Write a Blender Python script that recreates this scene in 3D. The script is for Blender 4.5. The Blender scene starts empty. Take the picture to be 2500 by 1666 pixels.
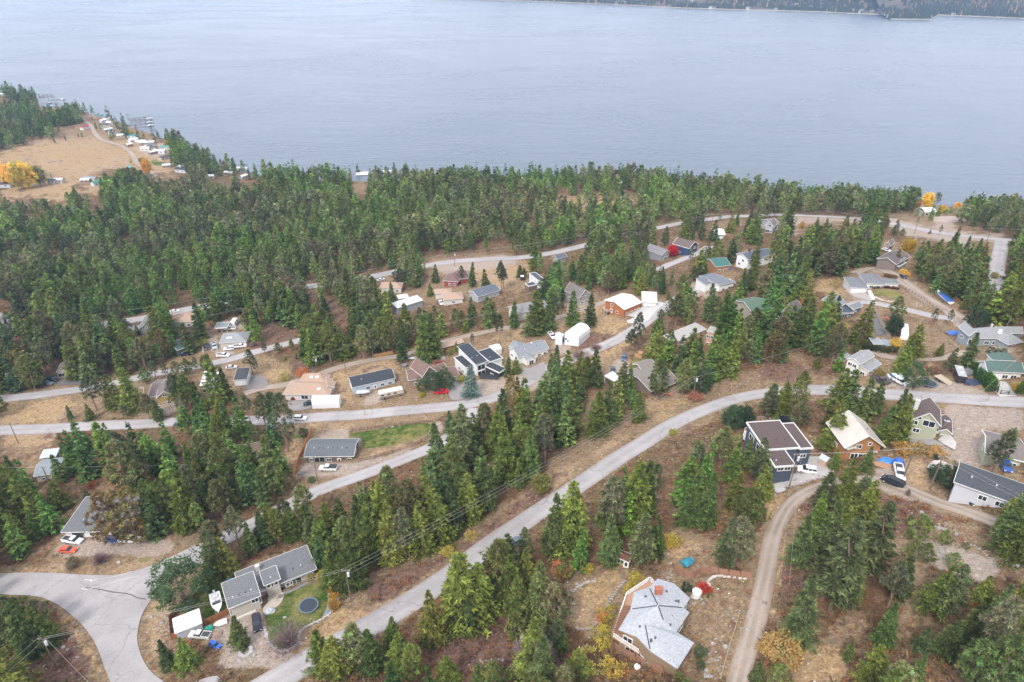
import bpy, bmesh, math, random
import numpy as np
from mathutils import Vector, Matrix
R = math.radians
random.seed(7); RNG = np.random.default_rng(7)
scene = bpy.context.scene
COL = scene.collection
# ---------------------------------------------------------------- camera, world, sun, exposure
CAMZ = 185.0; PITCH = 29.25; FX = 1666.7; CX = 1250.0; CY = 833.0
cam = bpy.data.cameras.new("camera"); cam.lens = 24; cam.sensor_width = 36; cam.clip_end = 40000; cam.clip_start = 1
camo = bpy.data.objects.new("camera", cam); COL.objects.link(camo)
camo.location = (0, 0, CAMZ); camo.rotation_euler = (R(90 - PITCH), 0, 0)
scene.camera = camo
SUN_EL, SUN_AZ = 48, 205      # azimuth clockwise from +Y
world = bpy.data.worlds.new("World"); scene.world = world; world.use_nodes = True
wn = world.node_tree; wn.nodes.clear()
wo = wn.nodes.new('ShaderNodeOutputWorld'); bg = wn.nodes.new('ShaderNodeBackground')
sky = wn.nodes.new('ShaderNodeTexSky'); sky.sky_type = 'NISHITA'; sky.sun_disc = False
sky.sun_elevation = R(SUN_EL); sky.sun_rotation = R(SUN_AZ); sky.air_density = 1.0; sky.dust_density = 3.0; sky.ozone_density = 1.0; sky.altitude = 300
hs = wn.nodes.new('ShaderNodeHueSaturation'); hs.inputs['Saturation'].default_value = 0.42
tc = wn.nodes.new('ShaderNodeTexCoord'); mp = wn.nodes.new('ShaderNodeMapping'); mp.inputs['Scale'].default_value = (1.2, 1.2, 5)
nz = wn.nodes.new('ShaderNodeTexNoise'); nz.inputs['Scale'].default_value = 1.3; nz.inputs['Detail'].default_value = 6
mr = wn.nodes.new('ShaderNodeMapRange'); mr.inputs[1].default_value = .35; mr.inputs[2].default_value = .65; mr.inputs[3].default_value = 0.84; mr.inputs[4].default_value = 1.16
mx = wn.nodes.new('ShaderNodeMix'); mx.data_type = 'RGBA'; mx.blend_type = 'MIX'; mx.inputs[0].default_value = .55
mx.inputs[7].default_value = (8.5, 8.6, 9.6, 1)
mm = wn.nodes.new('ShaderNodeMix'); mm.data_type = 'RGBA'; mm.blend_type = 'MULTIPLY'; mm.inputs[0].default_value = 1
L = wn.links.new
L(sky.outputs[0], hs.inputs['Color']); L(hs.outputs[0], mx.inputs[6]); L(tc.outputs['Generated'], mp.inputs[0]); L(mp.outputs[0], nz.inputs[0])
L(nz.outputs[0], mr.inputs[0]); L(mx.outputs[2], mm.inputs[6]); L(mr.outputs[0], mm.inputs[7]); sx_ = wn.nodes.new('ShaderNodeSeparateXYZ'); L(tc.outputs['Generated'], sx_.inputs[0]); hz = wn.nodes.new('ShaderNodeMapRange'); hz.inputs[1].default_value = 0; hz.inputs[2].default_value = .45; hz.inputs[3].default_value = 1.3; hz.inputs[4].default_value = .93; L(sx_.outputs[2], hz.inputs[0])
m2 = wn.nodes.new('ShaderNodeMix'); m2.data_type = 'RGBA'; m2.blend_type = 'MULTIPLY'; m2.inputs[0].default_value = 1; L(mm.outputs[2], m2.inputs[6]); L(hz.outputs[0], m2.inputs[7]); L(m2.outputs[2], bg.inputs[0])
bg.inputs[1].default_value = 0.11; L(bg.outputs[0], wo.inputs[0])
sl = bpy.data.lights.new("sun", 'SUN'); sl.energy = 1.5; sl.angle = R(12); sl.color = (1, .96, .9)
so = bpy.data.objects.new("sun", sl); COL.objects.link(so)
_sd = Vector((math.sin(R(SUN_AZ)) * math.cos(R(SUN_EL)), math.cos(R(SUN_AZ)) * math.cos(R(SUN_EL)), math.sin(R(SUN_EL))))
so.rotation_euler = _sd.to_track_quat('Z', 'Y').to_euler(); so.location = (0, 0, 400)
scene.view_settings.view_transform = 'Standard'; scene.view_settings.look = 'None'
scene.view_settings.exposure = 1.1; scene.view_settings.gamma = 1
scene.cycles.max_bounces = 4; scene.cycles.diffuse_bounces = 2; scene.cycles.glossy_bounces = 2; scene.cycles.transmission_bounces = 2

# ---------------------------------------------------------------- picture <-> ground
CP, SP = math.cos(R(PITCH)), math.sin(R(PITCH))
CR = {'F': (0, 0, .9412), 'N': (0, 0, 1), 'R1': (0, 180, 3.676), 'R2': (600, 380, 3.676), 'R3': (1200, 400, 3.676), 'R4': (1800, 400, 3.361),
      'M1': (0, 600, 3.676), 'M2': (640, 640, 3.676), 'M3': (1240, 640, 3.676), 'M4': (1860, 640, 3.676),
      'B1': (0, 1000, 4.706), 'B2': (400, 1300, 4.706), 'B3': (640, 940, 4.706), 'B4': (1340, 1260, 3.92), 'B5': (1760, 960, 4.706),
      'B6': (2100, 900, 3.92), 'B7': (1800, 1240, 3.361), 'B8': (0, 1333, 4.706), 'C2': (900, 1160, 3.136)}
def nat(k, x, y):
    ox, oy, s = CR[k]; return ox + x / s, oy + y / s
def ray(u, v):
    a = (u - CX) / FX; b = (CY - v) / FX
    return np.array([a, CP + b * SP, -SP + b * CP])
def proj(x, y, z):
    dz = z - CAMZ; dep = y * CP - dz * SP; up = y * SP + dz * CP
    return CX + FX * x / dep, CY - FX * up / dep
def zplane(u, v, z):
    d = ray(u, v); t = (z - CAMZ) / d[2]; return d[0] * t, d[1] * t
SH = [(-500, 190), (0, 232), (20, 231), (90, 237), (97, 262), (147, 263), (190, 273), (234, 277), (262, 290), (320, 312), (368, 326), (386, 336), (430, 342),
      (470, 372), (517, 388), (544, 410), (598, 421), (660, 432), (760, 440), (883, 443), (945, 440), (1200, 440), (1400, 440), (1540, 436), (1620, 443),
      (1668, 454), (1700, 460), (1860, 480), (1919, 488), (2059, 489), (2246, 500), (2395, 519), (2500, 530), (2800, 560), (3300, 600)]
_s = sorted(zplane(u, v, 0) for u, v in SH)
SX = np.array([p[0] for p in _s]); SY = np.array([p[1] for p in _s])
KX = np.array([-900, -420, -250, -122, -60, 0, 77, 150, 200, 300]); KK = np.array([.022, .032, .052, .068, .073, .088, .12, .155, .185, .2])
def hgt(x, y):
    x = np.asarray(x, float); y = np.asarray(y, float)
    d = np.interp(x, SX, SY) - y
    k = np.interp(x, KX, KK)
    h = np.where(d > 0, k * d + np.minimum(d, 20) * .12, d * .15)
    h = h + np.maximum(0, 200 - y) * .12 * np.clip((x + 260) / 200, 0, 1)
    far = np.clip((d - 60) / 150, 0, 1) * np.clip((900 - y) / 300, 0, 1)
    h = h + far * (1.1 * np.sin(x * .021 + 1) * np.cos(y * .017) + .5 * np.sin(x * .05 + y * .043))
    return np.maximum(h, -8)
def H(x, y): return float(hgt(x, y))
def hit(k, x, y, dh=0.0):
    u, v = nat(k, x, y); d = ray(u, v); lo, hi = 30.0, 2500.0
    t = lo
    while t < hi:
        if CAMZ + d[2] * t < H(d[0] * t, d[1] * t) + dh: break
        t *= 1.03
    a, b = t / 1.03, t
    for _ in range(22):
        m = (a + b) / 2
        if CAMZ + d[2] * m < H(d[0] * m, d[1] * m) + dh: b = m
        else: a = m
    return Vector((d[0] * b, d[1] * b, H(d[0] * b, d[1] * b)))
def height_at(base, v_top):
    """height of an upright thing at base whose top reaches picture row v_top (native)"""
    lo, hi = .2, 60
    for _ in range(30):
        m = (lo + hi) / 2
        if proj(base.x, base.y, base.z + m)[1] > v_top: lo = m
        else: hi = m
    return lo
def smooth(pts, n=6, closed=False):
    P = [np.array(p, float) for p in pts]; N = len(P); out = []
    rng_ = range(N) if closed else range(N - 1)
    for i in rng_:
        p0 = P[(i - 1) % N] if (closed or i > 0) else P[0]
        p1 = P[i]; p2 = P[(i + 1) % N]; p3 = P[(i + 2) % N] if (closed or i + 2 < N) else P[-1]
        for j in range(n):
            t = j / n
            out.append(.5 * ((2 * p1) + (-p0 + p2) * t + (2 * p0 - 5 * p1 + 4 * p2 - p3) * t * t + (-p0 + 3 * p1 - 3 * p2 + p3) * t ** 3))
    if not closed: out.append(P[-1])
    return out
# masks painted over the ground type map (rows/cols are picture cells, looked up for ground points)
MW, MH, MS = 1000, 667, 2.5
def raster(polys, blur=0):
    m = np.zeros((MH, MW), bool); jj, ii = np.meshgrid(np.arange(MW) + .5, np.arange(MH) + .5)
    for k, pts in polys:
        q = [nat(k, *p) for p in pts]; q = [(a / MS, b / MS) for a, b in q]
        x0 = int(max(0, min(a for a, b in q))); x1 = int(min(MW, max(a for a, b in q) + 1)); y0 = int(max(0, min(b for a, b in q))); y1 = int(min(MH, max(b for a, b in q) + 1))
        if x1 <= x0 or y1 <= y0: continue
        X = jj[y0:y1, x0:x1]; Y = ii[y0:y1, x0:x1]; c = np.zeros(X.shape, bool); n = len(q)
        for i in range(n):
            xa, ya = q[i]; xb, yb = q[(i + 1) % n]
            if ya == yb: continue
            c ^= ((ya > Y) != (yb > Y)) & (X < (xb - xa) * (Y - ya) / (yb - ya) + xa)
        m[y0:y1, x0:x1] |= c
    if not blur: return m
    f = m.astype(float)
    for _ in range(2):
        for ax in (0, 1):
            acc = np.zeros_like(f)
            for s in range(-blur, blur + 1): acc += np.roll(f, s, ax)
            f = acc / (2 * blur + 1)
    return f
def look(mask, x, y, z):
    u, v = proj(x, y, z); j = np.clip((u / MS).astype(int), 0, MW - 1); i = np.clip((v / MS).astype(int), 0, MH - 1)
    return mask[i, j]
# ---------------------------------------------------------------- materials
def mat(name, col, rough=.8, var=0.0, scale=1.0, metal=0.0, bump=0.0, rnd=0.0, attr=None, stretch=None, detail=4, spec=.5):
    m = bpy.data.materials.new(name); m.use_nodes = True; nt = m.node_tree; b = nt.nodes['Principled BSDF']
    b.inputs['Base Color'].default_value = (*col, 1); b.inputs['Roughness'].default_value = rough; b.inputs['Metallic'].default_value = metal
    b.inputs['Specular IOR Level'].default_value = spec
    if var or bump:
        t = nt.nodes.new('ShaderNodeTexCoord'); mpn = nt.nodes.new('ShaderNodeMapping'); n = nt.nodes.new('ShaderNodeTexNoise')
        n.inputs['Scale'].default_value = scale; n.inputs['Detail'].default_value = detail; n.inputs['Roughness'].default_value = .65
        if stretch: mpn.inputs['Scale'].default_value = stretch
        nt.links.new(t.outputs['Object'], mpn.inputs[0]); nt.links.new(mpn.outputs[0], n.inputs['Vector'])
    if var:
        r = nt.nodes.new('ShaderNodeMapRange'); r.inputs[1].default_value = .3; r.inputs[2].default_value = .7; r.inputs[3].default_value = 1 - var; r.inputs[4].default_value = 1 + var
        x = nt.nodes.new('ShaderNodeMix'); x.data_type = 'RGBA'; x.blend_type = 'MULTIPLY'; x.inputs[0].default_value = 1; x.inputs[6].default_value = (*col, 1)
        nt.links.new(n.outputs[0], r.inputs[0]); nt.links.new(r.outputs[0], x.inputs[7]); nt.links.new(x.outputs[2], b.inputs['Base Color'])
    if bump:
        bn = nt.nodes.new('ShaderNodeBump'); bn.inputs['Strength'].default_value = bump; bn.inputs['Distance'].default_value = .1
        nt.links.new(n.outputs[0], bn.inputs['Height']); nt.links.new(bn.outputs[0], b.inputs['Normal'])
    return m
_mc = {}
def M(kind, col=None):
    key = (kind, col)
    if key in _mc: return _mc[key]
    if kind == 'shingle': m = mat('shingles', tuple(c * .7 for c in col), .95, .3, 3.2, bump=.3, detail=6)
    elif kind == 'metalroof': m = mat('metal_roof', col if max(col) > .5 else tuple(c * .62 for c in col), .5, .08, .6, spec=.35)
    elif kind == 'siding': m = mat('siding', col, .75, .08, .8, stretch=(1, 1, 12))
    elif kind == 'wood': m = mat('wood', col, .8, .3, 3, stretch=(3, 3, .5))
    elif kind == 'paint': m = mat('paint', col, .25, 0)
    elif kind == 'plain': m = mat('plain', col, .7, .08, 1.5)
    elif kind == 'glass': m = mat('glass', (.025, .035, .045), .08, 0)
    elif kind == 'rubber': m = mat('rubber', (.02, .02, .02), .8, 0)
    elif kind == 'concrete': m = mat('concrete', col, .85, .1, .5, detail=8)
    elif kind == 'stone': m = mat('stone', col, .9, .3, 1.7)
    elif kind == 'tarp': m = mat('tarp', col, .5, .15, 1.2, bump=.5)
    _mc[key] = m; return m
# ---------------------------------------------------------------- mesh helpers
class MB:
    def __init__(s): s.v = []; s.f = []
    def face(s, pts):
        i = len(s.v); s.v += [tuple(p) for p in pts]; s.f.append(tuple(range(i, i + len(pts)))); return s
    def mesh8(s, b):   # 8 points: bottom 4 ccw, top 4 ccw
        i = len(s.v); s.v += [tuple(p) for p in b]
        for q in ((3, 2, 1, 0), (4, 5, 6, 7), (0, 1, 5, 4), (1, 2, 6, 5), (2, 3, 7, 6), (3, 0, 4, 7)): s.f.append(tuple(i + k for k in q))
        return s
    def box(s, c, d, M_=None):
        x, y, z = c; a, b, e = d[0] / 2, d[1] / 2, d[2] / 2
        P = [(x - a, y - b, z - e), (x + a, y - b, z - e), (x + a, y + b, z - e), (x - a, y + b, z - e), (x - a, y - b, z + e), (x + a, y - b, z + e), (x + a, y + b, z + e), (x - a, y + b, z + e)]
        if M_ is not None: P = [M_ @ Vector(p) for p in P]
        return s.mesh8(P)
    def beam(s, p, q, w=.2, h=.2, up=Vector((0, 0, 1))):
        p = Vector(p); q = Vector(q); d = (q - p)
        if d.length < 1e-5: return s
        d.normalize(); r = d.cross(up)
        if r.length < 1e-3: r = Vector((1, 0, 0))
        r.normalize(); u = r.cross(d); a = r * w / 2; b = u * h / 2
        return s.mesh8([p - a - b, p + a - b, q + a - b, q - a - b, p - a + b, p + a + b, q + a + b, q - a + b])
    def prism(s, poly, lo, hi):   # poly list of (x,y) ccw; lo/hi numbers or lists
        n = len(poly); lo = lo if hasattr(lo, '__len__') else [lo] * n; hi = hi if hasattr(hi, '__len__') else [hi] * n
        i = len(s.v); s.v += [(p[0], p[1], lo[j]) for j, p in enumerate(poly)] + [(p[0], p[1], hi[j]) for j, p in enumerate(poly)]
        s.f.append(tuple(i + n - 1 - j for j in range(n))); s.f.append(tuple(i + n + j for j in range(n)))
        for j in range(n): k = (j + 1) % n; s.f.append((i + j, i + k, i + n + k, i + n + j))
        return s
    def tube(s, p, q, r0, r1=None, n=8):
        r1 = r0 if r1 is None else r1; p = Vector(p); q = Vector(q); d = (q - p).normalized(); a = d.orthogonal().normalized(); b = d.cross(a); i = len(s.v)
        for c, r in ((p, r0), (q, r1)):
            for k in range(n):
                t = 2 * math.pi * k / n; s.v.append(tuple(c + a * r * math.cos(t) + b * r * math.sin(t)))
        for k in range(n): l = (k + 1) % n; s.f.append((i + k, i + l, i + n + l, i + n + k))
        s.f.append(tuple(i + n - 1 - k for k in range(n))); s.f.append(tuple(i + n + k for k in range(n))); return s
    def loft(s, rings, cap=True, closed=True):
        i = len(s.v); n = len(rings[0])
        for r in rings: s.v += [tuple(p) for p in r]
        for a in range(len(rings) - 1):
            for k in range(n if closed else n - 1):
                l = (k + 1) % n; s.f.append((i + a * n + k, i + a * n + l, i + (a + 1) * n + l, i + (a + 1) * n + k))
        if cap: s.f.append(tuple(i + n - 1 - k for k in range(n))); e = i + (len(rings) - 1) * n; s.f.append(tuple(e + k for k in range(n)))
        return s
    def build(s, name, m, parent=None, bevel=0, sm=False):
        me = bpy.data.meshes.new(name); me.from_pydata(s.v, [], s.f); me.update()
        bm = bmesh.new(); bm.from_mesh(me); bmesh.ops.recalc_face_normals(bm, faces=bm.faces)
        if bevel: bmesh.ops.bevel(bm, geom=list(bm.edges), offset=bevel, segments=2, affect='EDGES', clamp_overlap=True)
        if sm:
            for f in bm.faces: f.smooth = True
        bm.to_mesh(me); bm.free(); me.materials.append(m)
        o = bpy.data.objects.new(name, me); COL.objects.link(o)
        if parent is not None: o.parent = parent
        return o
def fast_mesh(name, V, F3, m, cols=None, cname='tint', smooth_=False):
    me = bpy.data.meshes.new(name); V = np.asarray(V, np.float32); F3 = np.asarray(F3, np.int32); k = F3.shape[1]
    me.vertices.add(len(V)); me.vertices.foreach_set('co', V.ravel()); me.loops.add(F3.size); me.loops.foreach_set('vertex_index', F3.ravel())
    me.polygons.add(len(F3)); me.polygons.foreach_set('loop_start', np.arange(0, F3.size, k, dtype=np.int32))
    try: me.polygons.foreach_set('loop_total', np.full(len(F3), k, np.int32))
    except Exception: pass
    if cols is not None:
        a = me.attributes.new(cname, 'FLOAT_COLOR', 'POINT'); c = np.ones((len(V), 4), np.float32); c[:, :cols.shape[1]] = cols; a.data.foreach_set('color', c.ravel())
    me.update(calc_edges=True); me.validate()
    if smooth_: me.polygons.foreach_set('use_smooth', np.ones(len(F3), bool))
    me.materials.append(m); return me
def tag(o, label=None, cat=None, group=None, kind=None):
    if label: o['label'] = label
    if cat: o['category'] = cat
    if group: o['group'] = group
    if kind: o['kind'] = kind
    return o
def empty(name, loc, rz=0, label=None, cat=None, group=None):
    o = bpy.data.objects.new(name, None); COL.objects.link(o); o.location = loc; o.rotation_euler = (0, 0, rz); o.empty_display_size = .5
    return tag(o, label, cat, group)
def link(name, me, parent=None):
    o = bpy.data.objects.new(name, me); COL.objects.link(o); o.parent = parent; return o
# ================================================================ ground-type polygons (key, points)
KEEP = [
('R1',[(0,700),(180,655),(430,600),(600,600),(640,560),(480,520),(470,490),(740,455),(740,410),(960,420),(1000,540),(1160,600),(1500,620),(1530,800),(1600,880),(1700,920),(1400,930),(1300,870),(1180,830),(1000,860),(860,860),(900,960),(890,1130),(700,1010),(590,1020),(590,1170),(480,1120),(380,1110),(0,1100)]),
('R1',[(0,200),(70,210),(80,330),(0,320)]),('R1',[(370,320),(500,330),(490,385),(370,380)]),('R1',[(340,200),(600,220),(560,300),(340,290)]),
('R1',[(730,340),(900,330),(1160,440),(1380,560),(1500,640),(960,600),(880,560),(850,420),(740,410)]),('R1',[(1860,930),(2353,900),(2300,960),(1900,960)]),
('R2',[(950,200),(1100,200),(1090,330),(1050,380),(970,330)]),
('R2',[(1620,890),(2353,860),(2353,1140),(2290,1230),(2010,1260),(1980,1330),(1500,1330),(1340,1400),(1320,1240),(1180,1170),(1140,1080),(1340,1060),(1370,1240),(1620,1150)]),
('R2',[(530,1180),(650,1160),(640,1290),(570,1270)]),
('R3',[(0,870),(340,830),(340,960),(480,1050),(400,1150),(330,1140),(290,1160),(0,1150)]),('R3',[(440,830),(700,760),(850,700),(840,760),(670,820),(560,860),(440,870)]),
('R3',[(1430,740),(1480,710),(1660,720),(1640,820),(1540,850),(1440,790)]),('R3',[(1480,600),(1700,550),(1690,610),(1600,650),(1480,620)]),
('R3',[(1520,880),(1700,840),(1880,770),(1870,830),(1700,920),(1600,930)]),('R3',[(1700,660),(1850,680),(1900,720),(1860,770),(1740,810),(1720,700)]),
('R3',[(1880,550),(2120,500),(2353,430),(2353,470),(2120,640),(2090,650),(2010,650)]),
('R3',[(2000,840),(2090,840),(2160,910),(2140,950),(2010,900)]),
('R4',[(430,430),(600,425),(850,430),(1100,440),(1250,430),(1500,400),(1700,400),(1820,450),(1800,545),(2250,590),(2210,650),(2190,880),(2130,860),(2070,820),(2050,640),(1960,620),(1890,740),(1880,650),(1720,610),(1560,610),(1400,590),(1320,530),(1240,500),(1150,450),(1000,470),(900,520),(700,490),(560,520),(520,600),(430,590)]),
('R4',[(1495,225),(1615,225),(1600,395),(1500,385)]),('R4',[(1635,330),(1725,330),(1725,425),(1640,425)]),('R4',[(1755,305),(1850,305),(1845,385),(1760,385)]),('R4',[(1190,610),(1290,610),(1300,700),(1440,730),(1400,860),(1290,850),(1180,720)]),('R4',[(0,740),(80,680),(130,695),(90,840),(0,830)]),('R4',[(210,690),(310,735),(300,800),(210,800)]),
('R4',[(210,470),(360,430),(350,520),(240,540)]),('R4',[(380,920),(490,920),(490,970),(380,970)]),
('R4',[(600,940),(860,930),(960,880),(1150,830),(1300,860),(1500,970),(1620,1080),(1760,1160),(1890,1240),(1820,1320),(1720,1300),(1900,1330),(2080,1300),(2340,1360),(2353,1546),(1500,1546),(1350,1420),(1250,1300),(1150,1220),(1140,1300),(1240,1430),(1240,1500),(1090,1500),(1080,1250),(960,1290),(800,1270),(770,1160),(870,1080),(610,1070)]),
('M1',[(1140,650),(1380,590),(1380,640),(1390,760),(1370,810),(1270,800),(1240,740),(1140,720)]),('M1',[(1480,590),(1760,540),(1750,720),(1590,710)]),
('M1',[(1830,890),(1900,690),(2210,650),(2220,900),(2353,920),(2353,1100),(2220,1160),(2353,1180),(2353,1320),(2200,1420),(2120,1300),(1890,1350),(1780,1340),(1780,1150),(1950,1110),(1960,1010),(1830,970)]),
('M1',[(0,1340),(400,1290),(780,1250),(800,1340),(600,1440),(560,1544),(0,1544)]),('M1',[(500,1060),(650,1060),(680,1200),(800,1200),(780,1260),(400,1270),(430,1190),(500,1180)]),
('M1',[(1100,1290),(1200,1190),(1300,1160),(1540,1190),(1530,1340),(1600,1380),(1560,1544),(1450,1500),(1400,1380),(1290,1340)]),('M1',[(1620,970),(1830,940),(1950,1050),(1780,1150),(1300,1160),(1500,1060)]),
('M1',[(800,1230),(1290,1150),(1290,1360),(1480,1540),(560,1544),(600,1440)]),('B1',[(640,-120),(1900,-120),(1900,60),(1350,50),(1100,-20),(700,40)]),('B1',[(0,150),(650,160),(640,300),(600,440),(600,700),(480,840),(380,760),(280,640),(200,560),(0,560)]),('M1',[(0,490),(70,490),(70,530),(0,530)]),('M1',[(110,820),(230,870),(240,930),(140,930)]),
('M2',[(0,1080),(190,1100),(290,930),(420,960),(640,940),(980,850),(1250,830),(1400,760),(1550,740),(1640,690),(1850,640),(2353,570),(2353,1250),(2100,1270),(1980,1330),(1720,1340),(1640,1380),(1640,1544),(300,1544),(290,1400),(260,1200),(180,1180),(0,1160)]),
('M2',[(380,210),(500,200),(490,330),(430,340)]),('M2',[(1150,350),(1440,300),(1450,340),(1400,420),(1220,450),(1220,530),(1150,500)]),('M2',[(0,550),(330,590),(310,700),(0,740)]),('M2',[(540,300),(700,360),(800,540),(620,480)]),
('M2',[(0,860),(130,850),(300,930),(200,1100),(0,1100)]),
('M3',[(0,590),(150,550),(500,430),(640,380),(650,340),(500,260),(460,220),(590,160),(750,280),(870,330),(1060,260),(1340,270),(1420,370),(1250,560),(1230,640),(1050,780),(1030,860),(1100,870),(1080,960),(880,1090),(860,980),(740,1000),(720,850),(600,920),(480,860),(380,760),(330,980),(180,1200),(140,1200),(110,980),(0,880)]),
('M3',[(90,90),(250,80),(330,150),(330,190),(250,260),(140,260),(90,180)]),
('M3',[(50,340),(150,340),(150,520),(60,480)]),('M3',[(280,330),(350,330),(370,420),(320,420)]),
('M3',[(1110,870),(1200,860),(1340,890),(1300,960),(1540,1070),(1500,1200),(1400,1210),(1170,1130),(1090,1000)]),('M3',[(1480,600),(1720,540),(1850,580),(1860,720),(1800,780),(1750,780),(1750,620),(1640,600),(1500,700)]),
('M3',[(1610,210),(1720,150),(1800,80),(2040,80),(2060,200),(1900,250),(1880,200),(1800,260),(1650,300)]),('M3',[(2080,330),(2180,330),(2260,470),(2190,470)]),
('F',[(1270,1040),(1370,1000),(1440,970),(1520,920),(1640,900),(1730,870),(1850,860),(1990,870),(2353,900),(2353,945),(2100,925),(2000,920),(1850,915),(1750,925),(1650,955),(1560,995),(1450,1060),(1290,1160),(1180,1240),(1100,1300),(960,1400),(880,1460),(700,1568),(640,1568),(690,1490),(800,1390),(950,1310),(1080,1225),(1180,1150),(1260,1080)]),
('M3',[(1240,1240),(1500,1230),(1640,1180),(1800,1160),(1850,1090),(1900,1000),(2353,980),(2353,1200),(2230,1240),(2000,1290),(1850,1440),(1640,1500),(1400,1544),(860,1544),(1000,1480),(1240,1430),(1280,1300)]),
('M3',[(540,1150),(700,1150),(720,1300),(640,1440),(660,1544),(860,1544),(850,1350),(820,1200),(640,1140)]),
('M4',[(720,800),(900,790),(1020,860),(1150,880),(1250,1000),(1500,1020),(1700,1000),(1730,980),(1870,980),(1880,900),(2050,820),(2353,830),(2353,1330),(1750,1310),(1600,1290),(1330,1230),(1300,1170),(1080,1140),(1000,1060),(800,1050),(740,960)]),
('M4',[(1350,1260),(1480,1210),(1600,1300),(2353,1320),(2353,1544),(1320,1544)]),('M4',[(1130,480),(1640,560),(1840,590),(2353,600),(2353,820),(2000,800),(1950,830),(1600,870),(1400,860),(1100,840),(1010,790),(880,780),(900,650),(1100,650),(1240,720),(1220,600)]),
('M4',[(200,600),(260,780),(430,880),(380,1000),(300,1020),(120,1090),(0,1100),(0,950),(200,880)]),
('B5',[(270,330),(690,310),(890,350),(1060,640),(1240,700),(1200,900),(1310,890),(1280,980),(1000,1060),(980,1200),(800,1567),(470,1567),(520,1180),(560,980),(480,640),(330,420)]),
('B5',[(1420,200),(1500,210),(1890,640),(1750,740),(2353,740),(2353,1300),(1820,1140),(1760,900),(1820,820),(1760,760),(1310,660),(1330,500)]),('B5',[(1000,340),(1150,340),(1110,480),(1130,640),(1050,600)]),
('B6',[(500,340),(640,270),(780,400),(1568,390),(1568,1300),(1200,1240),(1160,1470),(700,1350),(400,1240),(150,1220),(130,950),(230,770),(420,700),(500,600)]),
('B7',[(1100,0),(2000,60),(2060,340),(2353,480),(2353,560),(1900,600),(1850,480),(1550,460),(1400,420),(1200,330),(1100,260)]),
('B7',[(250,0),(540,0),(500,200),(430,500),(400,760),(250,900),(200,1100),(60,1432),(-10,1432),(0,600)]),
('B7',[(1400,430),(1550,450),(1530,820),(1480,950),(1350,980),(1350,780),(1420,650)]),('B7',[(560,1120),(1000,830),(1080,1000),(820,1120),(900,1300),(850,1432),(420,1432)]),
('B4',[(420,480),(640,440),(830,500),(1000,560),(1080,600),(1060,400),(1100,120),(1300,100),(1590,250),(1590,500),(1960,540),(1960,1568),(1250,1540),(900,1450),(560,1250),(400,1100),(170,1080),(150,850),(110,620)]),
('C2',[(430,1250),(700,1230),(1000,1000),(1050,1040),(1040,1330),(1300,1400),(900,1480),(680,1480),(450,1400)]),('C2',[(0,740),(600,560),(760,420),(1060,200),(1300,60),(1568,0),(1568,120),(1300,330),(0,1230)]),
('B2',[(0,30),(480,20),(480,130),(360,330),(540,520),(800,440),(1340,230),(1630,160),(1760,420),(1850,560),(1900,640),(2353,560),(2353,1050),(2100,1100),(1700,1360),(1300,1567),(600,1567),(640,1400),(560,1270),(350,1200),(90,1240),(0,1100),(0,560)]),
('B8',[(0,230),(500,200),(620,0),(2353,-60),(2353,100),(2100,140),(1960,400),(2000,600),(2353,500),(2353,1100),(1850,1100),(1800,1250),(1850,1400),(2353,1500),(2353,1700),(1270,1700),(700,1567),(300,1567),(200,1450),(300,1250),(700,1000),(650,700),(430,620),(0,560)]),
('B1',[(700,1420),(910,1020),(1190,1010),(1200,1370),(1400,1450),(1600,1500),(2353,1400),(2353,1567),(620,1567)]),('B1',[(700,840),(1400,840),(1420,960),(1170,1010),(1120,930),(800,900)]),
('B3',[(480,520),(560,500),(1560,400),(2000,330),(2100,420),(2000,640),(1770,680),(1740,800),(1300,960),(940,1060),(900,1130),(780,1240),(500,1150),(360,1040),(300,1080),(250,900),(340,760),(300,600)]),
]
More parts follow.
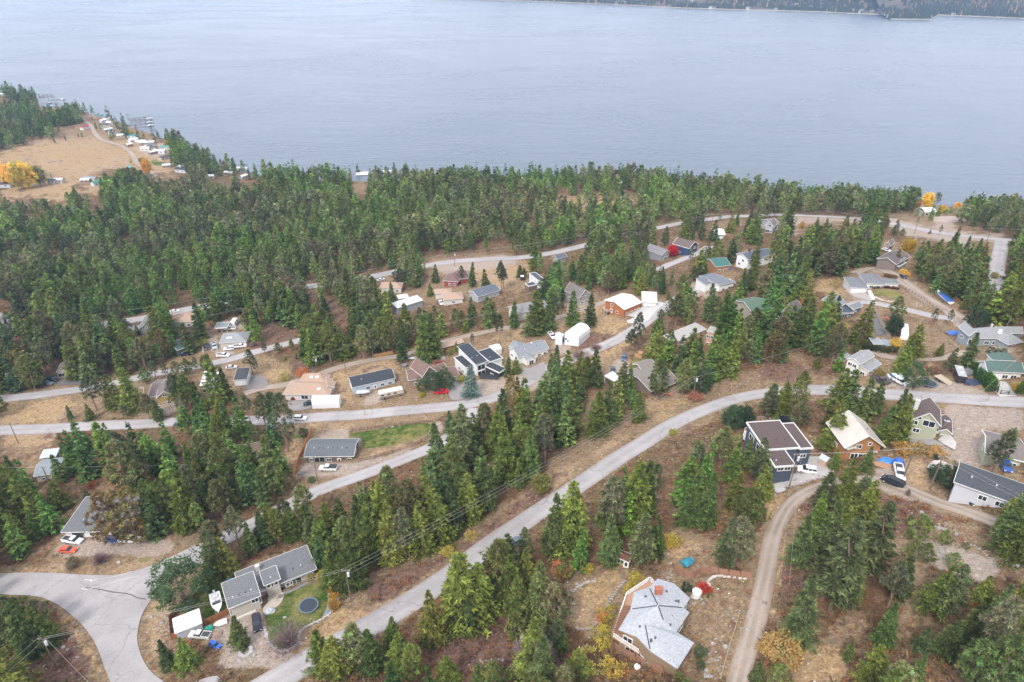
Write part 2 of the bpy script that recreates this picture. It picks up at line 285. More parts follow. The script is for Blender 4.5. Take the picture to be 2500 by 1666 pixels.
GRAVEL = [
('R4',[(430,425),(850,425),(1250,435),(1500,515),(1800,560),(2230,585),(2200,645),(1900,620),(1560,600),(1330,540),(1150,495),(900,475),(430,485)]),
('B8',[(560,60),(700,0),(1300,0),(2050,0),(1950,70),(1780,125),(1250,115),(900,120),(700,110)]),('B1',[(730,1490),(1600,1490),(2000,1520),(2000,1567),(640,1567)]),
('B2',[(960,900),(1130,870),(1150,960),(1170,1100),(1230,1320),(1330,1400),(1690,1390),(1300,1567),(600,1567),(700,1300),(560,1270),(480,1150),(740,960)]),
('B3',[(560,640),(640,560),(1000,500),(1560,420),(1960,360),(2100,420),(1500,440),(1000,520),(1000,640)]),('B3',[(480,900),(1060,890),(1740,710),(1750,800),(1300,930),(940,1040),(620,1060),(370,1050)]),('B3',[(460,1140),(790,1150),(790,1230),(500,1200)]),
('B3',[(2000,420),(2100,420),(2080,600),(2000,640)]),('M2',[(1650,1100),(1950,1050),(2120,1060),(2353,900),(2353,1250),(1720,1240)]),('M2',[(860,1260),(1040,1150),(1300,1100),(1050,1270),(800,1310)]),
('M3',[(0,920),(100,960),(330,930),(300,1100),(180,1210),(110,1200)]),('M3',[(430,690),(600,780),(480,840),(370,720)]),('M3',[(450,230),(520,260),(520,330),(620,370),(820,350),(700,430),(520,450),(470,300)]),
('M3',[(870,1010),(950,900),(1000,850),(1100,870),(1080,960),(960,1010)]),('M3',[(1610,210),(1720,180),(1900,260),(1850,330),(1640,300)]),
('R2',[(1600,960),(2353,900),(2353,960),(2200,1010),(1750,1060)]),('R3',[(0,870),(330,830),(250,880),(170,920),(0,930)]),('R4',[(1320,530),(1560,570),(1900,610),(1890,740),(1700,640),(1350,590)]),('R4',[(1630,440),(1800,450),(1780,530),(1620,510)]),
('R4',[(420,430),(600,430),(900,460),(700,490),(430,470)]),('R4',[(400,530),(520,530),(520,580),(430,580)]),('R4',[(860,1050),(1060,1060),(1130,1140),(1040,1140),(900,1080)]),('R4',[(1350,930),(1450,950),(1520,1000),(1500,1030),(1380,960)]),('R4',[(1330,1030),(1450,1130),(1560,1180),(1480,1200),(1400,1130)]),
('R4',[(1000,870),(1150,830),(1280,850),(1320,900),(1150,890)]),('M4',[(860,1060),(1000,1050),(1480,1030),(1700,1060),(1980,1150),(2080,1220),(1400,1150),(1050,1120)]),('M4',[(2000,740),(2110,740),(2240,760),(2350,820),(2100,820),(1990,790)]),
('M4',[(1050,840),(1600,850),(1600,890),(1150,880)]),('B6',[(780,350),(1568,390),(1568,600),(1150,600),(1130,880),(1300,960),(1568,1080),(1000,910),(780,850),(720,750),(430,700),(420,620),(700,700),(900,780),(890,500)]),
('B5',[(1760,830),(1980,870),(2090,1000),(2353,1180),(2353,1260),(1900,1150),(1780,1000)]),
('M1',[(1850,900),(1900,780),(1960,800),(1960,900),(2100,940),(2200,960),(1960,1010)]),('M1',[(1930,680),(2210,660),(2200,730),(2000,770)]),('M1',[(1400,1380),(1600,1400),(1560,1544),(1450,1500)]),('R1',[(1300,870),(1500,960),(1330,960)]),('R1',[(1180,640),(1480,620),(1530,760),(1250,720)]),
('B7',[(1400,330),(1550,250),(1700,290),(2000,380),(2200,500),(2000,620),(1650,500)]),('M1',[(0,490),(70,490),(70,530),(0,530)]),
]
DRY = [
('R1',[(0,700),(180,640),(430,600),(850,580),(1100,640),(1230,700),(1300,850),(1180,830),(860,860),(700,940),(450,900),(300,790),(0,830)]),('R1',[(0,1010),(700,960),(890,980),(890,1130),(700,1010),(590,1170),(380,1110),(0,1100)]),
('M1',[(40,1430),(780,1330),(800,1350),(600,1440),(560,1544),(0,1544),(0,1430)]),('B1',[(0,0),(700,20),(650,155),(0,150)]),('B1',[(0,290),(640,310),(620,430),(200,420),(0,380)]),('B1',[(40,430),(150,440),(100,560),(0,560)]),
('M2',[(0,880),(290,950),(200,1080),(0,1080)]),('M2',[(640,1000),(1100,890),(1260,960),(1190,1000),(780,1010),(800,1150),(860,1240),(720,1300),(690,1200),(600,1100)]),('M2',[(1900,660),(2353,600),(2353,690),(2000,760)]),
('B3',[(400,440),(1000,430),(1560,390),(1000,490),(640,560),(560,500)]),('B3',[(1150,780),(1700,600),(1760,690),(1130,870)]),('B3',[(620,1060),(1260,960),(1200,1010),(940,1130),(640,1130)]),('B3',[(300,620),(480,620),(350,1040),(250,1000)]),
('M3',[(520,450),(840,330),(1060,520),(1090,590),(1000,650),(760,700),(740,600),(640,540),(520,600),(320,570)]),('M3',[(1250,1240),(1640,1200),(1650,1260),(1400,1400),(1230,1420)]),('M3',[(1400,460),(1250,560),(1400,500),(1500,420)]),
('M3',[(100,0),(200,80),(100,110),(0,100)]),('R2',[(2000,1040),(2353,960),(2353,1230),(2040,1170)]),('R3',[(0,940),(330,900),(480,1050),(330,980),(0,1150)]),('R4',[(600,950),(860,940),(880,1080),(610,1070)]),('R4',[(1380,560),(1500,520),(1700,580),(1500,560)]),
('R4',[(2040,640),(2090,650),(2080,700)]),('B6',[(1340,480),(1568,430),(1568,560),(1380,520)]),('B6',[(380,860),(620,880),(640,1000),(700,1180),(500,1130),(420,1060)]),('B6',[(770,430),(880,450),(880,490),(780,470)]),('M4',[(1460,600),(1640,650),(1600,740),(1500,700)]),
('M4',[(1470,900),(1650,900),(1600,990),(1500,1000)]),('B8',[(0,230),(600,230),(1300,250),(1700,130),(1780,180),(1300,320),(900,320),(0,300)]),('B8',[(1800,560),(2000,700),(1900,900),(1850,1200),(1750,1250),(1700,900),(1740,750)]),('B8',[(430,600),(800,800),(1000,1050),(1200,1500),(1080,1560),(900,1200),(620,760)]),
('B2',[(1900,900),(2353,900),(2300,1000),(1900,1250),(1560,1400),(1600,1200),(1850,1000)]),('B7',[(560,1120),(820,1100),(900,1300),(850,1432),(420,1432)]),('B4',[(200,650),(600,500),(720,620),(520,900),(380,1080),(200,1050)]),('B4',[(1100,400),(1300,180),(1450,250),(1280,480)]),
('F',[(690,1500),(840,1400),(960,1330),(1090,1245),(1180,1170),(1270,1095),(1370,1035),(1440,985),(1450,1000),(1290,1110),(1100,1260),(960,1345),(860,1415),(700,1520)]),
('M3',[(1130,770),(1060,800),(830,900),(620,1000),(640,900),(1040,700),(1090,640)]),('R1',[(1130,560),(1500,640),(1530,900),(1400,900),(1300,720),(1100,640)]),('R3',[(640,290),(1100,310),(1090,390),(640,360)]),('R2',[(1750,330),(1870,340),(1850,410),(1750,400)]),
('R3',[(830,1260),(1010,1230),(990,1330),(830,1340)]),('B5',[(520,1200),(700,1170),(560,1567),(470,1567)]),('B7',[(430,120),(330,500),(240,900),(300,900),(400,500),(460,200)]),('M4',[(460,150),(720,170),(740,290),(620,300),(440,280)]),
('N',[(1240,480),(1560,480),(1500,520),(1240,500)]),('R4',[(1660,1010),(1880,1250),(1900,1240),(1700,1080)]),
]
LAWN = [
('B2',[(1370,710),(1560,640),(1740,570),(1860,600),(1890,700),(1880,850),(1830,960),(1700,1040),(1560,1120),(1540,1250),(1480,1330),(1330,1330),(1250,1280),(1190,1100),(1160,960),(1260,900),(1360,820)]),
('B2',[(540,540),(800,560),(680,640),(740,900),(520,1030),(440,960),(400,880),(250,920),(400,740)]),
('B3',[(1000,560),(1200,530),(1560,470),(1830,430),(1960,460),(1900,560),(1700,650),(1450,700),(1160,740),(1150,610),(1000,610)]),
('M3',[(1080,920),(1130,870),(1200,875),(1210,910),(1140,950),(1120,970),(1080,980)]),('M4',[(990,250),(1170,245),(1240,280),(1290,320),(1280,350),(1190,350),(1150,310),(1010,300)]),
('R1',[(1340,760),(1440,790),(1520,790),(1450,830),(1370,820)]),('B3',[(300,580),(470,580),(470,610),(310,610)]),('B8',[(1580,160),(1660,125),(1760,125),(1700,180),(1600,195)]),('M4',[(2230,1090),(2353,1130),(2330,1180),(2270,1160)]),('B5',[(150,480),(240,460),(230,560),(60,600),(0,640),(0,560)]),
]
BRUSH = [
('M2',[(0,550),(330,590),(310,700),(0,740)]),('M2',[(540,300),(700,360),(800,540),(620,480)]),('M2',[(190,870),(440,880),(600,960),(420,1000),(280,1000)]),('M3',[(640,720),(740,620),(1040,680),(1000,720),(600,880),(570,820)]),('B7',[(380,400),(560,480),(500,800),(340,740)]),
('C2',[(0,800),(600,600),(1000,330),(1300,80),(1400,150),(700,640),(0,1050)]),('B6',[(150,1220),(400,1240),(700,1350),(1000,1500),(600,1568),(130,1568)]),('M4',[(0,900),(200,880),(360,900),(380,1000),(120,1090),(0,1100)]),
('C2',[(380,1200),(1000,1100),(1500,1300),(1500,1568),(700,1568),(400,1350)]),('M1',[(900,1080),(1250,1000),(1500,1000),(1200,1160),(900,1140)]),('B8',[(700,960),(900,1100),(1080,1400),(1000,1567),(400,1567),(250,1350)]),
('M4',[(430,90),(720,60),(740,150),(450,150)]),('M3',[(540,1150),(720,1200),(700,1540),(860,1540),(900,1350)]),('R3',[(380,580),(760,560),(1500,560),(1700,500),(1700,560),(1000,640),(400,740)]),('R3',[(1700,490),(2300,440),(2353,470),(2000,530)]),('M1',[(380,640),(900,600),(1140,620),(1700,540),(1700,580),(1140,650),(800,700)]),
('R2',[(1370,960),(1620,900),(2353,860),(2353,900),(1500,960)]),
]
# ---------------------------------------------------------------- terrain
mk_keep = raster(KEEP)
g_gr, g_dr, g_la, g_br, g_ke = raster(GRAVEL, 4), raster(DRY, 5), raster(LAWN, 1), raster(BRUSH, 6), raster(KEEP, 6)
NU, NV = 760, 560
yy = 55 * (1500 / 55) ** (np.linspace(0, 1, NV)); ss = np.linspace(-1, 1, NU)
Xg = (ss[None, :] * (yy[:, None] + 90) * .98); Yg = np.repeat(yy[:, None], NU, 1); Zg = hgt(Xg, Yg)
V = np.stack([Xg.ravel(), Yg.ravel(), Zg.ravel()], 1)
idx = np.arange(NU * NV).reshape(NV, NU)
Q = np.stack([idx[:-1, :-1].ravel(), idx[:-1, 1:].ravel(), idx[1:, 1:].ravel(), idx[1:, :-1].ravel()], 1)
zc = [look(g, V[:, 0], V[:, 1], V[:, 2]) for g in (g_gr, g_dr, g_la, g_br, g_ke)]
cols = np.stack([zc[0], zc[1], zc[2], np.ones(len(V))], 1)
cols2 = np.stack([zc[3], zc[4], np.zeros(len(V)), np.ones(len(V))], 1)
def terrain_mat():
    m = bpy.data.materials.new('ground'); m.use_nodes = True; nt = m.node_tree; N = nt.nodes; b = N['Principled BSDF']; b.inputs['Roughness'].default_value = .95; b.inputs['Specular IOR Level'].default_value = .1
    lk = nt.links.new
    g = N.new('ShaderNodeTexCoord')
    def noise(s, det=5, r=.6):
        n = N.new('ShaderNodeTexNoise'); n.inputs['Scale'].default_value = s; n.inputs['Detail'].default_value = det; n.inputs['Roughness'].default_value = r; lk(g.outputs['Object'], n.inputs['Vector']); return n.outputs[0]
    def mr_(x, a, b_, c=0, d=1):
        n = N.new('ShaderNodeMapRange'); n.inputs[1].default_value = a; n.inputs[2].default_value = b_; n.inputs[3].default_value = c; n.inputs[4].default_value = d; lk(x, n.inputs[0]); return n.outputs[0]
    def mixc(f, a, b_):
        n = N.new('ShaderNodeMix'); n.data_type = 'RGBA'
        lk(f, n.inputs[0])
        for i, c in ((6, a), (7, b_)):
            if isinstance(c, tuple): n.inputs[i].default_value = (*c, 1)
            else: lk(c, n.inputs[i])
        return n.outputs[2]
    def math_(op, a, b_):
        n = N.new('ShaderNodeMath'); n.operation = op
        for i, c in enumerate((a, b_)):
            if isinstance(c, (int, float)): n.inputs[i].default_value = c
            else: lk(c, n.inputs[i])
        return n.outputs[0]
    n1, n2, n3, n4 = noise(.055, 6), noise(.35, 6, .7), noise(2.2, 4, .7), noise(.9, 6, .75)
    fine = mr_(n3, .3, .7); mid = mr_(n4, .36, .64); big = mr_(n1, .38, .62); pat = mr_(n2, .4, .6)
    floor = mixc(mid, (.072, .045, .022), (.21, .145, .082)); floor = mixc(mr_(n2, .55, .68), floor, (.26, .19, .115)); floor = mixc(mr_(n1, .5, .62, 0, .7), floor, (.15, .07, .035))
    dirt = mixc(mid, (.145, .098, .056), (.32, .235, .15)); dirt = mixc(mr_(n2, .54, .64, 0, .85), dirt, (.17, .085, .045)); dirt = mixc(mr_(noise(.7, 5), .58, .66, 0, .6), dirt, (.36, .25, .10))
    dry = mixc(mid, (.22, .142, .072), (.47, .335, .18)); dry = mixc(mr_(n2, .5, .66, 0, .75), dry, (.25, .165, .11)); dry = mixc(mr_(n1, .5, .66, 0, .5), dry, (.34, .255, .19))
    grav = mixc(mid, (.27, .215, .17), (.40, .335, .28)); grav = mixc(mr_(n1, .5, .62, 0, .35), grav, (.36, .27, .20))
    lawn = mixc(pat, (.035, .085, .012), (.11, .13, .03)); lawn = mixc(mr_(n2, .5, .62, 0, .6), lawn, (.24, .21, .08)); lawn = mixc(mr_(n1, .5, .6, 0, .6), lawn, (.30, .24, .10)); lawn = mixc(mr_(n4, .45, .7, 0, .35), lawn, (.04, .09, .015))
    brush = mixc(mid, (.10, .058, .043), (.23, .145, .105))
    a1 = N.new('ShaderNodeVertexColor'); a1.layer_name = 'zone'; a2 = N.new('ShaderNodeVertexColor'); a2.layer_name = 'zone2'
    s1 = N.new('ShaderNodeSeparateColor'); lk(a1.outputs[0], s1.inputs[0]); s2 = N.new('ShaderNodeSeparateColor'); lk(a2.outputs[0], s2.inputs[0])
    pert = math_('SUBTRACT', math_('MULTIPLY', math_('ADD', n2, math_('MULTIPLY', n3, .5)), .9), .675)
    bigp = math_('SUBTRACT', math_('ADD', n1, noise(.14, 3)), 1.0)
    def thr(x, amt=1.0): return mr_(math_('ADD', x, math_('ADD', math_('MULTIPLY', pert, amt), math_('MULTIPLY', bigp, 1.6 * amt))), .35, .65)
    c = mixc(thr(s2.outputs[1]), floor, dirt); c = mixc(thr(s1.outputs[1], 1.3), c, dry); c = mixc(thr(s2.outputs[0], 1.3), c, brush)
    c = mixc(thr(s1.outputs[0], .45), c, grav); c = mixc(thr(s1.outputs[2], .12), c, lawn)
    # scattered pebbles
    v = N.new('ShaderNodeTexVoronoi'); v.inputs['Scale'].default_value = .55; lk(g.outputs['Object'], v.inputs['Vector'])
    peb = mr_(v.outputs[0], .10, .16, 1, 0); sp = math_('MULTIPLY', peb, mr_(noise(.08, 3), .53, .6)); sp = math_('MULTIPLY', sp, mr_(s1.outputs[2], 0, .3, 1, 0))
    c = mixc(sp, c, (.52, .49, .46))
    c2 = N.new('ShaderNodeMix'); c2.data_type = 'RGBA'; c2.blend_type = 'MULTIPLY'; c2.inputs[0].default_value = 1; lk(c, c2.inputs[6]); lk(mr_(n3, .3, .7, .62, 1.34), c2.inputs[7])
    lk(c2.outputs[2], b.inputs['Base Color'])
    bp = N.new('ShaderNodeBump'); bp.inputs['Strength'].default_value = .6; bp.inputs['Distance'].default_value = .3; lk(n3, bp.inputs['Height']); lk(bp.outputs[0], b.inputs['Normal'])
    return m
me = fast_mesh('ground', V, Q, terrain_mat(), cols, 'zone', True)
a = me.attributes.new('zone2', 'FLOAT_COLOR', 'POINT'); a.data.foreach_set('color', cols2.astype(np.float32).ravel())
tag(link('ground', me), kind='structure')
# ---------------------------------------------------------------- lake
def lake_mat():
    m = bpy.data.materials.new('lake_water'); m.use_nodes = True; nt = m.node_tree; N = nt.nodes; b = N['Principled BSDF']; lk = nt.links.new
    b.inputs['IOR'].default_value = 1.45
    g = N.new('ShaderNodeTexCoord')
    def noise(s, rot, sc, det=5, r=.6, dist=0):
        mp_ = N.new('ShaderNodeMapping'); mp_.inputs['Rotation'].default_value = (0, 0, R(rot)); mp_.inputs['Scale'].default_value = sc; lk(g.outputs['Object'], mp_.inputs[0])
        n = N.new('ShaderNodeTexNoise'); n.inputs['Scale'].default_value = s; n.inputs['Detail'].default_value = det; n.inputs['Roughness'].default_value = r; n.inputs['Distortion'].default_value = dist; lk(mp_.outputs[0], n.inputs['Vector']); return n.outputs[0]
    n = noise(.16, 38, (.35, 1.6, 1)); n2 = noise(.0035, 10, (.8, 1.3, 1), 6, .6, 1.2); n3 = noise(.03, 38, (.4, 1.5, 1), 4)
    r = N.new('ShaderNodeMapRange'); r.inputs[1].default_value = .35; r.inputs[2].default_value = .65; r.inputs[3].default_value = .20; r.inputs[4].default_value = .29; lk(n2, r.inputs[0]); lk(r.outputs[0], b.inputs['Roughness'])
    ad = N.new('ShaderNodeMath'); ad.operation = 'MULTIPLY_ADD'; lk(n3, ad.inputs[0]); ad.inputs[1].default_value = 1.2; lk(n, ad.inputs[2])
    bp = N.new('ShaderNodeBump'); bp.inputs['Strength'].default_value = 1; bp.inputs['Distance'].default_value = 1.1; lk(ad.outputs[0], bp.inputs['Height']); lk(bp.outputs[0], b.inputs['Normal'])
    x = N.new('ShaderNodeMix'); x.data_type = 'RGBA'; x.inputs[6].default_value = (.045, .075, .105, 1); x.inputs[7].default_value = (.075, .108, .14, 1); lk(n2, x.inputs[0]); lk(x.outputs[2], b.inputs['Base Color'])
    return m
mb = MB(); mb.face([(-6000, 350, 0), (6000, 350, 0), (6000, 7000, 0), (-6000, 7000, 0)])
tag(mb.build('lake_water', lake_mat()), kind='structure')
# ---------------------------------------------------------------- draped sheets: roads and pads
def grid_cut(bm, step):
    xs = [v.co.x for v in bm.verts]; ys = [v.co.y for v in bm.verts]
    for ax, vals in ((0, xs), (1, ys)):
        c = math.floor(min(vals) / step) * step + step
        while c < max(vals):
            co = Vector((0, 0, 0)); no = Vector((0, 0, 0)); co[ax] = c; no[ax] = 1
            bmesh.ops.bisect_plane(bm, geom=bm.verts[:] + bm.edges[:] + bm.faces[:], plane_co=co, plane_no=no, dist=1e-5); c += step
def drape(name, key, pts, m, lift=.1, sm=True, step=3.0, kind='structure', parent=None, thick=0):
    W = [hit(key, *p) for p in pts]; P = [(w.x, w.y) for w in W]
    if sm: P = smooth(P, 4, True)
    bm = bmesh.new(); vs = [bm.verts.new((p[0], p[1], 0)) for p in P]; f = bm.faces.new(vs); bm.normal_update()
    if f.normal.z < 0: bmesh.ops.reverse_faces(bm, faces=[f])
    bmesh.ops.triangulate(bm, faces=bm.faces[:]); grid_cut(bm, step)
    for v in bm.verts: v.co.z = H(v.co.x, v.co.y) + lift
    if thick:
        r = bmesh.ops.extrude_face_region(bm, geom=bm.faces[:])
        for v in [e for e in r['geom'] if isinstance(e, bmesh.types.BMVert)]: v.co.z -= thick
        bmesh.ops.recalc_face_normals(bm, faces=bm.faces[:])
    me = bpy.data.meshes.new(name); bm.to_mesh(me); bm.free(); me.materials.append(m)
    o = link(name, me, parent)
    if kind: tag(o, kind=kind)
    return o
ROADPTS = []
def road(name, key, pts, width, m, lift=.12):
    W = [hit(key, *p) for p in pts]; P = smooth([(w.x, w.y) for w in W], 10); out = [P[0]]
    for p in P[1:]:
        if np.linalg.norm(p - out[-1]) > 1.6: out.append(p)
    P = np.array(out); T = np.gradient(P, axis=0); T /= np.linalg.norm(T, axis=1)[:, None]; Nn = np.stack([-T[:, 1], T[:, 0]], 1)
    ROADPTS.extend([(p[0], p[1], width / 2) for p in P])
    ns = 7; Vv = []; us = []
    for i, p in enumerate(P):
        for j in range(ns):
            s = (j / (ns - 1) - .5) * width; e = .25 * math.sin(i * .37 + j) * (j in (0, ns - 1)); q = p + Nn[i] * (s + e); Vv.append((q[0], q[1], H(q[0], q[1]) + lift - (.05 if j in (0, ns - 1) else 0))); us.append((abs(s) / width * 2, 0, 0))
    F_ = [(i * ns + j, i * ns + j + 1, (i + 1) * ns + j + 1, (i + 1) * ns + j) for i in range(len(P) - 1) for j in range(ns - 1)]
    me = fast_mesh(name, Vv, F_, m, np.array(us), 'lane', True)
    return tag(link(name, me), kind='structure')
def road_mat(name, c0, c1, edge, track=None):
    m = bpy.data.materials.new(name); m.use_nodes = True; nt = m.node_tree; N = nt.nodes; b = N['Principled BSDF']; lk = nt.links.new; b.inputs['Roughness'].default_value = .85; b.inputs['Specular IOR Level'].default_value = .3
    g = N.new('ShaderNodeTexCoord')
    def noise(s, d=5): n = N.new('ShaderNodeTexNoise'); n.inputs['Scale'].default_value = s; n.inputs['Detail'].default_value = d; n.inputs['Roughness'].default_value = .65; lk(g.outputs['Object'], n.inputs['Vector']); return n.outputs[0]
    def mr_(x, a, b_, c=0, d=1): n = N.new('ShaderNodeMapRange'); n.inputs[1].default_value = a; n.inputs[2].default_value = b_; n.inputs[3].default_value = c; n.inputs[4].default_value = d; lk(x, n.inputs[0]); return n.outputs[0]
    def mixc(f, a, b_):
        n = N.new('ShaderNodeMix'); n.data_type = 'RGBA'; lk(f, n.inputs[0])
        for i, c in ((6, a), (7, b_)):
            if isinstance(c, tuple): n.inputs[i].default_value = (*c, 1)
            else: lk(c, n.inputs[i])
        return n.outputs[2]
    c = mixc(mr_(noise(.09, 8), .4, .6), c0, c1)
    at = N.new('ShaderNodeVertexColor'); at.layer_name = 'lane'; s = N.new('ShaderNodeSeparateColor'); lk(at.outputs[0], s.inputs[0])
    ad = N.new('ShaderNodeMath'); ad.operation = 'MULTIPLY_ADD'; lk(noise(.6, 6), ad.inputs[0]); ad.inputs[1].default_value = .35; lk(s.outputs[0], ad.inputs[2])
    c = mixc(mr_(ad.outputs[0], .98, 1.12, 0, .75), c, edge)
    if track:
        t = N.new('ShaderNodeMath'); t.operation = 'SUBTRACT'; lk(s.outputs[0], t.inputs[0]); t.inputs[1].default_value = .42
        t2 = N.new('ShaderNodeMath'); t2.operation = 'ABSOLUTE'; lk(t.outputs[0], t2.inputs[0]); c = mixc(mr_(t2.outputs[0], .05, .3, .85, 0), c, track)
    v = N.new('ShaderNodeTexVoronoi'); v.feature = 'DISTANCE_TO_EDGE'; v.inputs['Scale'].default_value = .055
    wv = N.new('ShaderNodeMix'); wv.data_type = 'RGBA'; wv.inputs[0].default_value = .6
    lk(g.outputs['Object'], wv.inputs[6]); nn = N.new('ShaderNodeTexNoise'); nn.inputs['Scale'].default_value = .15; nn.inputs['Detail'].default_value = 4; lk(g.outputs['Object'], nn.inputs['Vector'])
    va = N.new('ShaderNodeVectorMath'); va.operation = 'MULTIPLY_ADD'; lk(nn.outputs[1], va.inputs[0]); va.inputs[1].default_value = (9, 9, 0); lk(g.outputs['Object'], va.inputs[2]); lk(va.outputs[0], v.inputs['Vector'])
    if not track:
        t = N.new('ShaderNodeMath'); t.operation = 'SUBTRACT'; lk(s.outputs[0], t.inputs[0]); t.inputs[1].default_value = .45; t2 = N.new('ShaderNodeMath'); t2.operation = 'ABSOLUTE'; lk(t.outputs[0], t2.inputs[0]); c = mixc(mr_(t2.outputs[0], .0, .3, .3, 0), c, (.46, .43, .415)); c = mixc(mr_(noise(.05, 4), .55, .6, 0, .3), c, (.22, .205, .195))
        c = mixc(mr_(v.outputs[0], .0, .009, .4, 0), c, (.10, .095, .09))
    mu = N.new('ShaderNodeMix'); mu.data_type = 'RGBA'; mu.blend_type = 'MULTIPLY'; mu.inputs[0].default_value = 1; lk(c, mu.inputs[6]); lk(mr_(noise(2.5, 3), .3, .7, .9, 1.1), mu.inputs[7]); lk(mu.outputs[2], b.inputs['Base Color'])
    return m
ASPH = road_mat('weathered_asphalt', (.315, .295, .288), (.375, .352, .345), (.27, .225, .19))
DIRT = road_mat('packed_gravel', (.245, .19, .145), (.34, .275, .22), (.24, .165, .11), (.37, .31, .26))
road('road', 'F', [(380,1760),(520,1640),(620,1572),(700,1522),(780,1478),(868,1430),(960,1372),(1050,1310),(1130,1252),(1210,1196),(1290,1140),(1370,1088),(1450,1035),(1530,985),(1610,945),(1700,914),(1800,900),(1900,897),(2000,903),(2100,910),(2200,917),(2353,925),(2500,932)], 7.4, ASPH, .12)
drape('road', 'B8', [(-500,320),(0,320),(300,312),(700,320),(1000,337),(1300,337),(1550,292),(1800,205),(2000,115),(2300,-10),(2480,100),(2353,190),(2200,258),(1990,350),(1830,500),(1700,680),(1620,830),(1580,1020),(1590,1150),(1640,1300),(1720,1430),(1850,1540),(2050,1640),(2500,1500),(2500,1900),(1400,1900),(1270,1567),(1200,1400),(1130,1200),(1050,1050),(950,920),(800,780),(680,690),(520,610),(350,575),(150,570),(0,560),(-500,560)], ASPH, .16)
road('road', 'F', [(376,1312),(420,1290),(470,1262),(540,1224),(600,1195),(660,1165),(740,1125),(830,1092),(920,1058),(990,1030),(1040,1000),(1075,968),(1100,935)], 6.6, ASPH, .14)
road('road', 'F', [(-60,992),(0,990),(130,984),(300,976),(430,968),(600,966),(760,958),(880,948),(1000,938),(1090,925),(1160,905),(1210,880),(1262,845),(1320,822),(1400,790),(1450,762),(1490,735),(1530,705),(1570,680),(1640,655)], 7, ASPH, .13)
road('road', 'F', [(-60,922),(0,918),(110,905),(200,893),(270,880),(340,862),(440,845),(520,828),(590,808),(670,788),(750,765)], 6.4, ASPH, .12)
road('road', 'F', [(-60,705),(30,745),(150,755),(290,738),(430,712),(560,686),(700,660),(870,633),(1000,607),(1100,597),(1230,588),(1320,570),(1420,545),(1530,520),(1640,503),(1760,495),(1850,496),(1960,502),(2060,516),(2150,534),(2240,545),(2330,552),(2500,560)], 8.5, ASPH, .12)
road('road', 'F', [(2300,552),(2296,590),(2290,640),(2283,700)], 6.6, ASPH, .14)
road('dirt_lane', 'M2', [(-160,1180),(0,1135),(190,1105),(400,1040),(520,1005),(640,962),(850,905),(1050,868),(1250,842),(1400,800),(1600,725),(1850,660),(2100,608),(2353,567),(2500,540),(2720,480),(2900,420),(3060,365),(3200,330)], 4.6, DIRT, .10)
road('dirt_lane', 'R4', [(820,1200),(1000,1140),(1150,1150),(1300,1180),(1450,1213),(1620,1255),(1760,1275),(1830,1300)], 5, ASPH, .11)
road('dirt_lane', 'R4', [(960,900),(1060,865),(1160,860),(1270,905),(1380,985),(1480,1060),(1620,1150),(1750,1225),(1830,1290),(1860,1350)], 5.5, DIRT, .13)
road('dirt_lane', 'F', [(1680,1660),(1699,1568),(1736,1419),(1761,1307),(1777,1237),(1794,1193),(1815,1160),(1850,1133),(1905,1111),(1960,1105),(2020,1103),(2080,1122),(2150,1152),(2210,1172),(2270,1195),(2400,1250)], 3.7, DIRT, .11)
road('dirt_lane', 'R1', [(690,380),(760,420),(815,470),(850,530),(890,580),(970,615),(1060,640),(1130,675),(1190,730),(1230,800),(1300,855),(1400,920)], 5, DIRT, .3)
road('dirt_lane', 'R3', [(1480,960),(1600,905),(1720,855),(1860,800),(1960,740)], 6, ASPH, .11)
road('dirt_lane', 'M4', [(1010,800),(1120,850),(1250,865),(1420,870),(1600,868),(1850,800)], 4, DIRT, .1)
road('garden_path', 'B2', [(1370,702),(1480,670),(1600,610),(1740,545),(1790,520),(1850,560),(1890,640),(1920,720),(1920,830),(1880,930),(1840,990)], 1.1, M('concrete', (.22, .22, .23)), .14)
CON = M('concrete', (.43, .405, .38)); DARK = M('concrete', (.13, .125, .125)); BLK = M('concrete', (.035, .037, .042))
drape('driveway', 'B5', [(560,985),(660,960),(860,930),(870,800),(1010,735),(1190,735),(1230,870),(1310,890),(1280,965),(1000,1000),(850,1050),(770,1090)], CON, .2, False)
drape('driveway', 'B5', [(580,985),(670,985),(745,1105),(700,1145),(620,1140)], M('concrete', (.47, .45, .425)), .3, True)
drape('driveway', 'M3', [(1045,480),(1200,405),(1210,395),(1330,350),(1410,372),(1330,440),(1270,520),(1180,560),(1080,550),(1060,530),(1140,500),(1100,490)], M('concrete', (.48, .46, .435)), .16, False)
drape('driveway', 'M4', [(2070,1060),(2190,1080),(2290,1205),(2140,1215),(2070,1150)], M('concrete', (.48, .46, .435)), .16, False)
drape('driveway', 'M4', [(980,440),(1016,460),(1112,655),(1010,668)], DARK, .16, False)
drape('driveway', 'M2', [(1945,1000),(2060,975),(2140,1010),(2120,1060),(1950,1050)], BLK, .16, False)
drape('driveway', 'M1', [(500,1225),(600,1210),(780,1215),(790,1245),(520,1255)], DARK, .18, False)
drape('driveway', 'M1', [(2225,1180),(2353,1170),(2400,1260),(2200,1290)], M('concrete', (.2, .19, .18)), .16, True)
drape('driveway', 'M2', [(240,1245),(430,1240),(440,1310),(270,1335)], M('concrete', (.26, .24, .23)), .16, True)
drape('driveway', 'M2', [(1660,1100),(1780,1085),(1820,1170),(1830,1225),(1700,1235)], M('concrete', (.27, .25, .24)), .16, True)
drape('driveway', 'M3', [(100,960),(210,950),(320,900),(335,980),(290,1050),(180,1060)], M('concrete', (.26, .24, .23)), .16, True)
drape('driveway', 'M4', [(800,250),(940,285),(1010,345),(960,350),(840,320),(740,260)], M('concrete', (.36, .31, .28)), .14, False)
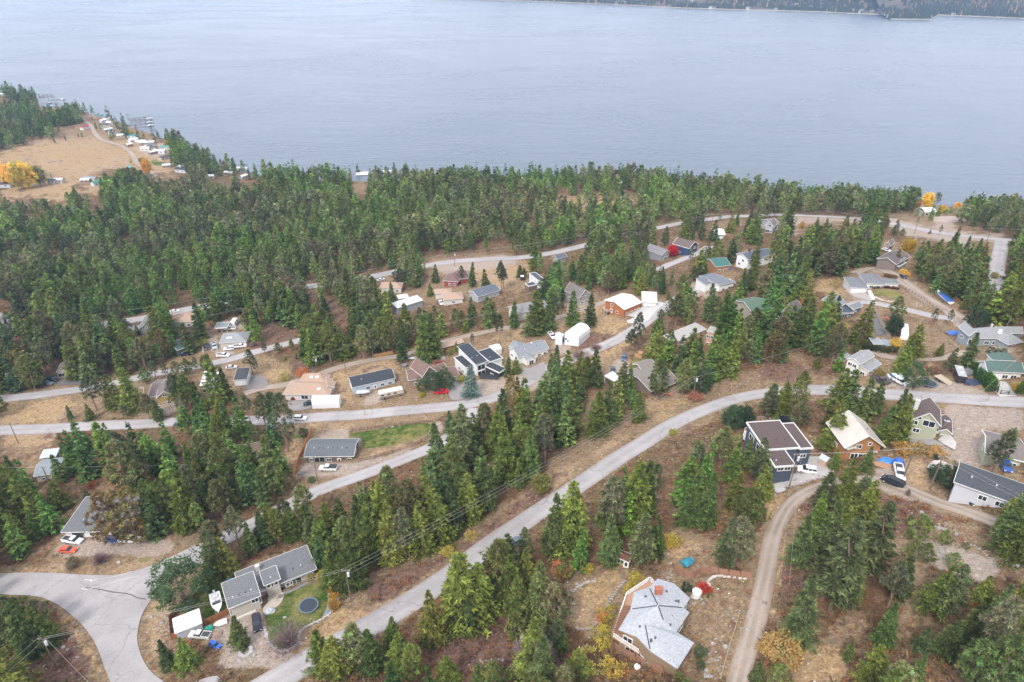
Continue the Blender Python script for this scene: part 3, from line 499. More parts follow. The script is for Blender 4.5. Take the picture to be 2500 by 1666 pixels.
drape('driveway', 'M4', [(940,260),(975,250),(1020,340),(985,345)], M('concrete', (.6, .58, .56)), .19, False)
drape('patio', 'B2', [(1210,735),(1360,690),(1372,760),(1330,830),(1250,890),(1160,940),(1140,880),(1190,810)], M('concrete', (.46, .4, .33)), .13, True)
drape('patio', 'B6', [(740,690),(800,735),(905,790),(920,720),(860,640),(800,640)], M('concrete', (.5, .48, .45)), .3, False)
drape('patio', 'B6', [(430,620),(640,660),(800,730),(700,740),(430,690)], M('concrete', (.3, .29, .29)), .12, True)
# road paint by the surveyor: white marks at the junction
PNT = mat('road_paint', (.52, .50, .48), .8, .25, 1.5)
for pts, w in (([(975,393),(1110,402)], .3), ([(1035,392),(1075,440)], .35), ([(940,495),(1030,515)], .3), ([(965,560),(985,520),(1100,480),(1350,410),(1600,350)], .2), ([(1100,388),(1350,355),(1520,300)], .12)):
    o = road('road_marking', 'B8', pts, w, PNT, .2); o.name = 'road_marking'
o = road('road_crack', 'B8', [(985,482),(1150,508),(1300,540),(1480,560),(1600,606),(1720,618)], .28, M('concrete', (.1, .1, .1)), .19)
# ---------------------------------------------------------------- far shore
def far_shore():
    pts = [(1000,-6),(1180,1),(1330,5),(1500,12),(1650,20),(1800,25),(1900,27),(2000,30),(2080,34),(2160,37),(2175,48),(2270,49),(2290,38),(2400,42),(2520,47),(2800,55),(3300,70)]
    S = [zplane(u, v, 0) for u, v in pts]; n = 260; t = np.linspace(0, len(S) - 1, n); sx = np.interp(t, range(len(S)), [s[0] for s in S]); sy = np.interp(t, range(len(S)), [s[1] for s in S])
    dist = [-30, 0, 10, 40, 80, 140, 220, 320, 450, 620, 850, 1200, 1700]; hh = [-3, 0, 2.5, 6, 10, 16, 26, 40, 54, 72, 88, 100, 104]
    Vv = []; rg = np.random.default_rng(3)
    for i in range(n):
        for d, h in zip(dist, hh):
            dx, dy = sx[i] * .35 / 3500 + .1, 1; x = sx[i] + d * .25; y = sy[i] + d
            Vv.append((x, y, h * (1 + .3 * math.sin(x * .004 + d * .003) + .18 * math.sin(x * .013 + 2)) if h > 0 else h))
    k = len(dist); F_ = [(i * k + j, i * k + j + 1, (i + 1) * k + j + 1, (i + 1) * k + j) for i in range(n - 1) for j in range(k - 1)]
    m = mat('far_hillside', (.085, .068, .05), .95, .45, .012, detail=8)
    tag(link('far_hillside', fast_mesh('far_hillside', Vv, F_, m, smooth_=True)), kind='structure')
    # narrow beach
    Bv = []
    for i in range(n):
        for d, z in ((-6, .3), (9, 2.6)): Bv.append((sx[i] + d * .25, sy[i] + d, z))
    F_ = [(i * 2, i * 2 + 1, i * 2 + 3, i * 2 + 2) for i in range(n - 1)]
    tag(link('far_beach', fast_mesh('far_beach', Bv, F_, mat('beach', (.34, .29, .23), .9, .3, .03))), kind='structure')
    return sx, sy, dist, hh, Vv, k
FS = far_shore()
# ================================================================ houses
FOOT = []      # (cx, cy, radius) and boxes for keeping trees out
HPX = []       # landmark list: (short name, u, v)
def rot2(v, a): return Vector((v[0] * math.cos(a) - v[1] * math.sin(a), v[0] * math.sin(a) + v[1] * math.cos(a)))
def frame_of(key, A, B, side, P, eh, z0=None):
    """roof-eave corners in the picture -> centre, axis angle, length, width, floor level"""
    zf = H(*hit(key, *[(A[i] + B[i]) / 2 for i in (0, 1)], dh=eh)[:2]) if z0 is None else z0
    for _ in range(4):
        z = zf + eh; a = Vector(zplane(*nat(key, *A), z)); b = Vector(zplane(*nat(key, *B), z)); p = Vector(zplane(*nat(key, *P), z))
        ux = (b - a).normalized(); uy = Vector((-ux.y, ux.x)); W = (p - a).dot(uy); Ln = (b - a).length
        c = a + ux * Ln / 2 + uy * W / 2
        if z0 is None: zf = H(c.x, c.y)
        else: break
    if W < 0: W = -W
    return c, math.atan2(ux.y, ux.x), Ln, W, zf
TRIM = lambda c=(.75, .75, .73): M('plain', c)
def window_unit(par, Mx, w, h, frame, kind='w'):
    """Mx: matrix with x along wall, y outward (negative = outward), z up, origin at opening centre"""
    if kind in ('g', 'G'):
        d = MB().box((0, -.06, 0), (w, .12, h), Mx); 
        for i in range(1, 4): d.box((0, -.135, -h / 2 + h * i / 4), (w * .96, .03, .05), Mx)
        o = d.build('garage_door', M('plain', frame if kind == 'g' else (.78, .77, .75)), par); return o
    if kind == 'd':
        o = MB().box((0, -.05, 0), (w + .25, .1, h + .12), Mx).build('door', M('plain', frame), par)
        MB().box((0, -.12, h * .12), (w * .6, .04, h * .5), Mx).build('pane', M('glass'), o); return o
    f = MB(); t = .13
    f.box((0, -.05, h / 2), (w + 2 * t, .12, t), Mx).box((0, -.05, -h / 2), (w + 2 * t, .12, t), Mx).box((-w / 2 - t / 2, -.05, 0), (t, .118, h - t), Mx).box((w / 2 + t / 2, -.05, 0), (t, .118, h - t), Mx)
    n = 2 if w > 1.1 else 1
    if n == 2: f.box((0, -.05, 0), (.09, .1, h - t), Mx)
    o = f.build('window', M('plain', frame), par)
    MB().box((0, -.02, 0), (w, .05, h), Mx).build('pane', M('glass'), o); return o
WSZ = {'w': (1.4, 1.2), 'W': (2.6, 1.7), 's': (.8, .8), 'd': (1, 2.1), 'g': (2.8, 2.2), 'G': (4.8, 2.2), 'B': (3.4, 2.3), 'D': (1.9, 2.1)}
def house(name, cat, label, short, key, blocks, roofm, wall, trim=(.75, .75, .73), winf=(.78, .78, .76), extra=None, eh0=None):
    b0 = blocks[0]; c0, a0, L0, W0, zf = frame_of(key, b0['A'], b0['B'], None, b0['P'], b0['eh'])
    root = empty(name, (c0.x, c0.y, zf), a0, label, cat); T = Matrix.Translation((c0.x, c0.y, zf)) @ Matrix.Rotation(a0, 4, 'Z'); Ti = T.inverted()
    info = []
    if short: 
        u, v = proj(c0.x, c0.y, zf); HPX.append((short, u, v, c0.x, c0.y))
    for bi, b in enumerate(blocks):
        eh = b['eh']; c, a, Ln, Wd, _ = frame_of(key, b['A'], b['B'], None, b['P'], eh, zf if bi else None)
        if bi and 'snap' not in b: # snap small angle differences to the main block
            da = (a - a0 + math.pi / 4) % (math.pi / 2) - math.pi / 4
            if abs(da) < R(14): a -= da
        Ln = max(Ln, 2.0); Wd = max(min(Wd, b.get('maxw', 30)), 2.0)
        Tb = Ti @ Matrix.Translation((c.x, c.y, zf)) @ Matrix.Rotation(a, 4, 'Z')
        FOOT.append((c.x, c.y, a, Ln / 2 + 1.2, Wd / 2 + 1.2))
        ov = b.get('ov', .45); t = b.get('t', 'g'); rise = b.get('rise', 1.6); l, w = Ln / 2, Wd / 2; li, wi = l - ov, w - ov
        tr = lambda pts: [Tb @ Vector(p) for p in pts]
        th = .22; zf0 = -2.5; e = .012 * bi
        wm = MB(); rm = MB(); tm = MB(); zi = eh - .02
        rmat = M(*b.get('roof', roofm)); wmat = M('siding', b.get('wall', wall))
        if t in ('g', 'G', 'shed', 'shedr', 'flat', 'gambrel'):
            if t == 'g': prof = [(-w, 0), (0, rise), (w, 0)]; ax = 'x'
            elif t == 'G': prof = [(-l, 0), (0, rise), (l, 0)]; ax = 'y'
            elif t == 'shed': prof = [(-w, 0), (w, rise)]; ax = 'x'
            elif t == 'shedr': prof = [(-l, 0), (l, rise)]; ax = 'y'
            elif t == 'gambrel': prof = [(-w, -1.0), (-w * .93, .7), (-w * .5, rise * .85), (0, rise), (w * .5, rise * .85), (w * .93, .7), (w, -1.0)]; ax = 'x'
            else: prof = [(-w, 0), (w, 0.05)]; ax = 'x'
            ext = l if ax == 'x' else w; exi = li if ax == 'x' else wi
            P3 = (lambda s, p, z: (s, p, eh + z)) if ax == 'x' else (lambda s, p, z: (p, s, eh + z))
            r0 = [P3(-ext, p, z + th) for p, z in prof] + [P3(-ext, p, z) for p, z in reversed(prof)]
            r1 = [P3(ext, p, z + th) for p, z in prof] + [P3(ext, p, z) for p, z in reversed(prof)]
            rm.loft([tr(r0), tr(r1)])
            # walls follow the roof underside
            hw = wi if ax == 'x' else li
            def zr(p):
                xs = [q[0] for q in prof]; zs = [q[1] for q in prof]; return float(np.interp(p, xs, zs)) - .03
            pw = [(-hw, zr(-hw))] + [(p, z - .03) for p, z in prof if abs(p) < hw] + [(hw, zr(hw))]
            w0 = [P3(-exi, p, z) for p, z in pw] + [P3(-exi, hw, zf0 - eh), P3(-exi, -hw, zf0 - eh)]
            w1 = [P3(exi, p, z) for p, z in pw] + [P3(exi, hw, zf0 - eh), P3(exi, -hw, zf0 - eh)]
            wm.loft([tr(w0), tr(w1)])
            if t != 'gambrel':
                for s in (-1, 1):   # rake boards
                    for (p, z), (q, z2) in zip(prof[:-1], prof[1:]): tm.beam(*tr([P3(s * (ext + .03), p, z + th * .55), P3(s * (ext + .03), q, z2 + th * .55)]), w=.1, h=.26)
                for p, z in (prof[0], prof[-1]):
                    q = p + (.045 if p > 0 else -.045); tm.beam(*tr([P3(-ext, q, z + th * .5), P3(ext, q, z + th * .5)]), w=.12, h=.2)
                if t == 'flat':
                    for s in (-1, 1): tm.beam(*tr([(-l, s * (w - .1), eh + th + .12), (l, s * (w - .1), eh + th + .12)]), w=.2, h=.3).beam(*tr([(s * (l - .1), -w + .2, eh + th + .12), (s * (l - .1), w - .2, eh + th + .12)]), w=.2, h=.296)
        elif t == 'hip':
            k = min(w, l) * .97
            if l >= w: rd = [(-l + k, 0, eh + rise + th), (l - k, 0, eh + rise + th)]
            else: rd = [(0, -w + k, eh + rise + th), (0, w - k, eh + rise + th)]
            C4 = [(-l, -w), (l, -w), (l, w), (-l, w)]; lo = tr([(x, y, eh) for x, y in C4]); hi = tr([(x, y, eh + th) for x, y in C4]); r2 = tr(rd)
            i = len(rm.v); rm.v += [tuple(p) for p in lo + hi + r2]
            fs = [(3, 2, 1, 0), (0, 1, 5, 4), (1, 2, 6, 5), (2, 3, 7, 6), (3, 0, 4, 7)]
            fs += [(4, 5, 9, 8), (5, 6, 9), (6, 7, 8, 9), (7, 4, 8)] if l >= w else [(4, 5, 8), (5, 6, 9, 8), (6, 7, 9), (7, 4, 8, 9)]
            rm.f += [tuple(i + q for q in f) for f in fs]
            wm.mesh8(tr([(-li, -wi, zf0), (li, -wi, zf0), (li, wi, zf0), (-li, wi, zf0), (-li, -wi, zi), (li, -wi, zi), (li, wi, zi), (-li, wi, zi)]))
            for k_ in range(4): tm.beam(lo[k_] + Vector((0, 0, .1)), lo[(k_ + 1) % 4] + Vector((0, 0, .1)), w=.14, h=.2)
        if not b.get('open'): wo_ = wm.build('wall', wmat, root)
        else:
            pm = MB()
            for sx_ in (-1, 0, 1):
                for sy_ in (-1, 1): pm.beam(*tr([(sx_ * (li - .1), sy_ * (wi - .1), zf0), (sx_ * (li - .1), sy_ * (wi - .1), eh)]), w=.2, h=.2)
            pm.build('post', wmat, root)
        ro = rm.build('roof', rmat, root)
        if tm.v: tm.build('fascia', M('plain', b.get('trim', trim)), ro)
        # windows on chosen sides
        if not b.get('open'):
            sides = b.get('w', {'n': '.2w .55w .82w', 'l': '.5w', 'r': '.5w'})
            for sd, spec in sides.items():
                for it in spec.split():
                    kd = it[-1]; it = it[:-1]
                    u = float(it.split('@')[0]); zc_ = it.split('@')[1] if '@' in it else None
                    ww, hh = WSZ[kd]; span = 2 * (li if sd in 'nf' else wi)
                    z = (float(zc_) if zc_ else (hh / 2 + .05 if kd in 'dgG' else 1.55)); ww = min(ww, span * .8)
                    off = (u - .5) * span
                    if sd == 'n': Mx = Tb @ Matrix.Translation((off, -wi - .01 - e, z))
                    elif sd == 'f': Mx = Tb @ Matrix.Translation((-off, wi + .01 + e, z)) @ Matrix.Rotation(math.pi, 4, 'Z')
                    elif sd == 'l': Mx = Tb @ Matrix.Translation((-li - .01 - e, -off, z)) @ Matrix.Rotation(-math.pi / 2, 4, 'Z')
                    else: Mx = Tb @ Matrix.Translation((li + .01 + e, off, z)) @ Matrix.Rotation(math.pi / 2, 4, 'Z')
                    window_unit(root, Mx, ww, hh, b.get('gd', (.7, .7, .68)) if kd in 'g' else winf, kd)
        nv = b.get('vents', 0)
        for k in range(nv):
            px = (k + .5) / nv * 1.5 * l - .75 * l; py = -w * .35 if t != 'G' else -w * .2
            zz = eh + th + (rise * (1 - abs(py) / w) if t == 'g' else rise * .3 if t in ('hip', 'shed') else rise * (1 - abs(px) / l) if t == 'G' else 0)
            MB().tube(Tb @ Vector((px, py, zz - .2)), Tb @ Vector((px, py, zz + .35)), .14, .14, 8).build('vent', M('plain', (.08, .08, .08) if k % 3 else (.6, .6, .6)), ro)
        if 'chim' in b:
            x, y, s, hgt_, cc = b['chim']; MB().box((x * l, y * w, eh + hgt_ / 2), (s, s * .8, hgt_ + .1), Tb).box((x * l, y * w, eh + hgt_ + .16), (s + .16, s * .8 + .16, .14), Tb).build('chimney', M('stone', cc), root)
        if 'sky' in b:
            for (x, y) in b['sky']:
                zz = eh + th + rise * (1 - abs(y)); sl = math.atan2(rise, w) * (-1 if y > 0 else 1)
                Mx = Tb @ Matrix.Translation((x * l, y * w, zz + .05)) @ Matrix.Rotation(sl, 4, 'X'); MB().box((0, 0, 0), (1.3, 1.0, .16), Mx).build('skylight', M('plain', (.5, .55, .6)), ro)
        info.append((Tb, l, w, eh))
    if extra: extra(root, info, zf)
    return root, info, T
GS = ('shingle', (.20, .205, .215)); GB = ('shingle', (.165, .185, .20)); TAN = ('shingle', (.52, .365, .27)); BRN = ('shingle', (.17, .125, .115)); LG = ('shingle', (.38, .39, .405))
NAV = ('shingle', (.055, .065, .08)); WHT = (.72, .72, .71); BEI = (.48, .44, .38)
def B(A, B_, P, eh=3, t='g', rise=1.6, **k): return dict(A=A, B=B_, P=P, eh=eh, t=t, rise=rise, **k)
HOUSES = [
('house','house','low white house with wide grey shingle roof above the parked white and blue vehicles','wide grey-roofed house at lower left','B1',[B((700,1418),(1480,1400),(915,1020),3,'shed',.35,ov=.7,w={'n':'.18g .42w .62D .8w'},gd=(.05,.06,.08),vents=4)],GS,WHT),
('house','house','pale house with bluish shingle roof at the left edge below the curved gravel drive','bluish-roofed house at left edge','B1',[B((385,775),(670,738),(295,610),3,'g',1.3,w={'n':'.3s .8w'},vents=2),B((455,565),(640,545),(490,480),2.6,'shed',.4,roof=('metalroof',(.45,.48,.52)))],('shingle',(.33,.38,.40)),BEI),
('house','house','long grey shingle-roofed house with raised front wing beside the trampoline lawn','house with the trampoline lawn','B2',[B((905,770),(1758,425),(1632,172),3.2,'shed',.45,ov=.6,w={'n':'.45B .62w .72W .93w'},vents=7,chim=(-.42,.55,.9,1.9,(.6,.58,.55))),
   B((735,885),(1112,740),(675,620),6.2,'shed',.9,ov=.5,w={'n':'.85@5.2w .4@1.2G','l':'.5w'},gd=(.35,.35,.36),vents=4),B((765,950),(1128,812),(750,885),3.4,'shed',.7,ov=.3,w={'n':'.75g'},gd=(.3,.31,.33)),
   B((1150,620),(1342,545),(1108,480),5.4,'shed',.7,ov=.4,w={'n':'.3@4.6w .65@4.6w'},vents=1)],GS,BEI),
('house','house','brown single-storey house with grey-blue roof and deck beside the railed green paddock','brown house beside the green paddock','B3',[B((480,830),(1055,825),(1092,622),3.1,'g',1.5,ov=.5,w={'n':'.12w .28B .48w .7d .92w','r':'.5w'},vents=8)],GB,(.13,.105,.085)),
('house','house','sprawling house with tan shingle hip roofs behind the long white shelter','tan hip-roofed house by the white shelter','M2',[B((185,1190),(600,1200),(625,1075),3,'hip',2.2,ov=.6,w={'n':'.45W .62w .85w'},sky=[(.5,-.5)],vents=3),B((335,1100),(590,1080),(420,1015),3.4,'hip',2.6,ov=.5,w={},sky=[(-.1,-.4),(.3,-.4)]),B((540,1150),(650,1130),(600,1060),3,'G',1.4,w={'n':'.5W'})],TAN,(.55,.53,.5)),
('house','house','long pale blue house with dark charcoal roof behind the covered boat and motorhome','pale blue house with charcoal roof','M2',[B((808,1132),(1196,1046),(1160,955),3.2,'g',1.7,ov=.3,w={'n':'.35w .52d .7w .88w','l':'.5w'},vents=3)],NAV,(.42,.48,.56)),
('house','house','brown A-frame style house with reddish brown roofs behind the dark round trees','brown peaked house above the red pickup','M2',[B((1440,1035),(1565,985),(1380,930),5.2,'G',3.4,ov=.5,w={'n':'.3w .7w','l':'.4w'}),B((1310,1068),(1428,1052),(1300,975),3.6,'g',1.6,w={'n':'.6w'}),B((1530,990),(1655,960),(1620,915),4,'g',1.4,w={}),B((1650,1052),(1775,1022),(1735,935),3,'g',1.5,w={'n':'.5G'})],BRN[0:1]+((.24,.15,.125),),(.27,.20,.155)),
('house','house','modern white and black house with three stepped flat black roofs','modern black-roofed house','M2',[B((1918,927),(2022,893),(1795,770),6.2,'shed',1.3,ov=.4,w={'n':'.5@1.4B .5@4.2B','l':'.5w'},vents=5),B((1825,962),(1915,935),(1745,855),4.3,'flat',0,ov=.3,w={'n':'.5W','l':'.4w .7w'}),B((2040,905),(2160,868),(1952,802),4.2,'flat',0,ov=.3,w={'n':'.3W'},vents=2),B((2128,1002),(2195,962),(2048,905),3.8,'flat',0,ov=.2,w={'l':'.5w'},wall=(.03,.035,.045))],('shingle',(.05,.06,.075)),WHT),
('house','house','white bungalow with grey shingle roof and covered porch beside the white arched workshop','white bungalow beside the arched workshop','M3',[B((92,862),(372,782),(335,690),3.2,'g',2,ov=.4,w={'n':'.45W .7w .9w','l':'.3w'},vents=2,chim=(.2,.1,.5,2.4,(.7,.7,.7))),B((180,890),(260,860),(150,800),2.9,'G',1,ov=.2,w={'n':'.5D'}),B((5,760),(110,780),(0,700),3.4,'hip',1.5,w={'l':'.5w'})],('shingle',(.30,.32,.34)),WHT),
('house','house','orange wood-clad house with stepped white metal roof and two-door garage','orange house with white roof','M3',[B((1045,432),(1205,365),(880,340),4.6,'g',1.5,ov=.5,w={'n':'.2w .45w .7w .9d','l':'.35@4.0w .35d .65w'}),B((1203,362),(1340,370),(1195,285),3.4,'shed',1.1,ov=.4,wall=WHT,w={'n':'.28g .72g'},gd=(.7,.7,.7))],('metalroof',(.66,.65,.62)),(.38,.135,.045)),
('house','house','steep-roofed grey cottage with white-trimmed gable window on the gravel lot','steep grey cottage','M3',[B((640,328),(745,292),(512,255),4.6,'G',3.4,ov=.6,w={'n':'.3@5.3w .7@5.3w .3w .7w','l':'.3w .7w'}),B((700,300),(748,288),(650,230),4.4,'shedr',-.8,w={})],('shingle',(.23,.20,.19)),(.30,.29,.28)),
('house','house','pink stucco house with pale flat roof and taller tower block','pink house','M3',[B((1490,728),(1782,607),(1640,575),3.6,'shed',.5,ov=.2,w={'n':'.3w'}),B((1785,625),(1850,640),(1722,545),7,'shed',-.6,ov=.15,w={'n':'.3@5w .7@5w .5@1.3D','l':'.5@5w'},snap=0)],('shingle',(.52,.5,.47)),(.50,.29,.24)),
('house','house','low wide house with weathered grey-brown gable roof beside the wooden fence','weathered grey-brown roofed house','M3',[B((1283,1168),(1545,1075),(1098,975),3,'g',1.7,ov=.9,w={'n':'.3W .7w'},vents=4),B((1180,975),(1335,950),(1265,885),3.2,'g',1.3,ov=.5,w={'l':'.5w'})],('shingle',(.30,.265,.235)),(.2,.15,.12)),
('house','house','white house with large grey metal roof sloping to the left and orange porch posts','white house with grey metal roof','M3',[B((1900,212),(2040,182),(1800,88),4.2,'shed',-1.4,ov=.4,w={'n':'.3w .8W'}),B((1768,210),(1850,195),(1725,150),3.2,'shed',.5,ov=.2,w={'l':'.5g','n':'.5g'}),B((1945,212),(2045,190),(1930,170),3.4,'flat',0,wall=(.5,.25,.1),open=1)],('metalroof',(.22,.24,.28)),WHT),
('house','house','white two-storey house with slate blue metal roof half hidden by a tall fir','white house with slate blue roof','R4',[B((88,792),(308,746),(212,697),5.6,'g',1.6,ov=.5,w={'n':'.2@4w .7@4w .9@4w .3w','l':'.3w .6@4w'},chim=(-.3,.4,.7,2.6,(.05,.05,.05)))],('metalroof',(.13,.155,.19)),WHT),
('house','house','green metal-roofed house showing between the firs','green-roofed house among the firs','M3',[B((2200,472),(2380,440),(2110,335),5,'g',2.4,ov=.5,w={'n':'.5w'})],('metalroof',(.13,.22,.15)),(.4,.35,.28)),
('house','house','small log house with teal metal roof below the white house','teal-roofed log house','R3',[B((2010,930),(2150,912),(2080,840),4,'g',1.8,ov=.4,w={'n':'.3w .7w'})],('metalroof',(.07,.22,.19)),(.35,.18,.09)),
('house','house','dark navy house with white trim and brown roof left of the gravel turn','navy house with white trim','R3',[B((1775,765),(1858,722),(1708,680),5.2,'G',2.6,ov=.5,w={'n':'.3@4w .7@4w .5d','l':'.4w'},trim=(.8,.8,.8)),B((1800,775),(1855,750),(1785,745),2.6,'G',.9,w={'n':'.5D'})],('shingle',(.17,.13,.12)),(.03,.055,.12)),
('house','house','grey house with pale gabled roofs beside the orange autumn tree','grey gabled house by the orange tree','R3',[B((1530,825),(1608,795),(1438,750),4.2,'G',2.4,ov=.4,w={'n':'.5@4.6w .5W'}),B((1470,800),(1540,780),(1445,745),3.4,'g',1.2,w={})],('shingle',(.27,.26,.27)),(.25,.27,.29)),
('house','house','white metal-roofed building partly hidden behind dark firs below the upper road','white-roofed building below the upper road','R3',[B((2010,640),(2100,640),(2080,585),3.4,'g',1.3,w={'n':'.5g'})],('metalroof',(.75,.75,.75)),(.5,.5,.5)),
('house','house','white-framed chalet with steep grey roof by the upper road','white-framed chalet by the upper road','R4',[B((228,512),(300,525),(215,470),4.5,'G',3,ov=.6,w={'n':'.5@5w .3W .75w'},trim=(.8,.8,.8)),B((290,510),(360,500),(350,440),3.4,'g',1.8,w={'n':'.5w'})],('shingle',(.26,.23,.22)),(.42,.44,.46)),
('house','house','brown house with broad dark brown roof and white dormer windows','broad brown-roofed house','R4',[B((1305,830),(1420,765),(1292,702),4.6,'g',2,ov=.5,w={'n':'.35@4.9w .6@4.9w .4W .7d'}),B((1330,850),(1385,815),(1320,800),3,'flat',0,w={'n':'.5W'})],('shingle',(.17,.14,.135)),(.2,.16,.14)),
('house','house','small brown cabin with gabled roof beside the white car at the road end','small brown cabin','R4',[B((1205,668),(1255,680),(1200,628),3,'G',2,ov=.5,w={'n':'.5@3.6s .5D'}),],('shingle',(.24,.2,.18)),(.2,.11,.07)),
('house','house','long white house with grey hip roof and double garage above the oval lawn','long white house above the oval lawn','M4',[B((800,232),(958,240),(765,138),3,'hip',1.6,ov=.4,w={'n':'.5G'}),B((945,198),(1118,202),(935,108),3,'hip',1.5,ov=.4,w={'n':'.3w .7w'}),B((1110,200),(1245,195),(1200,150),3,'hip',1.2,ov=.4,w={'n':'.3w .7w'})],('shingle',(.22,.235,.25)),WHT),
('house','house','blue-grey house with steep grey gable and covered porch beside the dark asphalt drive','blue-grey gabled house','M4',[B((640,440),(830,438),(630,335),4.2,'G',3,ov=.6,w={'n':'.2w .35@4.6w .65W'}),B((715,460),(815,465),(712,425),3,'shed',.6,w={},wall=(.3,.32,.34),open=1),B((800,440),(905,400),(895,350),3.4,'g',1.4,w={'n':'.5w'})],('shingle',(.26,.29,.32)),(.11,.14,.19)),
('house','house','white two-storey house with pale grey roof and sloping lower wing','white two-storey house with pale roof','M4',[B((878,925),(1010,850),(755,875),5.4,'g',1.3,ov=.3,w={'n':'.4@4.2w','l':'.3@4.2w .65@4.2w .5w'},vents=1),B((962,990),(1068,915),(880,945),3,'shed',.9,ov=.2,w={'n':'.3W .6W','l':'.5w'})],LG,(.60,.58,.54)),
('house','house','light grey rambling house with pale hip roofs and open garage beside the black suv','rambling pale-roofed house at right','M4',[B((1955,690),(2215,692),(2140,605),3.2,'hip',2.4,ov=.4,w={'n':'.3w .6w .85W'},sky=[(.5,-.5),(.6,-.3)],chim=(.2,.3,.5,3,(.6,.6,.6))),B((1850,668),(1945,672),(1850,590),3.6,'G',2,ov=.4,w={'n':'.5W','l':'.4w'}),B((2120,650),(2340,640),(2320,600),3.2,'g',1.8,w={}),B((2212,748),(2353,722),(2190,645),3.2,'hip',2,ov=.4,w={'n':'.5D'},gd=(.05,.05,.05))],LG,(.25,.30,.35)),
('house','house','white house with long green shingle roofs behind the clipped cedar hedge','green-roofed white house','M4',[B((2022,988),(2360,1003),(1948,898),3.1,'g',1.9,ov=.5,w={'n':'.18G .55w .8w','l':'.5w'},gd=(.75,.75,.74)),B((2062,880),(2280,895),(2100,832),4.4,'hip',1.6,ov=.4,w={})],('shingle',(.12,.19,.17)),WHT),
('house','house','sage green two-storey house with steep brown roof and white chimney beside the main road','sage green house','B6',[B((495,492),(772,560),(512,345),5.6,'G',3.0,ov=.5,w={'n':'.2@6.4s .62@5.4W .05@4.8w .22@2.6w','r':'.3w .7w'},chim=(-.85,.1,1.0,3.4,(.55,.56,.5))),B((757,607),(890,637),(775,472),3.0,'G',1.1,ov=.4,w={'n':'.5w'},sky=[(.1,.2)]),B((655,600),(750,615),(660,570),3.0,'G',.9,ov=.2,w={'n':'.4D'})],BRN,(.36,.37,.27),),
('garage','garage','sage green garage with speckled brown roof behind the lone pine on gravel','sage garage on the gravel lot','B6',[B((1192,805),(1570,900),(1158,592),3,'g',1.5,ov=.4,w={'n':'.8@1.3w','l':'.5w'},trim=(.8,.8,.75))],('shingle',(.25,.215,.20)),(.36,.37,.27)),
('house','house','long low white house with dark slate roof beside the black station wagon','long slate-roofed white house','B6',[B((893,1092),(1760,1403),(905,885),3,'g',1.3,ov=.4,w={'n':'.35w .55w'},vents=8)],('shingle',(.085,.095,.11)),(.50,.51,.54)),
('house','house','modern house with flat purplish brown roofs edged in white and dark blue lower walls','modern house with purplish flat roofs','B5',[B((620,862),(864,845),(498,645),6.4,'flat',0,ov=.5,w={'n':'.3@5.6w .7@5.6w','l':'.5@4.8W'},vents=3,wall=(.06,.075,.11)),B((507,668),(912,640),(335,345),6.7,'flat',0,ov=.4,wall=(.07,.085,.12),w={'n':'.82@1.4D','l':'.3@4.6W .7@4.6W'},vents=3),B((912,655),(1068,640),(742,358),6.2,'flat',0,ov=.3,wall=(.06,.075,.11),w={'n':'.4@4w','r':'.5w'})],('shingle',(.135,.095,.09)),(.5,.5,.5)),
('house','house','log house with steep cream metal roof and round gable window','log house with cream roof','B5',[B((1425,642),(1892,632),(1200,345),4.4,'G',3.8,ov=.8,w={'n':'.66@5.2s .35@4.4w .85@2w .3@1.2D .55@1.2W','l':'.5w'},vents=2),B((1450,650),(1640,590),(1440,600),4.2,'shed',.3,w={'n':'.5w'},wall=(.4,.2,.09),open=1)],('metalroof',(.501,.45,.40)),(.38,.18,.07)),
('house','house','grey house with long gable roof mostly behind the firs above the upper left street','grey gabled house at upper left street','M1',[B((1245,752),(1385,737),(1258,650),4,'G',2.3,ov=.4,w={'n':'.5@4.6s .5@1.4w'}),B((1130,760),(1240,750),(1120,730),3,'g',1,w={})],('shingle',(.23,.24,.26)),(.25,.28,.27)),
('house','house','house with tan hip roof right of the grey gabled one on the upper left street','tan hip-roofed house on the upper left street','M1',[B((1560,690),(1745,688),(1700,600),3.2,'hip',2.2,ov=.4,w={'n':'.3w .7w'})],TAN,(.6,.58,.54)),
('house','house','beige house with light grey hip roof and three skylights behind the parked white pickups','beige house with grey hip roof','M1',[B((1965,880),(2215,862),(2200,775),3.2,'hip',2.3,ov=.4,w={'n':'.55w .75W .92w'},sky=[(-.4,-.5),(-.2,-.5)])],('shingle',(.36,.37,.38)),(.5,.45,.4)),
('carport','carport','grey metal open carport above the beige house with skylights',None,'M1',[B((1925,748),(2040,742),(1900,700),2.8,'flat',0,open=1)],('metalroof',(.33,.37,.38)),(.5,.5,.5)),
('house','house','beige cottage with brown gable roof beside the two dark cars','beige cottage by the two dark cars','M1',[B((505,1140),(620,1125),(500,1068),3.2,'G',1.6,ov=.3,w={'n':'.3W','l':'.5w'}),B((600,1120),(700,1115),(610,1075),4,'g',.9,w={'n':'.5s'}),],('shingle',(.2,.165,.15)),(.5,.46,.4)),
('house','house','olive and white gabled house with brown roof among the pines','olive gabled house','M1',[B((1330,1362),(1570,1345),(1545,1200),3.2,'g',2.2,ov=.4,w={'n':'.8w'}),B((1402,1372),(1560,1345),(1380,1270),4.4,'G',2.4,ov=.4,w={'n':'.5@5w .3@1.5s .65@1.5w'},wall=(.33,.25,.10),snap=0),],('shingle',(.24,.195,.18)),(.4,.34,.22)),
('house','house','white house with white metal roof behind the tall dark fir','white metal-roofed house behind tall fir','M1',[B((1792,1262),(1930,1250),(1788,1152),4,'shed',.8,ov=.2,w={'n':'.3W .7w'})],('metalroof',(.66,.68,.70)),(.42,.46,.5)),
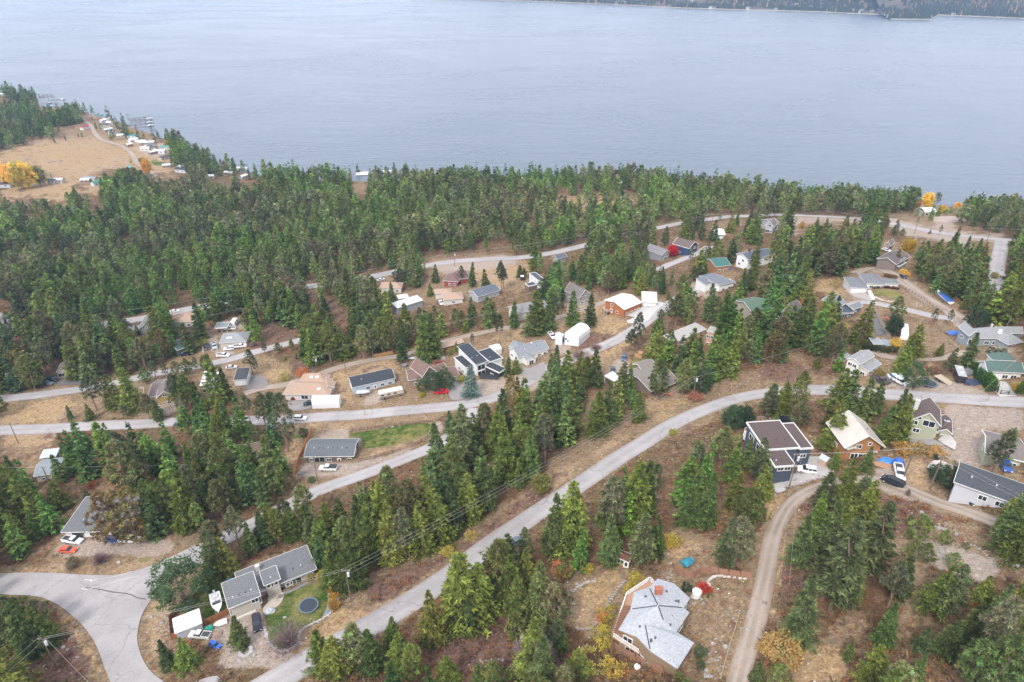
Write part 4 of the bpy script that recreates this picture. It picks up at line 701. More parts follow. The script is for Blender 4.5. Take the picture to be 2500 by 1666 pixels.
('garage','garage','white garage with near-black roof right of the tall dark fir','black-roofed garage','M1',[B((2095,1212),(2218,1202),(2205,1110),3,'shed',.6,ov=.2,w={'n':'.65g'})],('metalroof',(.07,.075,.085)),(.6,.62,.65)),
('house','house','house with salmon tan roof left of the tall blue-green fir below the upper road','salmon-roofed house below the upper road','M2',[B((1050,238),(1250,238),(1210,185),3.2,'hip',1.8,ov=.4,w={'n':'.8w'})],TAN,(.6,.55,.5)),
('house','house','dark red house with many-peaked brown roof under the upper road','dark red house with peaked roof','M2',[B((1625,170),(1760,182),(1650,105),3.4,'hip',2.6,ov=.5,w={'n':'.4w .75w'}),B((1735,160),(1860,150),(1820,85),3.6,'hip',2.8,ov=.5,w={})],('shingle',(.23,.145,.13)),(.25,.045,.04)),
('house','house','house with long pale grey metal roof and rounded left corner behind the firs','pale grey metal-roofed house','M2',[B((1215,418),(1445,345),(1415,303),4,'shed',.7,ov=.3,w={'n':'.2w','l':'.5w'},vents=2),B((1225,335),(1320,320),(1270,290),3.6,'hip',1,w={})],('metalroof',(.51,.53,.54)),(.28,.3,.32)),
('house','house','small house with pale tan roof behind the pale grey metal-roofed one','small pale tan-roofed house','M2',[B((1550,290),(1700,280),(1660,240),3,'hip',1.3,w={})],TAN,(.6,.57,.53)),
('house','house','house with salmon hip roof and white car at its left side','salmon hip-roofed house','M2',[B((1625,345),(1808,330),(1780,270),3.2,'hip',1.9,w={'n':'.5w'})],TAN,(.6,.57,.53)),
('house','house','house with dark blue-grey roof left of the dry open lot','dark blue-roofed house by the dry lot','M2',[B((1935,318),(2140,255),(2050,205),3.4,'g',1.6,w={'n':'.8w','r':'.5w'},vents=2)],('shingle',(.15,.175,.21)),(.35,.38,.42)),
('house','house','grey house with light roof split by firs above the dirt lane','light grey house above the dirt lane','M3',[B((70,470),(360,405),(340,330),4,'g',1.6,w={'n':'.5w .85w'},wall=(.6,.59,.56))],('shingle',(.31,.31,.32)),(.6,.59,.56)),
('house','house','house with dark grey roof at the far left behind yellow-green firs','dark-roofed house at far left','M1',[B((30,1215),(210,1195),(170,1105),3,'g',1.4,w={'n':'.5w'})],('shingle',(.15,.155,.17)),(.4,.4,.4)),
('house','house','house with dark green roof between two firs at left','dark green-roofed house','M1',[B((1590,945),(1690,905),(1640,830),4,'g',1.8,w={'n':'.5w'})],('metalroof',(.09,.17,.15)),(.07,.09,.1)),
('house','house','house with steep dark brown roof behind blue-green firs','steep dark brown-roofed house','R4',[B((430,1310),(535,1180),(465,1105),5,'g',2.5,w={'n':'.5w'})],('shingle',(.17,.13,.12)),(.3,.25,.2)),
('house','house','brown-roofed cabin under firs left of the orange wooden fence','cabin under firs by the orange fence','F',[B((535,1060),(610,1048),(590,1018),3,'g',1.4,w={'n':'.5w'})],('shingle',(.22,.15,.11)),(.3,.2,.13)),
('house','house','small house with slate roof in the wood below the upper road','slate-roofed house in the wood','R3',[B((590,860),(680,835),(650,805),3,'g',1.3,w={})],('shingle',(.13,.15,.19)),(.3,.3,.3)),
('shed','shed','white two-storey container shed with navy flat roof on the dry lot','white container shed','M3',[B((272,172),(330,160),(188,108),5.4,'flat',0,ov=.1,w={'l':'.3@4s .7@4s'})],('metalroof',(.08,.10,.13)),WHT),
('shed','shed','brown container shed with navy roof in front of the white one','brown container shed','M3',[B((186,224),(262,206),(148,200),3,'flat',0,ov=.05,w={})],('metalroof',(.08,.10,.13)),(.16,.12,.1)),
('shed','shed','long orange timber shed with tan roof beside the dirt lane','long orange timber shed','M2',[B((1590,782),(1808,722),(1555,745),2.6,'g',.8,ov=.3,w={})],TAN,(.30,.13,.06)),
('shed','shed','small whitish shed leaning by tall fir trunks','whitish shed by fir trunks','M2',[B((1450,865),(1525,850),(1460,815),2.2,'g',.8,ov=.1,w={})],('metalroof',(.55,.5,.47)),(.4,.35,.3)),
('tent_shelter','shelter','white fabric garage tent with teal tarp skirt behind the modern house','white fabric garage tent','M2',[B((2078,800),(2150,780),(2055,752),2.6,'g',1,ov=0,w={})],('metalroof',(.75,.75,.74)),WHT),
('tent_shelter','shelter','long white arched fabric shelter beside the middle street','long white arched shelter','M2',[B((442,1262),(690,1258),(440,1212),2.9,'gambrel',1.4,ov=.02,w={})],('metalroof',(.78,.78,.78)),(.7,.71,.74)),
('carport','carport','white flat-roofed vehicle canopy in the corner of the fenced yard','white flat canopy in fenced yard','B2',[B((130,1168),(440,1045),(97,1010),2.7,'flat',0,ov=.15,w={},trim=(.8,.8,.82))],('metalroof',(.82,.82,.84)),(.40,.41,.45)),
('carport','carport','white flat roof canopy beside the cars left of the weathered house','white canopy left of weathered house','M3',[B((955,1078),(1030,1040),(878,1020),2.6,'flat',0,ov=.1,open=1)],('metalroof',(.75,.75,.74)),(.6,.6,.6)),
('workshop','workshop','white arched metal workshop with roll-up door beside the gravel pad','white arched workshop','M3',[B((638,690),(740,612),(500,655),4.2,'gambrel',2.2,ov=.05,w={'l':'.25d .62@1.4g .1@2w'},gd=(.8,.8,.8)),B((495,668),(505,660),(440,640),3,'flat',0,ov=.05,w={'n':'.5g'},gd=(.04,.09,.3))],('metalroof',(.72,.72,.71)),(.66,.67,.69)),
('shed','shed','tiny playhouse shed with blue-grey roof on the concrete drive','tiny shed on the concrete drive','B5',[B((1145,715+30),(1215,755+30),(1160,715),2.2,'g',.7,ov=.1,w={})],('metalroof',(.4,.46,.55)),(.5,.36,.26)),
('shed','shed','small rusty-roofed wood cabin shed under firs above the round lawn','small rusty-roofed wood shed','B4',[B((645,400),(770,450),(690,335),2.3,'g',.6,ov=.2,w={'n':'.8d .3w'})],('shingle',(.19,.08,.05)),(.34,.17,.09)),
('shed','shed','small metal-roofed shed at the end of the dark asphalt drive','metal-roofed shed by asphalt drive','M4',[B((1000,740),(1085,742),(985,690),2.4,'shed',.3,ov=.1,w={})],('metalroof',(.42,.44,.46)),(.06,.07,.08)),
('shed','shed','small metal-roofed lean-to behind the white two-storey house','metal lean-to behind two-storey house','M4',[B((745,862),(790,840),(705,820),2.2,'shed',.3,ov=.1,w={})],('metalroof',(.4,.43,.46)),(.4,.4,.4)),
]
for h in HOUSES:
    name, cat, label, short, key, bl, rf, wl = h[:8]; kw = {}
    house(name, cat, label, short, key, bl, rf, wl, trim=(.62, .62, .6))
# ---------------------------------------------------------------- many-sided house with the wrap-around deck
def many_sided():
    px = [(1040,605),(1200,655),(1350,795),(1290,885),(1345,930),(1220,1115),(1390,1220),(1230,1470),(970,1300),(845,1165),(665,1095),(780,900),(815,735),(960,690)]
    pk = [((1045,865),2.2),((1095,1010),1.9),((920,1045),1.4)]; eh = 5.2; c = hit('B4', 1050, 950, eh); zf = c.z; root = empty('house', (c.x, c.y, zf), 0, 'many-sided house with pale grey fan-shaped roof, brick chimney and orange deck', 'house')
    u, v = proj(c.x, c.y, c.z); HPX.append(('many-sided pale-roofed house', u, v, c.x, c.y)); FOOT.append((c.x, c.y, 0, 13, 13))
    loc = lambda p, z: (lambda q: Vector((q[0] - c.x, q[1] - c.y, z)))(zplane(*nat('B4', *p), zf + z))
    E = [loc(p, eh) for p in px]; K = [loc(p, eh + r) for p, r in pk]; n = len(E)
    m = MB(); m.v = [tuple(p + Vector((0, 0, .2))) for p in E] + [tuple(p) for p in E] + [tuple(k + Vector((0, 0, .2))) for k in K]
    P, Q, S = 2 * n, 2 * n + 1, 2 * n + 2
    m.f = [(13, 0, P), (0, 1, P), (1, 2, P), (2, 3, P), (3, 4, Q, P), (4, 5, Q), (5, 6, S), (5, S, Q), (6, 7, S), (7, 8, S), (8, 9, S), (9, 10, S), (10, 11, P), (10, P, Q), (10, Q, S), (11, 12, P), (12, 13, P)]
    m.f += [(i, (i + 1) % n, n + (i + 1) % n, n + i) for i in range(n)]
    roof = m.build('roof', M('shingle', (.50, .525, .56)), root)
    sm = MB()
    for a, b in ((K[0], E[13]), (K[0], E[11]), (K[0], E[3]), (K[0], K[1]), (K[2], E[8])):
        d = b - a; sm.beam(a + d * .04 + Vector((0, 0, .23)), a + d * .93 + Vector((0, 0, .23)), .22, .05)
    sm.build('ridge_vent', M('plain', (.06, .06, .07)), roof)
    cen = sum(E, Vector()) / n; w = MB(); W_ = []
    for i, e in enumerate(E): a, b = E[i - 1], E[(i + 1) % n]; W_.append(e + ((a - e).normalized() + (b - e).normalized()) * .3 * (1 if i not in (3, 5, 8, 13) else -1) * .9)
    poly = [(p.x, p.y) for p in W_]; w.prism(list(reversed(poly)), -2.5, eh - .02); wl = w.build('wall', M('siding', (.26, .185, .115)), root)
    for i, (t, z) in ((9, (.5, 3.6)), (9, (.3, 1.0)), (6, (.4, 1.6)), (6, (.7, 1.6)), (7, (.3, 1.4)), (7, (.6, 1.4)), (4, (.5, 3.8)), (2, (.5, 3.8)), (10, (.3, 3.7)), (10, (.7, 3.7)), (11, (.5, 3.7)), (8, (.5, 1.5))):
        a, b = W_[i], W_[(i + 1) % n]; d = (b - a); p = a + d * t; ang = math.atan2(d.y, d.x); out = Vector((d.y, -d.x)).normalized()
        if (p.xy - cen.xy).dot(out) < 0: ang += math.pi
        Mx = Matrix.Translation((p.x, p.y, z)) @ Matrix.Rotation(ang, 4, 'Z'); window_unit(root, Mx, 1.7, 1.4, (.75, .75, .74))
    ch = loc((1045, 748), eh + 1.2); MB().box(ch + Vector((0, 0, .3)), (1.3, .9, 2.6)).box(ch + Vector((0, 0, 1.68)), (1.5, 1.1, .14)).build('chimney', M('stone', (.34, .12, .07)), root)
    for p in ((925,773),(1125,725),(1215,818),(1240,817),(1180,968),(1130,1000),(1160,1045),(870,1062),(978,1190),(1018,1170)):
        q = loc(p, eh + 1.1); q.z = eh + .6; MB().box(q, (.35, .35, 1.5)).build('vent', M('plain', (.07, .07, .08)), roof)
    dk = [(1000,650),(960,622),(742,765),(608,1155),(855,1315),(960,1300),(845,1165),(665,1095),(780,900),(815,735),(960,690)]; dz = 2.8
    D = [loc(p, dz) for p in dk]; dm = MB(); 
    dm.v = [tuple(p) for p in D] + [tuple(p - Vector((0, 0, .25))) for p in D]; k = len(D); dm.f = [tuple(range(k)), tuple(range(2 * k - 1, k - 1, -1))] + [(i, (i + 1) % k, k + (i + 1) % k, k + i) for i in range(k)]
    dk_o = dm.build('deck', M('wood', (.40, .24, .15)), root)
    rl = MB()
    for a, b in zip(D[0:4], D[1:5]):
        for z in (1.05, .55, .2): rl.beam(a + Vector((0, 0, z)), b + Vector((0, 0, z)), .09 if z < 1 else .16, .08)
        m_ = max(2, int((b - a).length / 1.6))
        for i in range(m_ + 1): q = a.lerp(b, i / m_); rl.beam(q + Vector((0, 0, -.2)), q + Vector((0, 0, 1.0)), .1, .1)
    rl.build('railing', M('plain', (.78, .76, .74)), dk_o)
    pg = MB()
    a, b = loc((770, 870), eh - .4), loc((640, 1120), eh - .4)
    for i in range(17):
        q = a.lerp(b, i / 16); pg.beam(q + Vector((-1.1, .3, 0)), q + Vector((1.6, -.2, 0)), .12, .2)
    pg.build('pergola_slats', M('wood', (.22, .1, .06)), root)
    ps = MB()
    for q in D[0:5]: ps.beam(q, q - Vector((0, 0, 4.5)), .22, .22)
    for i in range(1, 5): q = D[2].lerp(D[3], i / 5); ps.beam(q, q - Vector((0, 0, 4.5)), .2, .2)
    ps.build('deck_post', M('wood', (.3, .16, .09)), root)
    L2 = [loc(p, 2.3) for p in ((965,1315),(925,1400),(1040,1460),(1110,1410))]; q = MB(); q.v = [tuple(p) for p in L2] + [tuple(p - Vector((0, 0, .15))) for p in L2]; q.f = [(0, 1, 2, 3), (7, 6, 5, 4)] + [(i, (i + 1) % 4, 4 + (i + 1) % 4, 4 + i) for i in range(4)]
    q.build('lean_to_roof', M('plain', (.16, .27, .22)), root)
    ps = MB()
    for p in L2: ps.beam(p, p - Vector((0, 0, 3.5)), .15, .15)
    ps.build('lean_to_post', M('wood', (.3, .2, .14)), root)
many_sided()
# deck of the brown house
def deck_simple(name, key, pts, dz, mt, label, rail=(.1,.09,.08)):
    c = hit(key, *pts[0]); zf = c.z; D = [Vector((*zplane(*nat(key, *p), zf + dz), dz)) for p in pts]; D = [Vector((p.x - c.x, p.y - c.y, dz)) for p in D]
    root = empty(name, c, 0, label, 'deck'); k = len(D); dm = MB(); dm.v = [tuple(p) for p in D] + [tuple(p - Vector((0, 0, .2))) for p in D]; dm.f = [tuple(range(k)), tuple(range(2 * k - 1, k - 1, -1))] + [(i, (i + 1) % k, k + (i + 1) % k, k + i) for i in range(k)]
    dm.build('deck_floor', mt, root); rl = MB()
    for a, b in zip(D, D[1:]):
        rl.beam(a + Vector((0, 0, 1)), b + Vector((0, 0, 1)), .1, .08); m_ = max(1, int((b - a).length / 1.2))
        for i in range(m_ + 1): q = a.lerp(b, i / m_); rl.beam(q - Vector((0, 0, dz + 1)), q + Vector((0, 0, 1)), .09, .09)
    rl.build('railing', M('plain', rail), root)
deck_simple('deck', 'B3', [(1085,625),(1150,620),(1130,760),(1080,800),(1062,800)], 1.0, M('wood', (.16,.12,.11)), 'dark timber deck at the right end of the brown house')
deck_simple('deck', 'B5', [(350,430),(275,430),(250,520),(300,560),(380,560)], 2.6, M('wood', (.45,.44,.43)), 'raised deck with white railing on the left of the modern purplish-roofed house', (.75,.75,.75))
deck_simple('deck', 'M3', [(920,380),(850,430),(900,455),(925,440)], 2.4, M('wood', (.25,.18,.14)), 'raised balcony deck at the left gable of the orange house', (.7,.68,.65))
# ================================================================ vehicles
_veh = {}
def car_meshes(kind):
    """station lists (x, z) profiles; x forward"""
    if kind == 'suv': L_, W_, Hh = 4.7, 1.9, 1.7; low = [(-2.35,.35),(-2.35,.95),(-2.25,1.05),(1.0,1.05),(2.15,.92),(2.35,.7),(2.35,.35)]; gh = [(-2.25,1.02),(-1.95,1.66),(.35,1.7),(1.15,1.02)]
    elif kind == 'sedan': L_, W_, Hh = 4.7, 1.85, 1.45; low = [(-2.35,.32),(-2.38,.85),(-2.2,.98),(1.0,.92),(2.1,.8),(2.35,.6),(2.35,.32)]; gh = [(-1.9,.93),(-1.2,1.4),(.2,1.43),(1.15,.9)]
    elif kind == 'van': L_, W_, Hh = 5.1, 2.0, 1.8; low = [(-2.55,.35),(-2.55,1.0),(-2.5,1.1),(1.5,1.05),(2.3,.9),(2.55,.65),(2.55,.35)]; gh = [(-2.5,1.05),(-2.35,1.74),(.7,1.8),(1.8,1.02)]
    else: L_, W_, Hh = 5.8, 1.98, 1.85; low = [(-2.9,.5),(-2.9,1.1),(-.5,1.12),(1.3,1.15),(2.8,1.05),(2.9,.8),(2.9,.5)]; gh = [(-.45,1.1),(-.3,1.82),(.85,1.85),(1.5,1.12)]
    return L_, W_, Hh, low, gh
def vehicle(name, cat, label, kind, key, rear, front, col, group=None, canopy=None, scale=1.0):
    r, f = hit(key, *rear), hit(key, *front); c = (r + f) / 2; a = math.atan2(f.y - r.y, f.x - r.x); L_, W_, Hh, low, gh = car_meshes(kind)
    root = empty(name, (c.x, c.y, H(c.x, c.y) + .16), a, label, cat, group); root.scale = (scale,) * 3
    w = W_ / 2; P = M('paint', col); body = MB()
    ring = lambda y, k, pr: [(x * k, y, z) for x, z in pr]
    body.loft([ring(-w, .97, low), ring(-w * .93, 1, [(x, z + (.03 if z > .6 else 0)) for x, z in low]), ring(w * .93, 1, [(x, z + (.03 if z > .6 else 0)) for x, z in low]), ring(w, .97, low)])
    b = body.build('body', P, root)
    x0, x1, x2, x3 = [g[0] for g in gh]; z0, z1 = gh[0][1], gh[1][1]; wt, wb = w * .76, w * .9
    g = MB().mesh8([(x0, -wb, z0), (x3, -wb, gh[3][1]), (x3, wb, gh[3][1]), (x0, wb, z0), (x1, -wt, z1), (x2, -wt, gh[2][1]), (x2, wt, gh[2][1]), (x1, wt, z1)]); g.build('window_glass', M('glass'), root)
    rf = MB().mesh8([(x1 - .08, -wt - .03, z1 - .02), (x2 + .06, -wt - .03, gh[2][1] - .02), (x2 + .06, wt + .03, gh[2][1] - .02), (x1 - .08, wt + .03, z1 - .02), (x1, -wt, z1 + .06), (x2, -wt, gh[2][1] + .06), (x2, wt, gh[2][1] + .06), (x1, wt, z1 + .06)])
    for s in (-1, 1):
        for t_ in (.36, .68):
            xa = x0 + (x3 - x0) * t_; xt = x1 + (x2 - x1) * t_; rf.beam((xa, s * wb * 1.005, z0), (xt, s * wt * 1.01, z1), .1, .06)
    rf.build('roof_panel', P, root)
    if kind == 'pickup':
        MB().box((-1.75, 0, 1.16), (2.1, 1.6, .06)).build('bed_floor', M('plain', (.05, .05, .055)), root)
        bd = MB()
        for s in (-1, 1): bd.box((-1.7, s * .9, 1.25), (2.4, .14, .26))
        bd.box((-2.84, 0, 1.25), (.12, 1.66, .26)).build('bed_side', P, root)
        if canopy: MB().mesh8([(-2.85, -.9, 1.3), (-.5, -.9, 1.3), (-.5, .9, 1.3), (-2.85, .9, 1.3), (-2.7, -.75, 1.8), (-.52, -.75, 1.82), (-.52, .75, 1.82), (-2.7, .75, 1.8)]).build('canopy', M('plain', canopy), root)
    for sx in (-.31, .31):
        for s in (-1, 1):
            x = sx * L_ if kind != 'pickup' else (-1.75 if sx < 0 else 1.85); wh = MB().tube((x, s * (w - .2), .34), (x, s * (w + .03), .34), .36, .36, 14).build('wheel', M('rubber'), root)
            MB().tube((x, s * (w + .02), .34), (x, s * (w + .05), .34), .2, .2, 10).build('rim', M('plain', (.45, .45, .47)), wh)
    for s in (-1, 1):
        MB().box((low[-2][0] - .02, s * w * .72, low[-2][1] + .02), (.12, .36, .16)).build('headlight', M('plain', (.75, .75, .75)), root)
        MB().box((low[1][0] + .02, s * w * .8, low[1][1] - .1), (.1, .22, .2)).build('tail_light', M('plain', (.35, .02, .02)), root)
    return root
WH = (.78, .78, .78); BK = (.018, .02, .024); V = vehicle
V('pickup_truck','pickup','white pickup parked left of the blue car before the wide grey roof','pickup','B1',(735,1525),(960,1535),WH)
V('parked_car','car','bright blue low car between two white pickups','sedan','B1',(1390,1512),(1185,1512),(.02,.09,.42))
V('pickup_truck','pickup','white pickup half under the yellowish pine right of the blue car','pickup','B1',(1400,1525),(1600,1515),WH)
V('parked_car','car','orange red coupe on the gravel edge below the white pickup','sedan','B8',(688,75),(890,65),(.62,.10,.04))
V('suv','suv','black suv on the driveway below the grey garage','suv','B2',(1070,985),(1085,1150),BK)
V('small_tractor','tractor','bright blue utility vehicle beside the dark bushes and driveway','suv','B2',(560,1300),(635,1325),(.03,.12,.5),scale=.62)
V('pickup_truck','pickup','old white pickup with dark bed beside the fenced canopy','pickup','B2',(500,1205),(350,1205),(.6,.58,.55),scale=.85)
V('parked_car','car','white car driving on the middle street','suv','B3',(375,400),(508,402),WH)
V('parked_car','car','dark blue car behind the tall thin pines left of the white driving car','sedan','B3',(75,525),(155,505),(.05,.10,.2))
V('pickup_truck','pickup','white pickup with dark bed cover before the brown house','pickup','B3',(858,975),(668,980),WH,canopy=(.03,.04,.045))
V('pickup_truck','pickup','red pickup in front of the brown peaked house','pickup','B3',(1985,108),(2135,90),(.55,.012,.02))
V('pickup_truck','pickup','white pickup beside the orange-wheeled trailer at the metal carport','pickup','M1',(2110,752),(2028,762),WH)
V('pickup_truck','pickup','white pickup closest to the porch of the beige house','pickup','M1',(2115,922),(2205,908),WH)
V('parked_car','car','white car left of the pickup at the beige house porch','suv','M1',(2095,932),(2022,942),WH)
V('pickup_truck','pickup','white pickup on the street below the beige house','pickup','M1',(1960,1000),(2055,995),WH)
V('parked_car','car','dark car inside the white-fenced parking corner','suv','M1',(1864,905),(1866,942),(.03,.03,.035))
V('pickup_truck','pickup','silver blue pickup inside the white-fenced parking corner','pickup','M1',(1925,888),(1930,940),(.4,.45,.52))
V('parked_car','car','dark teal car nearest the beige cottage','suv','M1',(450,1212),(500,1216),(.02,.07,.09))
V('parked_car','car','grey car left of the dark teal one','sedan','M1',(412,1245),(455,1247),(.2,.24,.28))
V('parked_car','car','black car on the roadside under the dark green-roofed house','sedan','M1',(1690,985),(1625,990),BK)
V('parked_car','car','pale car on the far side of the white metal-roofed house','sedan','M1',(2050,1108),(2110,1100),(.5,.5,.5))
V('parked_car','car','dark car at the end of the long white shelter','suv','M2',(440,1280),(412,1285),(.02,.04,.055))
V('pickup_truck','pickup','white pickup between the bungalow and the arched workshop','pickup','M3',(372,652),(418,700),WH)
V('parked_car','car','blue car with reddish trailer on the short drive by the weathered house','sedan','M3',(1045,850),(1035,892),(.05,.09,.2))
V('parked_car','car','dark teal car behind the white canopy','sedan','M3',(940,965),(938,1002),(.04,.1,.12))
V('parked_car','car','white car at the left side of the salmon hip-roofed house','sedan','M2',(1595,360),(1615,390),WH)
V('parked_car','car','black car on the lane above the rambling drive near the yellow shrubs','sedan','M4',(1243,135),(1298,160),BK)
V('parked_car','car','black suv parked before the open garage of the rambling house','suv','M4',(2108,735),(2192,745),(.03,.04,.05))
V('pickup_truck','pickup','dark old pickup loaded with brown branches','pickup','M4',(1000,1080),(1120,1090),(.06,.04,.045))
V('parked_car','car','silver blue car on the gravel verge under the round green tree','sedan','M4',(1150,1055),(1240,1040),(.45,.52,.6))
V('parked_car','car','white car half under the round green tree','suv','M4',(1200,1085),(1285,1105),WH)
V('suv','suv','white suv on the concrete drive of the modern house','suv','B5',(1085,905),(880,912),WH)
V('pickup_truck','pickup','white pickup loaded with a blue tarp beside the black minivan','pickup','B5',(2015,880),(2065,1005),WH)
V('van','minivan','black minivan on the gravel drive','van','B5',(2060,1065),(1872,1030),BK)
V('parked_car','jeep','black jeep behind the modern purplish-roofed house','suv','B5',(780,345),(715,330),BK)
V('parked_car','station wagon','black station wagon beside the long slate-roofed house','sedan','B6',(940,1230),(1078,1290),(.02,.035,.045),scale=1.05)
V('parked_car','car','dark blue car in front of the sage garage','sedan','B6',(1370,925),(1400,975),(.02,.08,.3))
V('parked_car','car','white car beside the small brown cabin','sedan','R4',(1195,715),(1250,722),WH)
V('pickup_truck','pickup','dark car just showing through firs on the diagonal road','pickup','C2',(1090,555),(1150,520),(.10,.14,.17))
V('parked_car','car','dark car on the middle street behind bare branches','sedan','B1',(2045,190),(2110,190),(.08,.11,.15))
V('parked_car','car','white car below the upper street beside the tan hip roof','sedan','M1',(1510,610),(1630,590),WH)
V('parked_car','car','pale car on the upper road above the salmon roof','sedan','M2',(1040,175),(1095,160),(.6,.62,.65))
# motorhome
def boxy(name, cat, label, key, rear, front, w, h, col, stripe=None, z0=.5, roofc=WH, group=None, tow=False):
    r, f = hit(key, *rear), hit(key, *front); c = (r + f) / 2; a = math.atan2(f.y - r.y, f.x - r.x); l = (f - r).length
    root = empty(name, (c.x, c.y, H(c.x, c.y) + .1), a, label, cat, group); x = l / 2
    MB().mesh8([(-x, -w / 2, z0), (x, -w / 2, z0), (x, w / 2, z0), (-x, w / 2, z0), (-x, -w / 2, h), (x - .5, -w / 2, h), (x - .5, w / 2, h), (-x, w / 2, h)]).build('body', M('paint', col), root, bevel=.12)
    MB().box((-.2, 0, h + .02), (l - 1, w - .12, .12)).build('roof_panel', M('plain', roofc), root)
    if stripe: MB().box((0, 0, z0 + .55), (l * .97, w + .05, .55)).build('stripe', M('plain', stripe), root)
    for s in (-1, 1):
        for k in range(max(1, int(l / 2.6))): MB().box((-x + 1.3 + k * 2.5, s * w / 2, h * .68), (1.2, .07, .6)).build('window', M('glass'), root)
        for xx in ((-.2, .3) if tow else (-.3, .32)): MB().tube((xx * l, s * (w / 2 - .25), .38), (xx * l, s * (w / 2 + .02), .38), .42, .42, 12).build('wheel', M('rubber'), root)
    for k in range(2): MB().box((-x * .5 + k * x * .8, 0, h + .16), (.8, .8, .24)).build('roof_unit', M('plain', (.6, .6, .6)), root)
    if tow: MB().beam((x - .1, 0, .5), (x + 1.2, 0, .5), .12, .12).build('tow_bar', M('plain', (.1, .1, .1)), root)
    else: MB().mesh8([(x - .02, -w * .45, h * .5), (x + .05, -w * .45, h * .5), (x + .05, w * .45, h * .5), (x - .02, w * .45, h * .5), (x - .35, -w * .42, h * .86), (x - .3, -w * .42, h * .86), (x - .3, w * .42, h * .86), (x - .35, w * .42, h * .86)]).build('windscreen', M('glass'), root)
    return root
boxy('motorhome','motorhome','long white and brown striped motorhome beside the pale blue house','M2',(1050,1240),(1275,1180),2.5,3.1,(.5,.46,.4),(.16,.11,.08))
boxy('travel_trailer','trailer','small white camping trailer beside the metal carport at upper left','M1',(2090,735),(2125,690),2.3,2.7,WH,tow=True)
boxy('travel_trailer','trailer','white camping trailer with rounded nose on the dry slope beside a big fir','M4',(1270,705),(1258,620),2.4,2.8,WH,(.5,.5,.55),tow=True)
boxy('box_trailer','trailer','black enclosed box trailer with grey roof left of the cedar hedge','M4',(1735,1010),(1790,1090),2.4,2.5,(.03,.03,.035),roofc=(.36,.37,.38),tow=True)
boxy('travel_trailer','trailer','white camper parked among dark firs above the orange house','R3',(1165,925),(1200,905),2.3,2.7,WH,tow=True)
boxy('cargo_trailer','trailer','small dark livestock trailer with white roof on the dry lot','M3',(108,165),(155,160),2.2,2.3,(.06,.055,.05),roofc=(.7,.7,.68),tow=True)
# boats
def boat(name, cat, label, key, stern, bow, w, hull, deck, cover=None, trailer=True, cockpit=True, hh=1.1, group=None):
    r, f = hit(key, *stern), hit(key, *bow); c = (r + f) / 2; a = math.atan2(f.y - r.y, f.x - r.x); l = (f - r).length; z = .75 if trailer else .05
    root = empty(name, (c.x, c.y, H(c.x, c.y)), a, label, cat, group); rings = []
    for t in (0, .15, .35, .55, .72, .86, .95, 1.0):
        x = -l / 2 + t * l; b = w / 2 * (1 if t < .5 else max(.03, (1 - ((t - .5) / .5) ** 2.2))); kz = z + (.55 * max(0, t - .55) / .45) ** 1.4; tz = z + hh * (.82 + .25 * t)
        rings.append([(x, -b, tz), (x, -b * .82, z + hh * .4 + (kz - z) * .6), (x, 0, kz), (x, b * .82, z + hh * .4 + (kz - z) * .6), (x, b, tz)])
    MB().loft(rings).build('hull', M('paint', hull), root)
    if cover:
        k = MB(); cr = []
        for t in (.02, .3, .62, .8): x = -l / 2 + t * l; b = w / 2 * (1.03 if t < .5 else (1 - ((t - .5) / .5) ** 2.2) * 1.03); tz = z + hh * (.84 + .25 * t); cr.append([(x, -b, tz), (x, -b * .4, tz + .38 * (1 if .1 < t < .7 else .3)), (x, b * .4, tz + .38 * (1 if .1 < t < .7 else .3)), (x, b, tz)])
        k.loft(cr).build('cover', M('tarp', cover), root)
    elif cockpit:
        tz = z + hh * .95; MB().box((-l * .12, 0, tz), (l * .5, w * .68, .12)).build('cockpit', M('plain', deck), root)
        MB().box((-l * .25, 0, tz + .2), (.5, w * .55, .4)).box((-l * .02, w * .2, tz + .2), (.5, .5, .5)).box((-l * .02, -w * .2, tz + .2), (.5, .5, .5)).build('seat', M('plain', (.6, .6, .58)), root)
        MB().mesh8([(l * .1, -w * .4, tz), (l * .12, -w * .4, tz), (l * .12, w * .4, tz), (l * .1, w * .4, tz), (l * .05, -w * .36, tz + .5), (l * .07, -w * .36, tz + .5), (l * .07, w * .36, tz + .5), (l * .05, w * .36, tz + .5)]).build('windscreen', M('glass'), root)
        MB().box((-l / 2 - .25, 0, z + hh * .75), (.5, .5, .9)).build('outboard_motor', M('plain', (.7, .7, .7)), root)
    if trailer:
        t_ = MB()
        for s in (-1, 1): t_.beam((-l * .45, s * w * .3, .5), (l * .3, s * w * .3, .5), .1, .14).beam((l * .3, s * w * .3, .5), (l * .6, 0, .5), .1, .1)
        tr = t_.build('trailer', M('plain', (.3, .3, .32)), root)
        for s in (-1, 1): MB().tube((-l * .2, s * (w * .42), .33), (-l * .2, s * (w * .42 + .2), .33), .33, .33, 12).build('wheel', M('rubber'), tr)
    return root
boat('motor_boat','boat','white motor boat on a trailer on the lawn behind the canopy','B2',(600,770),(640,950),2.4,(.8,.8,.8),(.45,.45,.46))
boat('upturned_skiff','boat','pale skiff lying beside the wooden fence below the white motor boat','B2',(730,1030),(575,1090),1.7,(.62,.6,.57),(.5,.5,.5),trailer=False,cockpit=False,hh=.6)
boat('covered_boat','boat','boat under a pale grey cover before the pale blue house','M2',(850,1200),(970,1190),2.3,(.55,.58,.62),(.5,.5,.5),cover=(.5,.54,.6))
boat('motor_boat','boat','white motor boat with dark canopy on the dry slope among firs','M4',(205,160),(305,152),2.4,(.8,.8,.8),(.04,.05,.07),cover=(.04,.045,.06))
